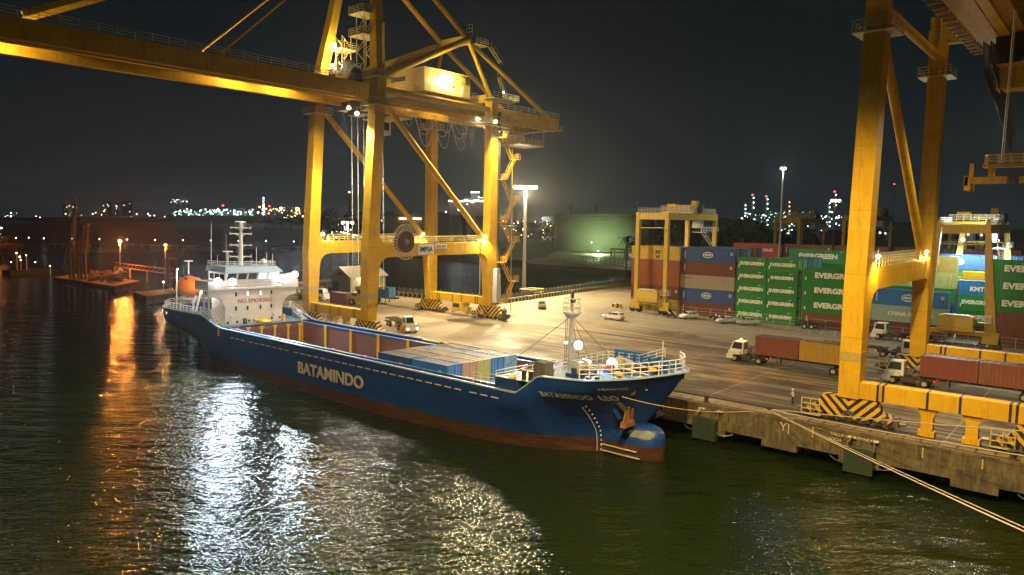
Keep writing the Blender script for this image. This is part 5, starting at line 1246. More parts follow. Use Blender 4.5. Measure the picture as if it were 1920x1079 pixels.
for k in range(15):
    y0 = 17.0 + k * .95; loop(-13.2 + .08 * k, y0, y0 + .85, 39.0, 4.2 + .45 * k, .085, BLK, q); loop(-12.6 + .05 * k, y0 + .3, y0 + 1.0, 39.0, 3.2 + .4 * k, .07, BLK, q)
part('festoon_cable_bundle', q, BLK, c2)
tr2 = part('trolley', MB().box(-13.0, -7.6, 19.5, 29.5, 38.4, 39.0).box(-12.6, -8.2, 20.5, 28.5, 39.02, 40.4), DRK, c2)
part('trolley_railing', MB().rail([(-13.0, 19.5, 37.0), (-13.0, 29.5, 37.0), (-8, 29.5, 37.0)], 1.2, 1.2, .06).box(-13, -8, 19.5, 29.5, 36.9, 37.0).box(-12.4, -9.4, 21, 24, 34.6, 36.88), Y2, tr2)
# spreader hanging at the right edge
spx = root('spreader', 'yellow container spreader hanging on ropes at the right photo edge', 'spreader', (-8.0, 9.5, 24.6))
SX0, SX1, SYc = -12.4, -.4, 9.5
part('main_beam', MB().box(SX0, SX1, SYc - .95, SYc - .55, 24.0, 24.6).box(SX0, SX1, SYc + .55, SYc + .95, 24.0, 24.6), Y, spx)
part('head_block', MB().box(-11.4, -3.0, SYc - .8, SYc + .8, 25.5, 25.8).box(-10.9, -10.5, SYc - .7, SYc + .7, 24.62, 25.48).box(-7.9, -6.9, SYc - .9, SYc + .9, 24.62, 25.48), Y, spx)
part('end_frame', MB().box(SX0 - .35, SX0, SYc - 1.2, SYc + 1.2, 23.8, 24.7).box(SX0 - .3, SX0 + .2, SYc - 1.2, SYc - .96, 23.3, 24.6).box(SX0 - .3, SX0 + .2, SYc + .96, SYc + 1.2, 23.3, 24.6).box(SX0, SX0 + .3, SYc - .9, SYc - .6, 24.62, 25.9), Y, spx)
part('centre_lock', MB().box(-9.3, -8.4, SYc - 1.05, SYc - .96, 23.9, 24.7).lathe((-8.85, SYc - 1.1, 24.3), [(.1, -.1), (.3, 0), (.1, .1)], 8, 'y'), DRK, spx)
part('spreader_railing', MB().rail([(-11.2, SYc - .75, 25.8), (-3.2, SYc - .75, 25.8), (-3.2, SYc + .75, 25.8), (-11.2, SYc + .75, 25.8)], .9, 1.0, .04, closed=True), RAILM, spx)
lettering('47', .55, LETK, spx, (-7.0, SYc - .96, 24.3), '-y')
for x in (-10.0, -9.85, -4.5): part('hoist_rope', MB().tube((x, SYc, 25.9), (x, SYc + 14, 38.3), .04, 4) if False else MB().tube((x, SYc, 25.9), (x + .1, SYc + .4, 40), .04, 4), LETW, spx)
# ================================================================ YARD GANTRY CRANES
def rtg(x0, x1, y0, y1, top, label, splay=0.0, wide=.85, cream=True, col=None):
    m_ = col or Y2
    r = root('yard_gantry_crane', label, 'gantry crane', ((x0 + x1) / 2, (y0 + y1) / 2, 0), 0, 'yard gantry cranes')
    w = wide / 2
    for y in (y0, y1):
        for x, s_ in ((x0, -1), (x1, 1)):
            if splay: part('leg', MB().prism([(x - .8 + s_ * splay, 2.6), (x + .8 + s_ * splay, 2.6), (x + .38, top - .3), (x + .05, top + .9), (x - .15, top + .9), (x - .38, top - .3)], 'y', y - w, y + w), m_, r)
            else: part('leg', MB().box(x - w, x + w, y - w, y + w, 2.6, top), m_, r)
        part('sill_beam', MB().box(x0 - 1.2 - splay, x1 + 1.2 + splay, y - .5, y + .5, 1.9, 2.59), m_, r)
        part('top_tie', MB().box(x0 + w + .02, x1 - w - .02, y - .35, y + .35, top - 1.5, top - .05).tube((x0 + w, y, top - 3.3), (x1 - w, y, top - 3.3), .12, 6), m_, r)
        for x, s_ in ((x0 - splay, -1), (x1 + splay, 1)):
            b_ = part('wheel_bogie', MB().box(x - 1.1, x + 1.1, y - .55, y + .55, .75, 1.88).prism([(x - 1.3, .95), (x + 1.3, .95), (x + .6, 1.85), (x - .6, 1.85)], 'y', y - .62, y - .56), m_, r)
            part('tyre', MB().tube((x - .85, y - .3, .7), (x - .85, y + .3, .7), .7, 16).tube((x + .85, y - .3, .7), (x + .85, y + .3, .7), .7, 16), RUB, b_)
    for x in (x0, x1):
        part('main_girder', MB().box(x - .42, x + .42, y0 + w + .01, y1 - w - .01, top - 1.5, top), LGR if False else m_, r)
        part('girder_railing', MB().rail([(x, y0, top + .01), (x, y1, top + .01)], 1.1, 1.2, .06), RAILW, r)
    tz = top + .5
    t_ = part('trolley', MB().box(x0 - .6, x1 + .6, (y0 + y1) / 2 - 1, (y0 + y1) / 2 + 4.5, top + .02, top + .5), m_, r)
    q = MB()
    yc = (y0 + y1) / 2
    q.box(x0 + .5, x0 + 2.6, yc + .2, yc + 2.6, top + .52, top + 2.2).box(x0 + 3.0, x1 - .6, yc, yc + 1.6, top + .52, top + 1.6).lathe((x0 + 3.6, yc + 3.0, top + 1.3), [(.7, -1.0), (.7, 1.0)], 12, 'x').box(x1 - 1.6, x1 - .4, yc + 2.2, yc + 3.6, top + .52, top + 2.9)
    part('hoist_machinery', q, Y, t_)
    part('trolley_railing', MB().rail([(x0 - .5, yc - .9, top + .5), (x1 + .5, yc - .9, top + .5), (x1 + .5, yc + 4.4, top + .5), (x0 - .5, yc + 4.4, top + .5)], 1.2, 1.1, .06, closed=True), RAILW, t_)
    part('trolley_cab', MB().prism([(yc + 4.6, top - 3.2), (yc + 6.6, top - 3.2), (yc + 7.0, top - 1.2), (yc + 4.6, top - .9)], 'x', x1 - 2.4, x1 - .6), LGR, t_)
    part('rope_drum_end', MB().lathe((x1 + .62, yc + 2.0, top + 1.0), [(1.0, 0), (1.0, .35)], 16, 'x'), BLK, t_)
    # power pack on the waterside sill
    g = part('generator_housing', MB().box(x0 + 1.0, x1 - .9, y0 - 1.9, y0 - .56, 3.0, 5.1).box(x0 + .8, x1 - .7, y0 - 2.0, y0 - .52, 2.6, 2.98), m_, r)
    part('housing_lid', MB().box(x0 + 1.6, x1 - 1.4, y0 - 1.8, y0 - .7, 5.12, 5.3), LGR, g)
    part('housing_panel', MB().box(x0 + 1.4, x1 - 1.3, y0 - 1.94, y0 - 1.905, 3.3, 4.8), YH, g)
    part('access_platform', MB().box(x1 - .3, x1 + 1.6, y0 - 1.5, y0 - .55, 4.2, 4.3).rail([(x1 - .3, y0 - 1.5, 4.3), (x1 + 1.6, y0 - 1.5, 4.3), (x1 + 1.6, y0 - .6, 4.3)], 1.1, .9, .05), RAILW, r)
    part('access_stair', MB().stair((x1 - .2, y1 - 1.0, top - 7.4), (x1 - .2, y1 - 6.0, top - 4.2) , .8, (1, 0, 0)).box(x1 - 1.0, x1 + 1.2, y1 - 9.5, y1 - 5.9, top - 4.3, top - 4.2).rail([(x1 + 1.2, y1 - 9.5, top - 4.2), (x1 + 1.2, y1 - .6, top - 4.2)], 1.1, 1.2, .05), RAILW, r)
    part('cable_ladder', MB().beam((x0 - w - .1, y0, 3), (x0 - w - .1, y0, top), .1, .3).tube((x0 - w, y0, top), (x0 - w, y0, top + 2.6), .05, 5), STL, r)
    return r
r1 = rtg(-83.0, -75.9, 66.6, 89.8, 21.9, 'cream yellow yard gantry crane standing over the left end of the container rows')
lettering('7', 1.0, LETK, r1, (-75.9, 66.6 - .44, 18.0), '-y')
r2 = rtg(-24.9, -18.0, 66.6, 89.8, 20.2, 'yellow yard gantry crane with tapered legs at the right behind the quay crane', splay=1.4)
for (x, y) in ((-24.6, 88.6), (-19.2, 88.9)):
    part('floodlight', lamp_ball((x, y - 1.2, 17.3), .36), L_WHITE, r2); light((x, y - 1.6, 16.9), 2600, (.85, 1, .92), r2, 'SPOT', .3, (0, -.35, -1), 165)
part('floodlight', lamp_ball((-26.4, 68.5, 18.3), .22), L_WHITE, r2); light((-26.4, 68.3, 17.9), 900, (.85, 1, .92), r2, 'POINT', .3)
for (x, y, p) in ((-22.4, 78, 1100), (-19.6, 72, 900)): part('girder_lamp', lamp_ball((x, y, 18.4), .16), L_WHITE, r2); light((x, y, 18.0), p, (.85, 1, .92), r2, 'POINT', .3)
spr = part('hanging_spreader', MB().box(-26.8, -16.5, 85.5, 85.9, 9.6, 10.3).box(-26.8, -16.5, 86.9, 87.3, 9.6, 10.3).box(-24, -20, 85.7, 87, 10.32, 11.4), Y, r2)
part('lamp_on_leg', lamp_ball((-16.6, 68.2, 6.2), .13), L_WHITE, r2)
r3 = rtg(-84.0, -76.8, 150, 173, 21.5, 'dim far yard gantry crane left of the right quay crane leg')
r4 = rtg(-64, -57, 150, 173, 22.5, 'dim far yard gantry crane half hidden by the right quay crane leg')
r5 = rtg(-36.5, -29.5, 122, 146, 19.5, 'far yard gantry crane seen through the right gantry crane')

# ================================================================ FLOODLIGHT MASTS
def mast(x, y, h, label, heads, col, lm, power, r=.32, base_w=True, nm='floodlight_mast', dirn=None, size=.36, spread=.62):
    q = root(nm, label, 'floodlight mast', (x, y, 0), 0, 'floodlight masts')
    part('pole', MB().tube((x, y, 0), (x, y, h), r, 10, r * .55), WHT if base_w else GRY, q)
    part('head_frame', MB().cbox((x, y, h + .12), (.2, .2, .24)).beam((x - heads * spread * .5 * .60, y - heads * spread * .5 * .76 * -1 * -1, h + .3), (x + heads * spread * .5 * .60, y + heads * spread * .5 * .76, h + .3), .15, .15), GRY, q)
    for i in range(heads):
        t = (i - (heads - 1) / 2) * spread; part('floodlight', lamp_ball((x + t * .65, y + t * .76, h - .15), size * (1 if heads > 1 else 1)), lm, q)
    if power: light((x, y, h - .8), power, col, q, 'SPOT' if dirn else 'POINT', .5, dirn, 170)
    return q
m1 = mast(-119.4, 71.4, 28.4, 'tall floodlight mast with a row of bright lamps right of the left crane', 6, WARM, L_WARM, 170000, .52, dirn=(.35, -.35, -1), size=.55, spread=1.05)
part('white_band', MB().tube((-119.4, 71.4, .9), (-119.4, 71.4, 1.5), .56, 10).tube((-119.4, 71.4, 2.1), (-119.4, 71.4, 2.7), .56, 10).tube((-119.4, 71.4, 3.3), (-119.4, 71.4, 3.9), .56, 10), LETW, m1)
m2 = mast(-166.0, 50.5, 18.6, 'twin headed lamp post behind the shed seen between the left crane legs', 3, WARM, L_WARM, 6500, .28, size=.42, spread=1.3)
m3 = mast(-62.2, 95, 32.6, 'very tall slim lamp mast over the green containers', 2, WHITE, L_WARM, 2500, .28, size=.34, spread=.8, base_w=False)
p = atd(1567, 376, 330); mast(p.x, p.y, p.z, 'far lamp mast with a bright head left of the right crane leg', 3, WHITE, L_WARM, 0, .3, size=.7, spread=1.6, base_w=False)
p = atd(1677, 345, 300); mast(p.x, p.y, p.z, 'far slim mast between the right crane legs', 1, WHITE, F_RED, 0, .3, size=.25, base_w=False)
single('slim_pole', MB().tube((-122.6, 58, 0), (-122.6, 58, 12.6), .10, 6), WHT, 'slim white pole seen under the left crane portal', 'pole')
q = MB().rail([(-118.5, 68.6, 0), (-114.9, 70.6, 0), (-114.6, 73.6, 0), (-118.8, 73.6, 0)], 2.3, .9, .08, closed=True); single('guard_cage', q, RAILM, 'yellow guard rail cage at the foot of the tall floodlight mast', 'guard rail')

# ================================================================ VEHICLES (local frame: x forward)
def wheel(par, x, y, r, w=.28, nm='wheel'):
    q = part(nm, MB().lathe((x, y, r), [(r * .75, -w / 2), (r, -w / 2 + .04), (r, w / 2 - .04), (r * .75, w / 2)], 16, 'y'), RUB, par, base=False)
    part('rim', MB().lathe((x, y, r), [(r * .2, -w / 2 - .02), (r * .55, -w / 2 - .015), (r * .55, w / 2 + .015), (r * .2, w / 2 + .02)], 12, 'y'), RIM, q, base=False)
    return q
def car(loc, rz, col, label, kind='hatch', lights=False, group='cars parked by the container yard'):
    r = root('car', label, 'car', loc, rz, group)
    P = {'hatch': (3.9, 1.66, [(-1.9, .35), (-1.95, .75), (-1.85, 1.0), (1.0, .98), (1.75, .82), (1.95, .6), (1.92, .35)], [(-1.84, 1.0), (-1.6, 1.44), (-.6, 1.52), (.35, 1.45), (1.05, .98)]),
         'sedan': (4.4, 1.72, [(-2.15, .35), (-2.2, .8), (-2.05, .98), (-1.5, 1.0), (1.0, .95), (1.95, .78), (2.18, .55), (2.15, .35)], [(-1.6, 1.0), (-.95, 1.40), (0, 1.44), (.4, 1.38), (1.1, .95)]),
         'suv': (4.5, 1.82, [(-2.2, .45), (-2.25, .9), (-2.1, 1.12), (1.0, 1.08), (2.0, .95), (2.22, .7), (2.2, .45)], [(-2.05, 1.12), (-1.65, 1.62), (-.2, 1.68), (.4, 1.6), (1.15, 1.08)]),
         'van': (4.4, 1.70, [(-2.15, .4), (-2.2, 1.0), (-2.18, 1.1), (1.75, 1.1), (2.1, .85), (2.18, .6), (2.15, .4)], [(-2.16, 1.1), (-2.05, 1.80), (-1.9, 1.88), (1.0, 1.85), (1.72, 1.1)])}[kind]
    L, wd, lo, up = P; h = wd / 2
    mb_ = MB(); mb_.prism(lo, 'y', -h, h)
    n = len(up); vs = [(x, -h + (.02 if z < up[0][1] + .05 else .16), z) for x, z in up] + [(x, h - (.02 if z < up[0][1] + .05 else .16), z) for x, z in up]
    mb_.add(vs, [tuple(range(n))[::-1], tuple(range(n, 2 * n))] + [(i, (i + 1) % n, n + (i + 1) % n, n + i) for i in range(n)])
    b = part('body', mb_, CARP, r, base=False); b.color = (*col, 1)
    bv_ = b.modifiers.new('bevel', 'BEVEL'); bv_.width = .05; bv_.segments = 2; bv_.limit_method = 'ANGLE'
    for q in b.data.polygons: q.use_smooth = False
    zr = up[2][1]; zb = up[0][1]
    def lerp(a, c_, t): return (a[0] + (c_[0] - a[0]) * t, a[1] + (c_[1] - a[1]) * t)
    fr, f0 = up[-2], up[-1]
    a, c_ = lerp(f0, fr, .12), lerp(f0, fr, .9); part('windscreen', MB().hexa([(a[0] + .0, -h + .16, a[1] + .0), (a[0] + .03, -h + .16, a[1] + .02), (a[0] + .03, h - .16, a[1] + .02), (a[0], h - .16, a[1]), (c_[0], -h + .22, c_[1]), (c_[0] + .03, -h + .22, c_[1] + .02), (c_[0] + .03, h - .22, c_[1] + .02), (c_[0], h - .22, c_[1])]), GLS, r, base=False)
    a, c_ = lerp(up[0], up[1], .15), lerp(up[0], up[1], .9); part('rear_window', MB().hexa([(a[0] - .03, -h + .18, a[1]), (a[0], -h + .18, a[1]), (a[0], h - .18, a[1]), (a[0] - .03, h - .18, a[1]), (c_[0] - .03, -h + .24, c_[1]), (c_[0], -h + .24, c_[1]), (c_[0], h - .24, c_[1]), (c_[0] - .03, h - .24, c_[1])]), GLS, r, base=False)
    for s_ in (-1, 1):
        xw0, xw1 = up[1][0] + .12, up[-2][0]
        q = MB(); yb, yt = s_ * (h - .02), s_ * (h - .14)
        for (xa, xb, xc, xd) in ((up[0][0] + .25, -.12, -.12, xw0 + .05), (-.02, up[-1][0] - .22, xw1 - .02, -.02)):
            z0_, z1_ = zb + .06, zr - .12
            q.add([(xa, yb + s_ * .02, z0_), (xb, yb + s_ * .02, z0_), (xc, yt + s_ * .03, z1_), (xd, yt + s_ * .03, z1_)], [(0, 1, 2, 3)])
        part('side_window', q, GLS, r, base=False)
        xw = L / 2 - .72
        for x in (-xw, xw): wheel(r, x, s_ * (h - .10), .31 if kind != 'suv' else .36, .22)
        part('headlight', MB().cbox((lo[-2][0] - .03, s_ * (h - .28), lo[-2][1] + .08), (.10, .34, .14)), HEAD if lights else GLS, r, base=False)
        part('tail_light', MB().cbox((lo[1][0] - .0, s_ * (h - .18), lo[1][1] + .12), (.08, .22, .22)), TAIL if lights else LETR, r, base=False)
        part('mirror', MB().cbox((up[-1][0] - .25, s_ * (h + .08), zb + .1), (.12, .16, .12)), b.data.materials[0], r, base=False).color = (*col, 1)
    part('number_plate', MB().cbox((lo[1][0] - .04, 0, .72), (.03, .5, .12)), BLK, r, base=False)
    return r
WH = (.62, .62, .60); SIL = (.42, .43, .44)
a, b2 = at(1281, 596), at(1303, 598)
car(at(1291, 598), R(243), WH, 'small white hatchback parked below the blue ring logo stack')
car(at(1362, 606), R(238), SIL, 'silver sedan parked left of the narrow green stacks', 'sedan')
car(at(1401, 609), R(232), (.46, .45, .42), 'pale sedan parked beside the bare trailer under the narrow green stacks', 'sedan')
sv = car(at(1151, 600), R(176), WH, 'white SUV with red tail lamps driving across the road', 'suv', True, 'vehicles driving on the quay road')
vn = car(at(1016, 578), R(128), (.55, .50, .42), 'white van seen from behind by the chevron barrier', 'van', True, 'vehicles driving on the quay road')

def motorbike(loc, rz, label, rider=False):
    r = root('motorbike', label, 'motorbike', loc, rz, 'motorbikes parked along the yard fence')
    for x in (-.62, .62): part('wheel', MB().lathe((x, 0, .3), [(.2, -.05), (.3, -.05), (.3, .05), (.2, .05)], 14, 'y'), RUB, r, base=False)
    part('frame', MB().beam((-.6, 0, .35), (0, 0, .45), .18, .25).beam((0, 0, .4), (.45, 0, .75), .2, .3).beam((.62, 0, .3), (.42, 0, .95), .07, .07), DRK, r, base=False)
    part('seat', MB().beam((-.65, 0, .78), (.1, 0, .74), .22, .12), BLK, r, base=False)
    part('fairing', MB().prism([(.3, .55), (.62, .8), (.5, 1.05), (.25, .85)], 'y', -.14, .14), WHT, r, base=False)
    part('handlebar', MB().tube((.38, -.32, 1.0), (.38, .32, 1.0), .03, 5).cbox((.5, 0, .95), (.08, .16, .12)), STL, r, base=False)
for i, (px, py, a, lab) in enumerate(((1249, 592, 70, 'motorbike parked leftmost of the group beside the sign'), (1254, 596, 100, 'motorbike in front of the group beside the sign'), (1260, 593, 85, 'motorbike behind in the group beside the sign'), (1265, 597, 110, 'motorbike rightmost of the group beside the sign'), (1338, 598, 20, 'lone motorbike between the white hatchback and the silver sedan'), (1345, 601, 60, 'motorbike close left of the silver sedan'), (1630, 624, 30, 'motorbike parked just right of the right crane waterside leg'))):
    motorbike(at(px, py), R(a), lab)

def tractor(loc, rz, label, beacon=False, lights=True, group='port tractors on the quay'):
    r = root('port_tractor', label, 'tractor truck', loc, rz, group)
    part('chassis', MB().box(-3.2, 1.6, -.55, .55, .65, .95).box(-3.3, -2.4, -.9, .9, .95, 1.15).box(-1.2, .2, -1.15, -.6, .5, 1.0).box(-1.2, .2, .6, 1.15, .5, 1.0), DRK, r, base=False)
    part('bumper', MB().prism([(1.5, .4), (2.35, .4), (2.45, .6), (2.4, 1.05), (1.5, 1.05)], 'y', -1.22, 1.22), WHT, r, base=False)
    cb_ = part('cab', MB().prism([(.15, 1.06), (2.3, 1.06), (2.2, 1.75), (1.75, 2.85), (.2, 2.9)], 'y', -1.15, .45), WHT, r, base=False)
    part('hood', MB().box(.5, 2.2, .47, 1.15, 1.06, 1.55), WHT, r, base=False)
    part('windscreen', MB().hexa([(2.17, -1.02, 1.82), (2.2, -1.02, 1.82), (2.2, .32, 1.82), (2.17, .32, 1.82), (1.78, -.98, 2.75), (1.83, -.98, 2.75), (1.83, .28, 2.75), (1.78, .28, 2.75)]), GLS, cb_, base=False)
    for y_ in (-1.17, .46): part('side_window', MB().prism([(.45, 1.75), (2.0, 1.8), (1.68, 2.7), (.45, 2.72)], 'y', y_, y_ + .02), GLS, cb_, base=False)
    part('rear_window', MB().box(.12, .148, -.95, .25, 1.8, 2.7), GLS, cb_, base=False)
    part('exhaust', MB().tube((.0, .8, 1.0), (.0, .8, 2.9), .09, 8).box(-.5, .1, -1.0, -.75, 1.0, 1.9), STL, r, base=False)
    part('fifth_wheel', MB().prism([(-2.9, 1.15), (-1.7, 1.15), (-1.9, 1.3), (-2.7, 1.3)], 'y', -.5, .5).beam((-1.2, 0, 1.1), (-.2, 0, 1.5), .5, .2), STL, r, base=False)
    for x in (1.25,):
        for s_ in (-1, 1): wheel(r, x, s_ * 1.02, .5, .3)
    for s_ in (-1, 1): wheel(r, -2.3, s_ * .95, .5, .5)
    for s_ in (-1, 1):
        part('headlight', MB().cbox((2.44, s_ * .85, .82), (.06, .3, .2)), HEAD if lights else GLS, r, base=False)
        part('tail_light', MB().cbox((-3.33, s_ * .75, .9), (.06, .2, .16)), TAIL, r, base=False)
    if beacon:
        part('beacon', lamp_ball((.9, -.3, 3.08), .16), L_ORG, r, base=False)
        l = light((0, 0, 0), 260, ORANGE, r, 'POINT', .15); l.location = (.9, -.3, 3.35)
    return r
def trailer(loc, rz, L, label, group='flat container trailers'):
    """front pin at x=0, runs back to -L"""
    r = root('container_trailer', label, 'trailer', loc, rz, group)
    q = MB()
    for s_ in (-1, 1): q.box(-L, .6, s_ * .5 - .08, s_ * .5 + .08, 1.12, 1.42)
    for i in range(9): x = -L + .2 + i * (L + .2) / 8.2; q.box(x - .1, x + .1, -1.2, 1.2, 1.30, 1.45)
    part('frame', q, DRK, r, base=False)
    part('rear_bumper', MB().box(-L - .1, -L, -1.2, 1.2, .6, .8), DRK, r, base=False)
    for x in (-L + 1.2, -L + 2.5):
        for s_ in (-1, 1): wheel(r, x, s_ * .95, .5, .5)
    for s_ in (-1, 1): part('landing_leg', MB().box(-2.6, -2.4, s_ * .7 - .07, s_ * .7 + .07, .25, 1.3).box(-2.7, -2.3, s_ * .7 - .15, s_ * .7 + .15, .18, .25), STL, r, base=False)
    for s_ in (-1, 1): part('tail_light', MB().cbox((-L - .12, s_ * .9, .9), (.04, .25, .14)), LETR, r, base=False)
    return r
def rig(cab_xy, rz, L, label, tl, conts, beacon=False, lights=True):
    a = Vector((cab_xy[0], cab_xy[1], 0)); d = Vector((math.cos(rz), math.sin(rz), 0))
    tractor(a, rz, label, beacon, lights)
    pin = a - d * 2.3
    trailer(pin, rz, L, tl)
    x = .55
    for (cl, col, lab) in conts:
        c_ = pin + d * (x - cl / 2); container(cl, 2.59, (c_.x, c_.y, 1.47), col, lab, 'containers on trailers', rz + math.pi); x -= cl + .12
rig(at(1398, 678)[:2], R(180), 12.6, 'white port tractor with orange beacon pulling the red and yellow boxes', 'trailer carrying the red and yellow boxes',
    [(CL20, (.20, .065, .04), 'rusty red container on the trailer behind the beacon tractor'), (CL20, (.42, .26, .04), 'yellow container on the same trailer behind the right crane leg')], True)
rig(at(1697, 720)[:2], R(180), 12.6, 'white port tractor on the quay between the right crane legs', 'trailer carrying two brown boxes at the right edge',
    [(CL20, (.17, .05, .035), 'dark red container on the trailer at the right, nearer the cab'), (CL20, (.24, .085, .05), 'brownish red container cut by the right photo edge')])
rig(at(765, 622)[:2], R(-22), 7.5, 'white port tractor facing right beside the left crane waterside leg', 'empty skeletal trailer behind the tractor near the two workers', [])
rig(at(1689, 672)[:2], R(4), 9, 'port tractor hidden half behind the right crane landside leg', 'bare trailer showing between the right crane legs', [], lights=False)
rig(at(1663, 637)[:2], R(180), 4.0, 'white port tractor parked in front of the maroon and pale green stack', 'short yellowish trailer behind the tractor parked by the maroon stack', [], lights=False)
trailer(at(1640, 628), R(4), 13.2, 'long bare trailer parked below the narrow green stacks'); trailer(at(1870, 668), R(3), 12.2, 'bare trailer parked below the right gantry crane')
rig((-148.0, 29.0), R(10), 5, 'white port tractor seen behind the left crane sill beam', 'trailer beside the red box behind the left crane', [], lights=False)
pr = at(641, 569); container(CL20, 2.59, (pr.x, pr.y, .0), (.20, .065, .05), 'brownish red container standing below the shed', 'containers behind the left crane', 0)
pb = at(722, 569); container(CL20, 2.59, (pb.x - 1.5, pb.y + .5, 1.2), (.02, .14, .34), 'bright blue container on a trailer behind the left crane leg', 'containers behind the left crane', R(8), text='HL', ts=1.2, tx=-1.4)
trailer((pb.x + 2.5, pb.y + 1, 0), R(8), 8.5, 'trailer under the bright blue container behind the left crane leg')
# reach stacker
p = at(682, 573); rs = root('reach_stacker', 'yellow reach stacker working behind the left crane waterside leg', 'reach stacker', p, 0)
def rp(n, m_, mt_): return part(n, m_, mt_, rs, base=False)
rp('chassis', MB().box(-3, 3, -1.4, 1.4, .8, 2.0), Y); rp('cab', MB().prism([(-1.5, 2.02), (.4, 2.02), (.1, 3.9), (-1.3, 3.9)], 'y', -.8, .8), Y); rp('cab_window', MB().box(-1.2, .1, -.83, -.805, 2.7, 3.7), GLS)
rp('boom', MB().beam((-2.6, 0, 3.6), (3.6, 0, 5.0), .8, .9).beam((3.4, -2.6, 4.6), (3.4, 2.6, 4.6), .6, .5).box(3.0, 3.8, -3, -2.6, 3.8, 4.8).box(3.0, 3.8, 2.6, 3, 3.8, 4.8), Y)
rp('mast_cylinder', MB().tube((1.5, -.7, 2.0), (2.8, -.5, 4.3), .14, 8).tube((1.5, .7, 2.0), (2.8, .5, 4.3), .14, 8).box(-2.9, -1.8, -1.2, 1.2, 2.02, 2.9), STL)
for x, rr in ((-2.2, .75), (2.1, .85)):
    for s_ in (-1, 1): wheel(rs, x, s_ * 1.5, rr, .6)
# shed
p0 = (-166, 49.5); sh = root('shed', 'pale green shed with a corrugated grey roof behind the left crane', 'shed', (-163, 46, 0))
SX0_, SX1_, SY0_, SY1_ = -167.5, -150.5, 44.5, 51.5
part('wall', MB().prism([(SY0_, 0), (SY1_, 0), (SY1_, 4.2), ((SY0_ + SY1_) / 2, 6.3), (SY0_, 4.2)], 'x', SX0_, SX1_), mat('shed_green_wall', (.21, .24, .15), .7, var=.1), sh) if False else None
SHX, SHY = -166.0, 45.0
wl_ = [(-4.2, 0), (4.2, 0), (4.2, 4.3), (0, 6.6), (-4.2, 4.3)]
part('wall', MB().prism([(SHX + 4.2 + a, z) for a, z in wl_], 'y', SHY, SHY + 12), mat('shed_green_wall', (.21, .23, .14), .7, var=.1, dirt=.15), sh)
rfm = mat('corrugated_roof_sheet', (.42, .40, .34), .5, var=.12, scale=3)
q = MB()
for s_ in (-1, 1):
    for i in range(24):
        y0 = SHY - .6 + i * .55; xo = SHX + 4.2
        q.hexa([(xo + s_ * 4.9, y0, 3.95), (xo + s_ * 4.9, y0 + .4, 3.95), (xo, y0 + .4, 6.66), (xo, y0, 6.66), (xo + s_ * 4.9, y0, 4.07), (xo + s_ * 4.9, y0 + .4, 4.07), (xo, y0 + .4, 6.78), (xo, y0, 6.78)])
    q.hexa([(xo + s_ * 4.85, SHY - .6, 3.93), (xo + s_ * 4.85, SHY + 12.5, 3.93), (xo, SHY + 12.5, 6.62), (xo, SHY - .6, 6.62), (xo + s_ * 4.85, SHY - .6, 3.99), (xo + s_ * 4.85, SHY + 12.5, 3.99), (xo, SHY + 12.5, 6.7), (xo, SHY - .6, 6.7)])
part('roof', q, rfm, sh)
part('door', MB().box(SHX + 1.0, SHX + 3.2, SHY - .06, SHY - .003, 0, 2.6), DRK, sh)
part('louvre_vent', MB().box(SHX + 3.1, SHX + 5.3, SHY - .08, SHY - .004, 4.5, 5.2), DRK, sh)
for y_ in (SHY + 2, SHY + 6): part('eaves_lamp', lamp_ball((SHX + 8.55, y_, 3.7), .12), L_WARM, sh)
light((SHX + 9.4, SHY + 4, 3.6), 260, WARM, sh, 'POINT', .2)
# lumber heap, sign, hydrants
mb_ = MB()
for i in range(16):
    a = at(612 + rnd.random() * 26, 596 + rnd.random() * 8); dx, dy = rnd.uniform(-1, 1), rnd.uniform(-1, 1); mb_.beam((a.x - dx, a.y - dy, .1 + i * .08), (a.x + dx * 1.5, a.y + dy, .6 + i * .08), .6, .05)
single('board_heap', mb_, mat('pale_boards', (.36, .24, .16), .8, var=.2), 'heap of pale boards on the quay between the left crane bogies', 'heap of boards')
sg = at(1218, 582); s_ = root('notice_board', 'white notice board on red feet in front of the left gantry crane', 'sign', sg)
part('board', MB().box(-1.3, 1.3, -.06, .0, 1.9, 5.4), LETW, s_, base=False)
part('post', MB().box(-1.05, -.9, 0.01, .12, 0, 5.3), WHT, s_, base=False); part('post', MB().box(.9, 1.05, 0.01, .12, 0, 5.3), WHT, s_, base=False)
part('red_block', MB().box(-1.0, 1.0, -.35, .35, .0, .85), LETR, s_, base=False)
for i, (t_, sz) in enumerate((('AWAS', .62), ('DANGER', .5), ('RTG CRANE', .38), ('KEEP CLEAR', .36), ('NO ENTRY', .34))):
    me = text_mesh(t_, sz, .01); me.materials.clear(); me.materials.append(LETK); o = bpy.data.objects.new('lettering', me); link(o, s_); o.location = (0, -.085, 4.95 - i * .65); o.rotation_euler = (R(90), 0, 0)
p = at(1157, 577); yb = root('concrete_block', 'yellow and black painted block left of the left gantry crane', 'block', p)
part('block', MB().box(-1.1, 1.1, -.4, .4, 0, .9), CHEV, yb, base=False); part('lifting_eye', MB().lathe((0, 0, .9), [(.05, 0), (.16, .06), (.16, .14), (.05, .2)], 8), STL, yb, base=False)
# low yard fence
q = root('yard_fence', 'thin wire fence with posts in front of the container stacks', 'fence', (-60, 68.3, 0))
for k in range(24):
    x = -76 + k * 3.3; part('fence_post', MB().tube((x, 68.3, 0), (x, 68.3, 1.9), .045, 5), LGR, q)
part('fence_wire', MB().tube((-76, 68.3, 1.85), (-.1, 68.3, 1.85), .02, 4).tube((-76, 68.3, 1.2), (-.1, 68.3, 1.2), .02, 4).tube((-76, 68.3, .6), (-.1, 68.3, .6), .02, 4), LGR, q)
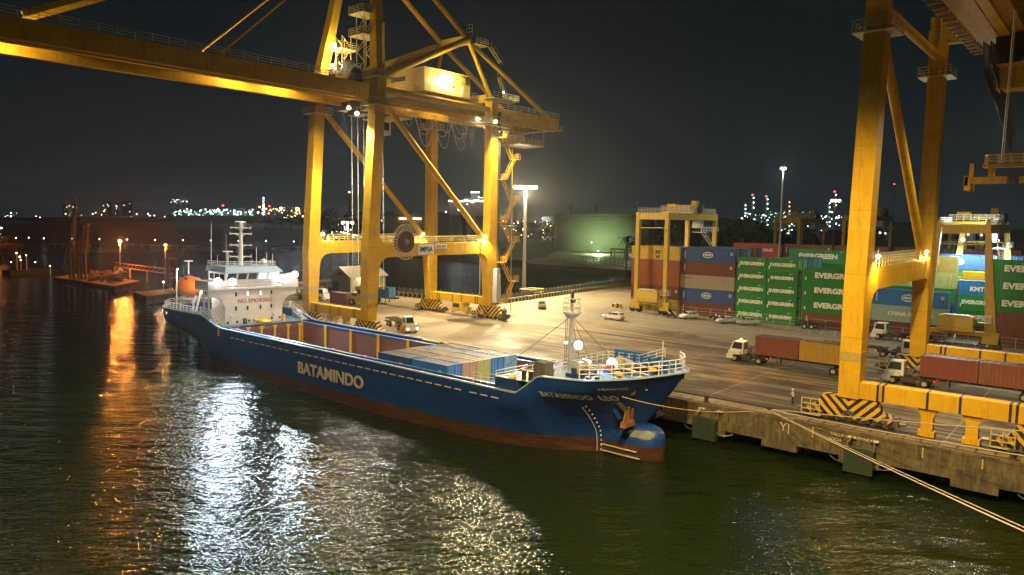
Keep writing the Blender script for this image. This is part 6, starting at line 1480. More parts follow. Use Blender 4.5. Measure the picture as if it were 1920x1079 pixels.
# bollards/hydrants by the crane leg
HYB = mat('blue_hydrant_paint', (.06, .14, .28), .5)
for i, (px, py, lab) in enumerate(((676, 612, 'blue grey capstan left of the near left crane bogie'), (706, 618, 'small blue grey capstan at the near left crane bogie'))):
    p = at(px, py); c_ = root('capstan', lab, 'capstan', p, 0, 'capstans at the left crane bogie'); part('drum', MB().lathe((0, 0, 0), [(.45, 0), (.3, .2), (.28, .9), (.42, 1.1), (.42, 1.25), (.1, 1.35)], 12), HYB, c_, base=False); part('plate', MB().box(-.6, .6, -.6, .6, .004, .05), STL, c_, base=False)

# ================================================================ PEOPLE
SKIN = mat('skin', (.38, .20, .12), .6, var=.05); HIV = mat('hi_vis_orange', (.75, .25, .03), .7, var=.1, scale=6); HIY = mat('hi_vis_white_yellow', (.50, .52, .30), .7, var=.1, scale=6)
TRD = mat('dark_trousers', (.02, .022, .03), .8); REF = mat('reflective_tape', (.8, .8, .75), .4)
def person(loc, rz, label, top_m, leg_m, helmet_m, pose='stand'):
    J = {'pelvis': (0, 0, .95), 'chest': (.02, 0, 1.28), 'neck': (.03, 0, 1.47), 'hl': (0, .09, .90), 'kl': (.03, .10, .50), 'al': (-.02, .10, .09), 'tl': (.15, .12, .05), 'hr': (0, -.09, .90), 'kr': (.04, -.11, .50), 'ar': (.0, -.13, .09), 'tr': (.17, -.14, .05),
         'sl': (.02, .18, 1.40), 'el': (.0, .26, 1.13), 'wl': (.16, .20, .92), 'sr': (.02, -.18, 1.40), 'er': (.0, -.26, 1.13), 'wr': (.15, -.22, .92)}
    if pose == 'phone': J.update(el=(.08, .25, 1.14), wl=(.30, .10, 1.25), er=(.08, -.25, 1.14), wr=(.30, -.08, 1.24))
    if pose == 'point': J.update(er=(.22, -.30, 1.30), wr=(.46, -.30, 1.28), kl=(.10, .10, .50))
    rad = dict(pelvis=.15, chest=.165, neck=.065, hl=.10, kl=.072, al=.05, tl=.045, hr=.10, kr=.072, ar=.05, tr=.045, sl=.075, el=.05, wl=.034, sr=.075, er=.05, wr=.034)
    E_ = [('pelvis', 'chest'), ('chest', 'neck'), ('pelvis', 'hl'), ('hl', 'kl'), ('kl', 'al'), ('al', 'tl'), ('pelvis', 'hr'), ('hr', 'kr'), ('kr', 'ar'), ('ar', 'tr'), ('chest', 'sl'), ('sl', 'el'), ('el', 'wl'), ('chest', 'sr'), ('sr', 'er'), ('er', 'wr')]
    nm = list(J); me = bpy.data.meshes.new('person'); me.from_pydata([J[k] for k in nm], [(nm.index(a), nm.index(b_)) for a, b_ in E_], []); me.update()
    o = bpy.data.objects.new('person', me); link(o); sk = o.modifiers.new('skin', 'SKIN'); o.modifiers.new('sub', 'SUBSURF').levels = 1
    for i, k in enumerate(nm): sv_ = me.skin_vertices[0].data[i]; sv_.radius = (rad[k], rad[k]); sv_.use_root = (k == 'pelvis')
    dg = bpy.context.evaluated_depsgraph_get(); m2_ = bpy.data.meshes.new_from_object(o.evaluated_get(dg)); bpy.data.objects.remove(o)
    m2_.name = 'person'
    # head with face, and hands, joined to the body mesh
    bm = bmesh.new(); bm.from_mesh(m2_); nb = len(bm.faces)
    for q in (top_m, leg_m, SKIN, BLK): m2_.materials.append(q)
    hd = bmesh.ops.create_uvsphere(bm, u_segments=14, v_segments=10, radius=.115, matrix=Matrix.Translation((.05, 0, 1.62)) @ Matrix.Diagonal((.95, .80, 1.12, 1)))
    for v in hd['verts']:
        if v.co.x > .13 and abs(v.co.y) < .03 and 1.58 < v.co.z < 1.64: v.co.x += .03
        if v.co.z < 1.55: v.co.y *= .8
    bmesh.ops.create_cone(bm, cap_ends=True, segments=10, radius1=.055, radius2=.05, depth=.12, matrix=Matrix.Translation((.035, 0, 1.50)))
    for s_ in (1, -1):
        bmesh.ops.create_uvsphere(bm, u_segments=6, v_segments=5, radius=.03, matrix=Matrix.Translation((.045, s_ * .095, 1.62)) @ Matrix.Diagonal((.6, .4, 1, 1)))
        w_ = Vector(J['wl' if s_ > 0 else 'wr']); e_ = Vector(J['el' if s_ > 0 else 'er']); d = (w_ - e_).normalized(); sd = d.cross(Vector((0, 0, 1))).normalized()
        mh = MB().beam(w_, w_ + d * .10, .085, .035)
        for k in range(4): b0 = w_ + d * .10 + sd * (-.032 + .021 * k); L_ = (.065, .078, .075, .055)[k]; mh.path([b0, b0 + d * L_ * .55, b0 + d * L_ * .9 + Vector((0, 0, -.02))], .009, 5)
        mh.path([w_ + d * .03 + sd * .045, w_ + d * .07 + sd * .07, w_ + d * .10 + sd * .065], .011, 5)
        vs_ = [bm.verts.new(p_) for p_ in mh.v]
        for f_ in mh.f: bm.faces.new([vs_[i] for i in f_])
    bm.faces.ensure_lookup_table()
    for i, f_ in enumerate(bm.faces):
        c_ = f_.calc_center_median()
        if i >= nb: f_.material_index = 2
        else: f_.material_index = 0 if c_.z > .93 else (1 if c_.z > .12 else 3)
        f_.smooth = True
    bm.to_mesh(m2_); bm.free();     o = bpy.data.objects.new('person', m2_); link(o); o.location = loc; o.rotation_euler = (0, 0, rz); tag(o, label, 'person', 'dock workers')
    part('safety_helmet', MB().lathe((.045, 0, 1.67), [(.145, 0), (.13, .02), (.115, .07), (.07, .115), (.01, .13)], 14), helmet_m, o, base=False, smooth=True)
    part('reflective_band', MB().lathe((.01, 0, 1.14), [(.168, -.025), (.17, .025)], 14), REF, o, base=False)
    return o
person(at(1486, 759), R(215), 'dock worker in white helmet and pale vest standing on the quay near the bollard', HIY, TRD, WHT, 'phone')
person(at(752, 628), R(-60), 'worker in orange overalls by the tractor, the left one of the pair', HIV, HIV, HIV, 'stand')
person(at(759, 629), R(-110), 'worker in orange overalls by the tractor, the right one of the pair', HIV, HIV, WHT, 'point')
person(at(902, 598), R(-40), 'worker in dark trousers standing at the landside bogie of the left crane', HIY, TRD, WHT, 'stand')
# ================================================================ FAR SHORE AND BACKGROUND
LAND = mat('dark_far_land', (.018, .020, .014), .9, var=.4, scale=.02)
LANDL = mat('lit_far_ground', (.06, .06, .045), .9, var=.4, scale=.05)
TREE = mat('dark_tree_leaves', (.045, .065, .03), .8, var=.5, scale=.3)
BARK = mat('dark_tree_bark', (.05, .04, .03), .9)
TANKM = mat('oil_tank_paint', (.28, .31, .24), .6, var=.08, scale=.06, dirt=.15)
BRNT = mat('brown_far_hull', (.10, .08, .06), .8, var=.2, scale=.1)
DKW = mat('grey_far_building', (.14, .14, .13), .8, var=.2, scale=.2)
def poly(pts, z0, z1): return MB().prism([(p[0], p[1]) for p in pts], 'z', z0, z1)
# basin shore: low bank behind the basin, reaching far inland
struct('far_land', poly([(-228, 206), (-170, 202), (-125, 194), (40, 332), (40, 1500), (-1100, 2200), (-1500, 1400), (-760, 520), (-560, 330), (-430, 262), (-330, 226)], -4.2, -.6), LAND, 'dark low shore beyond the basin')
struct('distant_shore', poly([(-3990, -900), (-2700, -300), (-2500, 300), (-2750, 800), (-2350, 1500), (-1650, 1700), (-1500, 1420), (-1100, 2250), (-3000, 3400), (-3990, 3400)], -4.2, 3.0), LAND, 'distant low shore across the strait')
def lamps(name, pts, m_, label, cat='lights', group=None, parent=None):
    q = MB()
    for (p, r_) in pts: q.lathe(p, [(r_ * .5, -r_ * .8), (r_, 0), (r_ * .5, r_ * .8)], 6)
    if parent is not None: o = part(name, q, m_, parent); o['kind'] = 'stuff'; return o
    return single(name, q, m_, label, cat, group, 'stuff')
# scattered town lights
def scatter(px0, px1, py0, py1, n, dist, rr, seed):
    g = random.Random(seed); out = []
    for i in range(n):
        d = dist * g.uniform(.93, 1.07); p = atd(g.uniform(px0, px1), py0 + (py1 - py0) * g.random() ** 1.6, d); out.append((p, rr * g.uniform(.28, 1.15)))
    return out
lamps('far_lights', scatter(0, 320, 400, 408, 26, 2500, 1.5, 3), F_WHITE, 'scattered white lights along the distant left shore')
lamps('far_lights', scatter(120, 200, 386, 405, 12, 2450, 1.3, 5), F_WARM, 'warm lights on the distant left shore')
lamps('far_lights', scatter(590, 700, 425, 455, 60, 620, .42, 8), F_WHITE, 'white lights of the far terminal seen between the left crane legs')
lamps('far_lights', scatter(600, 800, 408, 440, 26, 640, .40, 9), F_WARM, 'warm lights of the far terminal seen between the left crane legs')
lamps('far_lights', scatter(940, 1036, 415, 448, 34, 520, .40, 10), F_WARM, 'warm lights of the plant left of the big green lit tank')
lamps('far_lights', scatter(1390, 1580, 405, 440, 70, 640, .40, 11), F_WHITE, 'white lights of the far refinery behind the containers')
lamps('far_lights', scatter(1395, 1530, 398, 438, 46, 660, .36, 12), F_GREEN, 'greenish lights of the far refinery behind the containers')
lamps('far_lights', scatter(490, 590, 392, 404, 44, 2200, 1.7, 13), F_WARM, 'warm lights of the distant shipyard left of the crane')
lamps('far_lights', [(atd(x, 432 + (x % 3), 610), .55) for x in (1426, 1440, 1452)], L_WHITE, 'three strong white lamps behind the tree right of the left gantry crane')
lamps('far_lights', [(atd(1650, 437, 420), .5), (atd(1660, 438, 420), .5)], L_WHITE, 'pair of strong white lamps between the right crane legs')
# string of lights on the far causeway
def line_lights(px0, py0, px1, py1, n, dist, r_, m_, label):
    lamps('far_lights', [(atd(px0 + (px1 - px0) * i / (n - 1), py0 + (py1 - py0) * i / (n - 1), dist), r_) for i in range(n)], m_, label)
line_lights(605, 428, 685, 446, 22, 560, .40, F_WHITE, 'row of white lights running down to the far quay between the left crane legs')
line_lights(690, 412, 800, 420, 14, 640, .35, F_WHITE, 'row of white lights along the far shed')
# lamp glows visible across the middle water: long pipeline jetty with posts
pj = [aty(-40, 456, 80), aty(300, 459, 160), aty(590, 464, 240)]
q = MB(); A_, B_ = Vector((-660, 90, 0)), Vector((-470, 245, 0))
A_ = at(-60, 462, -3.7); B_ = at(575, 470, -3.7)
jr = root('pipeline_jetty', 'long low pipeline jetty with small lamps crossing the dark water at the left', 'jetty', (A_ + B_) / 2)
q.beam((A_.x, A_.y, -1.2), (B_.x, B_.y, -1.2), 2.2, .9); part('deck', q, DKW, jr)
q = MB()
for i in range(40): p = A_.lerp(B_, i / 39); q.tube((p.x, p.y, -4.2), (p.x, p.y, -1.6), .5, 6)
part('pile_row', q, DKW, jr)
q = MB()
for i in range(12):
    p = A_.lerp(B_, .06 + i * .082); q.tube((p.x, p.y, -.8), (p.x, p.y, 2.2), .12, 5); o = part('lamp', lamp_ball((p.x, p.y, 2.5), .38), F_WHITE, jr)
part('lamp_post', q, GRY, jr)
# oil berth: loading platform, loading arms, dolphins, walkway
WET = mat('wet_dolphin_concrete', (.11, .095, .07), .8, var=.4, scale=.5, dirt=.4)
pc = at(165, 530, -1.0)
ob = root('loading_platform', 'brown loading platform standing in the water at the left', 'jetty', (pc.x, pc.y, WZ))
c0, c1_, c2_, c3_ = at(100, 520, -1), at(215, 537, -1), at(262, 527, -1), at(150, 513, -1)
part('deck', MB().prism([(p.x, p.y) for p in (c0, c1_, c2_, c3_)], 'z', -2.8, -1.0), WET, ob)
q = MB()
for i in range(10):
    p = c0.lerp(c1_, (i + .5) / 10); q.tube((p.x + 1, p.y + 1, -5), (p.x + 1, p.y + 1, -2.8), .5, 8)
part('pile_row', q, WET, ob)
LA = mat('loading_arm_paint', (.22, .16, .10), .6, var=.2)
def arm(px, h, label):
    p = at(px, 524, -1.0)
    r = root('marine_loader', label, 'marine loader', p, 0, 'loading arms on the oil berth'); z0 = p.z
    part('riser', MB().tube((p.x, p.y, z0), (p.x, p.y, z0 + h * .45), .45, 8), LA, r)
    part('inner_arm', MB().tube((p.x, p.y, z0 + h * .42), (p.x + .6, p.y + 1.2, z0 + h), .28, 6).tube((p.x + .8, p.y + .6, z0 + h * .42), (p.x + .9, p.y + 1.2, z0 + h), .12, 5), LA, r)
    part('outer_arm', MB().tube((p.x + .6, p.y + 1.2, z0 + h), (p.x - 1.2, p.y - 1.8, z0 + h * .18), .22, 6), LA, r)
    q = MB()
    for i in range(12): z = z0 + h * (.2 + .065 * i); q.beam((p.x + 1.4, p.y + .5, z), (p.x + 2.2, p.y + .9, z), .08, .08)
    q.beam((p.x + 1.8, p.y + .7, z0), (p.x + 1.8, p.y + .7, z0 + h), .12, .12); part('counterweight_ladder', q, LA, r)
    part('top_sheave', MB().lathe((p.x + .6, p.y + 1.2, z0 + h), [(.1, -.15), (.5, -.1), (.5, .1), (.1, .15)], 12, 'x'), LA, r)
for px, h, lab in ((132, 19, 'tall loading arm at the left end of the oil berth'), (139, 26, 'tallest loading arm on the oil berth'), (147, 15, 'shorter loading arm third from the left on the oil berth'), (153, 17, 'loading arm fourth from the left on the oil berth'), (161, 17.5, 'rightmost loading arm on the oil berth')): arm(px, h, lab)
q = MB(); g = random.Random(4)
for i in range(34):
    p = at(170 + g.random() * 58, 517 + g.random() * 11, -1.0); h = g.uniform(.6, 2.4); q.box(p.x - g.uniform(.2, 1), p.x + .4, p.y - .5, p.y + g.uniform(.3, 1.2), -1.0, -1.0 + h)
    if i % 3 == 0: q.tube((p.x, p.y, h - 1.1), (p.x + g.uniform(-5, 5), p.y + g.uniform(-3, 3), h - 1.1), .25, 6)
part('pipe_manifold', q, LA, ob)
for (px, py, w, lab) in ((300, 549, 5.5, 'concrete mooring dolphin left of the ship stern'),):
    p = at(px, py, -1.2); r = root('mooring_dolphin', lab, 'dolphin', (p.x, p.y, WZ)); a = at(250, 548, -1.2); b_ = at(274, 556, -1.2); c_ = at(350, 548, -1.2); d_ = at(320, 542, -1.2)
    part('cap', MB().prism([(v.x, v.y) for v in (a, b_, c_, d_)], 'z', -3.4, -1.2), WET, r)
    pl = at(307, 545, -1.2); part('lamp_post', MB().tube((pl.x, pl.y, -1.2), (pl.x, pl.y, 1.1), .1, 6), GRY, r); part('lamp', lamp_ball((pl.x, pl.y, 1.2), .28), L_WARM, r); light((pl.x, pl.y - .5, 1.5), 160, (1, .8, .5), r, 'POINT', .2)
    ph = at(323, 540, -1.2)
    q = MB()
    for (dx, dy) in ((-1, -1), (1, -1), (1, 1), (-1, 1)): q.beam((ph.x + dx, ph.y + dy, -1.2), (ph.x + dx, ph.y + dy, 7.2), .5, .5)
    for z in (1.5, 4.2, 7.2): q.box(ph.x - 1.6, ph.x + 1.6, ph.y - 1.6, ph.y + 1.6, z, z + .15)
    part('gangway_tower', q, mat('dark_red_steel', (.13, .04, .04), .7), r)
# walkway truss between berth and shore
wa, wb = at(215, 500, -.5), at(330, 516, .5)
r = root('walkway_truss', 'steel walkway truss behind the two orange lamps', 'walkway', (wa + wb) / 2); q = MB()
for k in (0, 1.6):
    q.beam((wa.x, wa.y, wa.z + k), (wb.x, wb.y, wb.z + k), .3, .25)
n = 14
for i in range(n):
    a, b_ = wa.lerp(wb, i / n), wa.lerp(wb, (i + 1) / n); q.beam(a, b_ + Vector((0, 0, 1.6)), .14, .14); q.tube((a.x, a.y, -4.2), (a.x, a.y, a.z), .3, 6) if i % 4 == 0 else None
part('truss', q, LA, r)
q = MB(); q.beam((wb.x, wb.y, -.4), (-168, 30, -.4), 2.0, .4)
part('causeway', q, DKW, r)
def olamp(px, py, pyb, label, power, r_, dist_y):
    b_ = at(px, pyb, -1.2); top = atd(px, py, math.hypot(b_.x - CAM.x, b_.y - CAM.y))
    q = root('sodium_lamp', label, 'lamp post', b_, 0, 'orange lamps on the oil berth'); part('pole', MB().tube((b_.x, b_.y, -1.2), (top.x, top.y, top.z), .12, 6), GRY, q)
    part('lamp', lamp_ball((top.x, top.y, top.z), r_), L_ORG, q); light((top.x, top.y, top.z - r_ - .2), power, ORANGE, q, 'POINT', .45)
olamp(225, 453, 512, 'brighter orange sodium lamp left of the ship bridge', 26000, .65, 0)
olamp(310, 460, 520, 'dimmer orange sodium lamp just left of the ship mast', 9000, .45, 0)
# left edge: moored barge lights and pier
for (px, py, d, m_, s_, lab) in ((2, 428, 900, F_WHITE, 1.0, 'blue white lamp at the left photo edge'), (54, 446, 700, F_WHITE, .4, 'small lamp above the pier at the left'), (94, 499, 330, L_WHITE, .22, 'small bluish lamp at the foot of the loading arms'), (105, 343, 0, None, 0, '')):
    if m_ is None: continue
    p = atd(px, py, d); q = root('pier_lamp', lab, 'lamp post', (p.x, p.y, WZ), 0, 'small lamps over the dark water'); part('pole', MB().tube((p.x, p.y, -5), (p.x, p.y, p.z), .15, 5), GRY, q); part('lamp', lamp_ball(p, s_), m_, q)
pr_ = root('red_lit_pier', 'reddish lit pier head at the left photo edge', 'pier', atd(10, 462, 420, WZ)); a, b_ = atd(-30, 465, 420), atd(34, 461, 430)
part('deck', MB().beam(a, b_, 8, 1.6), mat('reddish_pier_steel', (.22, .05, .03), .7), pr_); q = MB()
for i in range(7): p = a.lerp(b_, i / 6); q.tube((p.x, p.y, -5), p, .5, 6); q.beam(p, p + Vector((0, 0, 5)), .3, .3)
part('pile_row', q, MATS['reddish_pier_steel'], pr_); part('rail', MB().beam(a + Vector((0, 0, 5)), b_ + Vector((0, 0, 5)), .3, .3), MATS['reddish_pier_steel'], pr_)
part('lamp', lamp_ball(a.lerp(b_, .6) + Vector((0, -2, 6)), .35), F_WARM, pr_); light(a.lerp(b_, .5) + Vector((0, -3, 7)), 700, ORANGE, pr_, 'POINT', .3)
pm = atd(40, 500, 330, WZ); bg_ = root('moored_barge', 'low dark barge with a few warm lamps moored at the left', 'barge', pm); a, b_ = atd(10, 498, 330, -2.6), atd(78, 499, 335, -2.6)
part('hull', MB().beam(a, b_, 7, 2.0), LAND, bg_)
for px, py, rr in ((31, 475, .3), (37, 482, .34), (39, 488, .3), (49, 479, .26), (21, 492, .2), (66, 492, .25)): part('lamp', lamp_ball(atd(px, py, 331), rr), F_WARM, bg_)
q = MB()
for px in (31, 38, 49): p = atd(px, 476, 331); q.tube((p.x, p.y, -2), p, .15, 5)
part('mast', q, GRY, bg_)
# tanker far out, drilling rig, shipyard tower
def box_px(q, px0, px1, py0, py1, dist, depth=20, g=False):
    """a block standing at the given distance, sized to real metres"""
    a, b_ = atd(px0, py1, dist), atd(px1, py1, dist); t = atd(px0, py0, dist)
    z0_ = -1.0 if g else a.z; a.z = z0_; d = (b_ - a); d.z = 0; nrm = Vector((-d.y, d.x, 0)).normalized() * depth; z0, z1 = a.z, t.z
    return q.hexa([(a.x, a.y, z0), (b_.x, b_.y, z0), (b_.x + nrm.x, b_.y + nrm.y, z0), (a.x + nrm.x, a.y + nrm.y, z0), (a.x, a.y, z1), (b_.x, b_.y, z1), (b_.x + nrm.x, b_.y + nrm.y, z1), (a.x + nrm.x, a.y + nrm.y, z1)])
TD = 2350
tk = root('tanker_ship', 'long distant tanker ship with brightly lit deck', 'tanker', atd(400, 415, TD, WZ))
part('hull', box_px(box_px(MB(), 322, 474, 404, 420, TD, 45), 312, 322, 402, 406, TD, 40), mat('dark_tanker_hull', (.03, .035, .045), .7), tk)
DK_ = emit('floodlit_tanker_deck', (.40, 1, .72), .50, False)
part('deck_house', box_px(box_px(box_px(MB(), 448, 460, 390, 404, TD, 30), 468, 478, 392, 405, TD, 30), 340, 346, 390, 400, TD, 10), mat('tanker_white', (.5, .5, .45), .6), tk)
part('tank_cover', box_px(box_px(box_px(MB(), 326, 350, 397, 403.6, TD, 30), 364, 388, 397, 403.6, TD, 30), 404, 440, 395, 403.6, TD, 30), mat('tanker_tank_cover', (.35, .45, .38), .6), tk)
lamps('deck_light', scatter(322, 474, 397, 404, 95, TD, 2.1, 21), F_GREEN, '', parent=tk)
lamps('deck_light', scatter(330, 478, 393, 403, 60, TD - 10, 2.0, 22), F_WHITE, '', parent=tk)
part('red_lamp', lamp_ball(atd(418, 386, TD), 3.0), F_RED, tk)
rg = root('drilling_rig', 'faint distant drilling rig behind the tanker', 'drilling rig', atd(336, 400, 2900, WZ))
q = MB()
for (px0, py0, px1, py1) in ((328, 404, 328, 376), (348, 404, 348, 372), (318, 383, 352, 383), (328, 376, 348, 383), (334, 404, 345, 376), (345, 404, 334, 376)): q.beam(atd(px0, py0, 2900), atd(px1, py1, 2900), 2.5, 2.5)
part('derrick', q, LGR, rg); lamps('rig_light', scatter(318, 353, 374, 384, 16, 2900, 1.8, 23), F_WHITE, '', parent=rg)
q = MB(); tr_ = root('lit_tower', 'distant lattice tower strung with white lights', 'tower', atd(494, 402, 2300, WZ))
for s_ in (-1, 1): q.beam(atd(494 + s_ * 4, 404, 2300), atd(494, 371, 2300), 2, 2)
part('lattice', q, LGR, tr_); lamps('tower_light', [(atd(494 + ((i % 3) - 1) * (i / 6), 371 + i * 2.4, 2300), 2.0) for i in range(14)], F_WHITE, '', parent=tr_)
for i, (px, py0, py1, dist, lab) in enumerate(((505, 388, 404, 2300, 'distant red shipyard crane right of the lit tower'), (487, 390, 412, 2000, 'distant reddish crane left of the lit tower'), (655, 362, 392, 900, 'far red tower crane between the left crane legs'))):
    r = root('shipyard_crane', lab, 'crane', atd(px, py1, dist, WZ), 0, 'far shipyard cranes'); RDM = MATS.get('far_red_steel') or mat('far_red_steel', (.45, .08, .04), .7)
    w = 1.3 * dist / 1000
    part('tower', MB().beam(atd(px, py1 + 8, dist), atd(px, py0, dist), w * 2.2, w * 2.2), RDM, r); part('jib', MB().beam(atd(px - 2, py0 + 3, dist), atd(px + 8, py0 - 10, dist), w * .7, w * .7), RDM, r); part('lamp', lamp_ball(atd(px, py0 - 1, dist), 1.4 * dist / 1000), F_WARM if i else F_RED, r)
lamps('far_lights', scatter(530, 585, 390, 410, 60, 1900, 1.6, 25), F_WARM, 'cluster of warm lights of the distant shipyard beside the left crane leg')
fy = root('shipyard_hall', 'distant lit shipyard halls beside the left crane leg', 'building', atd(555, 405, 1900, WZ)); part('hall', box_px(box_px(MB(), 530, 560, 391, 410, 1900, 60), 562, 600, 389, 410, 1900, 60), mat('far_hall', (.10, .11, .09), .8), fy)
part('bright_lamp', lamp_ball(atd(527, 391, 1800), 3.2), L_WHITE, fy); part('bright_lamp', lamp_ball(atd(484, 399, 1900), 2.4), L_WHITE, fy)
for i, (px0, px1, py0) in enumerate(((201, 210, 379), (217, 224, 380), (228, 249, 378), (118, 126, 384))):
    r = root('distant_block', ['tall dark tower block on the distant left shore, first of three', 'narrow dark block on the distant left shore, middle of three', 'wide dark block on the distant left shore, right of three', 'thin lit mast building on the distant left shore'][i], 'building', atd(px0, 402, 2600, WZ), 0, 'buildings on the distant shore')
    part('wall', box_px(MB(), px0, px1, py0, 406, 2600, 30), LAND, r); lamps('window_light', scatter(px0, px1, py0 + 4, 402, 7, 2590, .9, 30 + i), F_WHITE, '', parent=r)
# terminal shed, long tanks, platform rig, towers right of the crane
r = root('terminal_shed', 'pale far shed with strip windows behind the left crane', 'building', atd(757, 425, 560, WZ)); part('wall', box_px(MB(), 722, 792, 405, 436, 560, 40, True), DKW, r); part('roof', box_px(box_px(MB(), 718, 796, 401, 405, 558, 44), 724, 740, 397, 401, 558, 10), BRNT, r)
part('window_strip', box_px(box_px(MB(), 748, 762, 409, 411.5, 557, .5), 768, 790, 409, 411.5, 557, .5), F_WARM, r)
r = root('oil_storage_tank', 'wide dark storage tank beyond the basin behind the left crane landside legs', 'storage tank', (atd(866, 445, 300)), 0, 'storage tanks'); c_ = atd(866, 446, 820); rad_ = 820 * 52 / FPX
part('shell', MB().lathe((c_.x, c_.y, -1), [(rad_, 0), (rad_, 28.5)], 40), BRNT, r, smooth=False)
c_ = atd(1122, 468, 318); rad_ = 27.5
r = root('oil_storage_tank', 'huge pale storage tank lit green beyond the basin', 'storage tank', (c_.x, c_.y, -1), 0, 'storage tanks')
c_ = atd(1122, 468, 300); rad_ = 19.5; dist = 270
ctr = atd(1122, 440, 500); c_ = Vector((ctr.x, ctr.y, 0)); dd = (c_ - Vector((CAM.x, CAM.y, 0))).length; rad_ = dd * 82 / FPX
ztop = atd(1122, 403, dd - rad_).z
r.location = (c_.x, c_.y, -.6)
part('shell', MB().lathe((c_.x, c_.y, -.6), [(rad_, 0), (rad_, ztop + .6)], 56), TANKM, r, smooth=True)
q = MB()
for zf in (ztop - .2, ztop - 2.6, ztop - 4.6): q.lathe((c_.x, c_.y, zf), [(rad_ + .02, 0), (rad_ + .35, .02), (rad_ + .35, .3), (rad_ + .02, .32)], 56)
part('stiffening_ring', q, TANKM, r); part('roof_rail', MB().lathe((c_.x, c_.y, ztop), [(rad_ + .2, .9), (rad_ + .22, 1.0)], 56), GRY, r)
nd = (Vector((CAM.x, CAM.y, 0)) - c_).normalized(); tn = Vector((-nd.y, nd.x, 0))
for k_, px, pw in ((0, 1122, 26000), (1, 1200, 9000)):
    pz = atd(px, 466, dd - rad_ - 34); part('tank_lamp', lamp_ball((pz.x, pz.y, 2.0), .4), F_GREEN, r); light((pz.x, pz.y, 2.3), pw, (.70, 1, .42), r, 'POINT', .3)
part('tank_lamp', lamp_ball(atd(1109, 455, dd - rad_ - 2), .5), F_GREEN, r)
for i, (px, pw) in enumerate(((1026, 9),)):
    d2 = 760; c_ = atd(px, 446, d2); r = root('small_storage_tank', 'white lit storage tank left of the huge tank', 'storage tank', (c_.x, c_.y, -1), 0, 'storage tanks'); rr = d2 * pw / FPX
    part('shell', MB().lathe((c_.x, c_.y, -1), [(rr, 0), (rr, atd(px, 407, d2).z + 1), (.1, atd(px, 404, d2).z + 1)], 20), mat('white_tank_paint', (.55, .58, .56), .6), r)
    for py in (410, 417, 425, 433): part('tank_lamp', lamp_ball(atd(px - 9, py, d2 - 4), .6), F_WHITE, r)
    lp = atd(px - 9, 425, d2 - 18); light((lp.x, lp.y, lp.z + 3), 2500, (.85, 1, .95), r, 'POINT', .4)
# offshore platform lit white between the crane legs
r = root('platform_rig', 'white lit offshore platform ship behind the crane landside legs', 'platform', atd(878, 400, 620, WZ))
hb_ = box_px(MB(), 841, 915, 380, 404, 620, 40); zb_ = atd(878, 404, 620).z; hb_.v = [(x, y, max(z, zb_)) for x, y, z in hb_.v]
part('hull', hb_, mat('rig_red_hull', (.13, .07, .055), .7), r)
q = MB()
for px in (846, 862, 878, 894, 910): a = atd(px, 404, 640); q.beam((a.x, a.y, -1), (a.x, a.y, a.z), 2.5, 2.5)
part('leg', q, DKW, r)
part('deck_house', box_px(box_px(box_px(box_px(MB(), 842, 862, 376, 380, 620, 20), 870, 912, 371, 380, 620, 20), 883, 899, 364, 371, 620, 12), 886, 896, 360, 364, 620, 8), DKW, r)
lamps('deck_light', [(atd(842 + i * 2.9, 377 + .6 * math.sin(i), 617), .62) for i in range(26)], F_WHITE, '', parent=r)
lamps('deck_light', scatter(872, 914, 370, 384, 18, 617, .5, 40) + [(atd(884 + i * 3.4, 361, 616), .6) for i in range(5)] + [(atd(860, 394, 600), .9), (atd(836, 398, 600), .7)], F_WHITE, '', parent=r)
lp = atd(860, 382, 600); light((lp.x, lp.y, lp.z + 3), 1500, (.95, .95, 1), r, 'POINT', 1)
# shore rails, small portal and pipe rack below the big tank
a, b_ = at(1052, 486, -.6), at(1196, 506, -.6)
r = root('pipe_rack', 'pale low pipe rack on the bank below the huge tank', 'pipe rack', (a + b_) / 2); q = MB()
for z in (.6, 1.5, 2.4): q.beam((a.x, a.y, z), (b_.x, b_.y, z), .35, .3)
for i in range(22): p = a.lerp(b_, i / 21); q.beam((p.x, p.y, -.6), (p.x, p.y, 2.6), .25, .25)
part('pipe', q, LGR, r); light((a.lerp(b_, .3).x, a.y - 4, 3.5), 350, (.7, 1, .5), r, 'POINT', .3); light((a.lerp(b_, .85).x, b_.y - 3, 4), 300, (.8, 1, .6), r, 'POINT', .3)
p = at(1161, 492, -.6); r = root('loading_portal', 'small blue grey steel portal beside the palm below the huge tank', 'portal', p); q = MB()
for dx in (-4, 4):
    for dy in (-1.5, 1.5): q.beam((p.x + dx, p.y + dy, -.6), (p.x + dx, p.y + dy, 5.6), .5, .5)
q.box(p.x - 4.6, p.x + 4.6, p.y - 2, p.y + 2, 5.61, 6.2).box(p.x - 4.3, p.x + 4.3, p.y - 1.6, p.y + 1.6, 2.8, 3.0)
part('frame', q, mat('blue_grey_steel', (.22, .30, .30), .6), r)
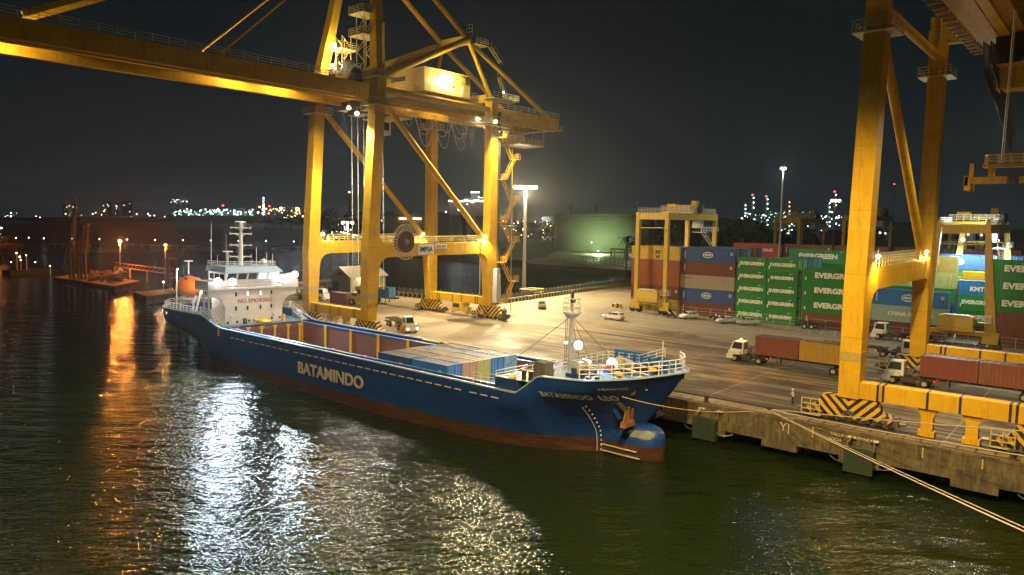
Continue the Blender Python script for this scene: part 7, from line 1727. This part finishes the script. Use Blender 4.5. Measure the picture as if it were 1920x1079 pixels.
# trees
def leaf_blob(mb_, c_, rx, ry, rz_, n, s_, g):
    for i in range(n):
        u = Vector((g.gauss(0, 1), g.gauss(0, 1), g.gauss(0, 1))).normalized() * (g.random() ** .4)
        p = Vector((c_[0] + u.x * rx, c_[1] + u.y * ry, c_[2] + u.z * rz_)); a = Vector((g.uniform(-1, 1), g.uniform(-1, 1), g.uniform(-1, 1))).normalized() * s_; b_ = a.orthogonal().normalized() * s_ * g.uniform(.5, 1)
        mb_.add([p - a, p + b_, p + a, p - b_], [(0, 1, 2, 3)])
def tree(px, py_top, py_base, dist, wpx, label, seed, n=900, group='trees beyond the basin'):
    g = random.Random(seed); b_ = atd(px, py_base, dist, -.8); zt_ = atd(px, py_top, dist).z; w = wpx / FPX * dist / 2; H = zt_ - b_.z
    r = root('tree', label, 'tree', b_, 0, group)
    q = MB().tube((b_.x, b_.y, b_.z), (b_.x, b_.y, b_.z + H * .55), max(.25, H * .035), 7, H * .015)
    q2 = MB()
    k = max(7, int(w * 1.2))
    for i in range(k):
        a = g.uniform(0, 6.28); rr = w * g.uniform(.1, .75); zc = b_.z + H * g.uniform(.38, .86); 
        s_ = w * g.uniform(.28, .46); top = min(s_ * .75, zt_ - zc)
        c_ = (b_.x + rr * math.cos(a), b_.y + rr * math.sin(a), zc); q.beam((b_.x, b_.y, b_.z + H * .4), c_, .25, .25, .08, .08)
        leaf_blob(q2, c_, s_, s_, top, n // k, H * .035 + .15, g)
    part('trunk', q, BARK, r); part('crown', q2, TREE, r)
tree(1253, 378, 462, 215, 92, 'broad dark tree behind the left gantry crane', 1, 1800)
tree(1222, 392, 462, 225, 50, 'smaller dark tree left behind the left gantry crane', 11, 800)
tree(1385, 404, 470, 230, 120, 'wide dark tree right of the left gantry crane', 2, 2400)
tree(1330, 420, 470, 225, 60, 'dark tree behind the right legs of the left gantry crane', 3, 900)
tree(620, 386, 440, 520, 50, 'round dark tree between the left crane waterside legs', 4, 800)
tree(600, 392, 440, 510, 36, 'smaller dark tree close to the left crane leg', 14, 500)
tree(675, 392, 440, 540, 60, 'dark tree beside the red tower crane', 5, 700)
for i, (px, w) in enumerate(((498, 26), (512, 30), (528, 34), (546, 34), (562, 30), (576, 26))): tree(px, 403 + (i * 7 % 5), 420, 1300, w, f'{["first", "second", "third", "fourth", "fifth", "last"][i]} dark tree from the left on the wooded point left of the crane', 50 + i, 260, 'trees on the wooded point')
wp = [atd(485, 421, 1300, 0), atd(600, 421, 1250, 0), atd(600, 416, 1500, 0), atd(500, 416, 1500, 0)]
struct('wooded_point', poly(wp, -4.2, -2.6), LAND, 'dark wooded point left of the crane')
q = MB(); g = random.Random(77)
for i in range(60):
    px = 930 + g.random() * 130; c_ = atd(px, 432 - g.random() * 6, 700, 0); leaf_blob(q, (c_.x, c_.y, g.uniform(6, 14)), 14, 8, 7, 26, 1.6, g)
for i in range(70):
    px = 1185 + g.random() * 420; c_ = atd(px, 432, 420, 0); leaf_blob(q, (c_.x, c_.y, g.uniform(1, 4.5)), 7, 5, 3, 22, 1.0, g)
single('treeline', q, TREE, 'dark treeline along the far side of the port', 'treeline', None, 'stuff')
def palm(px, pyt, pyb, dist, label, seed):
    g = random.Random(seed); b_ = atd(px, pyb, dist, -.8); zt_ = atd(px, pyt, dist).z; r = root('palm_tree', label, 'palm tree', b_, 0, 'palm trees'); 
    part('trunk', MB().tube(b_, (b_.x + .4, b_.y, zt_ - 1.5), .3, 7, .18), BARK, r); q = MB()
    for i in range(22):
        a = g.uniform(0, 6.28); e_ = g.uniform(-.3, 1.0); L = g.uniform(3, 4.2); pts = []
        for k in range(6): t = k / 5; pts.append(Vector((b_.x + .4 + math.cos(a) * L * t, b_.y + math.sin(a) * L * t, zt_ - 1.5 + e_ * L * t * .8 - 2.6 * t * t)))
        sd = Vector((-math.sin(a), math.cos(a), 0))
        for k in range(5): w0, w1 = .55 * (1 - k / 5) + .1, .55 * (1 - (k + 1) / 5) + .05; q.add([pts[k] - sd * w0, pts[k] + sd * w0 + Vector((0, 0, -.1)), pts[k + 1] + sd * w1, pts[k + 1] - sd * w1], [(0, 1, 2, 3)])
    part('crown', q, TREE, r)
palm(1173, 438, 497, 242, 'palm tree in front of the huge tank beside the small portal', 5); palm(1216, 440, 500, 215, 'palm tree seen between the left gantry crane legs', 6); palm(1186, 446, 497, 236, 'shorter palm tree just left of the left gantry crane', 9)
# refinery towers
for i, (px, py, m_) in enumerate(((1411, 366, 1), (1437, 369, 1), (1396, 381, 0), (1478, 375, 0), (1503, 400, 0), (1553, 377, 0), (1565, 360, 1))):
    r = root('refinery_tower', ['tall refinery column topped by a red lamp, left one', 'thin refinery stack topped by a red lamp, second from the left', 'short refinery column left of the red lamped one', 'dark lattice flare tower beside the slim lamp mast', 'low refinery column right of the flare tower', 'refinery column left of the far lamp mast', 'thin stack with a red lamp above the far lamp mast'][i], 'refinery tower', atd(px, 440, 680, WZ), 0, 'refinery towers')
    q = MB(); b_, t_ = atd(px, 445, 680), atd(px, py, 680)
    if i == 3:
        for s_ in (-1, 1): q.beam(b_ + Vector((s_ * 2.5, 0, 0)), t_, .6, .6)
        for k in range(8): c_ = b_.lerp(t_, k / 8); w = 2.5 * (1 - k / 8); q.beam(c_ - Vector((w, 0, 0)), b_.lerp(t_, (k + 1) / 8) + Vector((w * .8, 0, 0)), .3, .3)
    else: q.tube(Vector((b_.x, b_.y, -1)), t_, 1.3, 8, .8)
    part('column', q, DKW, r)
    if m_: part('red_lamp', lamp_ball(t_, .9), F_RED, r)
    lamps('platform_lamp', [(b_.lerp(t_, u) + Vector((1.8 * (-1) ** int(u * 20), -2, 0)), .55) for u in (.3, .42, .55, .7, .82, .93)], F_WHITE if i != 3 else F_WARM, '', parent=r)
for i, (px0, px1, py0, py1, dist, lab) in enumerate(((1492, 1528, 428, 452, 380, 'pale building behind the containers left of the dim gantry crane'), (1550, 1580, 432, 452, 380, 'pale building right of the dim gantry crane'), (1640, 1790, 416, 450, 520, 'long low far warehouse between the right crane legs'), (930, 968, 425, 445, 520, 'small far building lit blue left of the floodlight mast'), (1850, 1920, 430, 470, 330, 'far grey warehouse at the right photo edge'))):
    r = root('warehouse', lab, 'building', atd((px0 + px1) / 2, py1, dist, WZ), 0, 'far port buildings'); part('wall', box_px(MB(), px0, px1, py0, py1 + 6, dist, 22, True), DKW, r); part('roof', box_px(MB(), px0 - 1, px1 + 1, py0 - 2, py0, dist - 1, 24), GRY, r)
lp = atd(1440, 436, 400); light(lp, 2600, (.8, .95, 1), None, 'POINT', .5) if False else None
# pylons on the horizon
for i, px in enumerate((1070, 1118)):
    b_, t_ = atd(px, 404, 900), atd(px, 380, 900); r = root('power_pylon', ['faint power pylon left above the huge tank', 'faint power pylon right above the huge tank'][i], 'pylon', atd(px, 420, 900, WZ), 0, 'power pylons'); q = MB()
    for s_ in (-1, 1): q.beam(atd(px + s_ * 4, 430, 900), t_, .5, .5)
    for k in (0, 4, 8): q.beam(atd(px - 7 + k * .3, 384 + k, 900), atd(px + 7 - k * .3, 384 + k, 900), .5, .5)
    part('lattice', q, DKW, r)
# ================================================================ HAZE
HZ = bpy.data.materials.new('night_haze'); HZ.use_nodes = True; t = HZ.node_tree; t.nodes.remove(t.nodes['Principled BSDF'])
v = N(t, 'ShaderNodeVolumePrincipled'); v.inputs['Density'].default_value = HAZE_D; v.inputs['Color'].default_value = (.86, .93, 1, 1); v.inputs['Anisotropy'].default_value = .80
t.links.new(v.outputs[0], t.nodes['Material Output'].inputs['Volume'])
if HAZE_D > 0:
    o = single('haze', MB().box(-3980, 880, -1180, 3580, -6.0, 82), HZ, 'thin night haze over the harbour', 'haze', None, 'stuff')
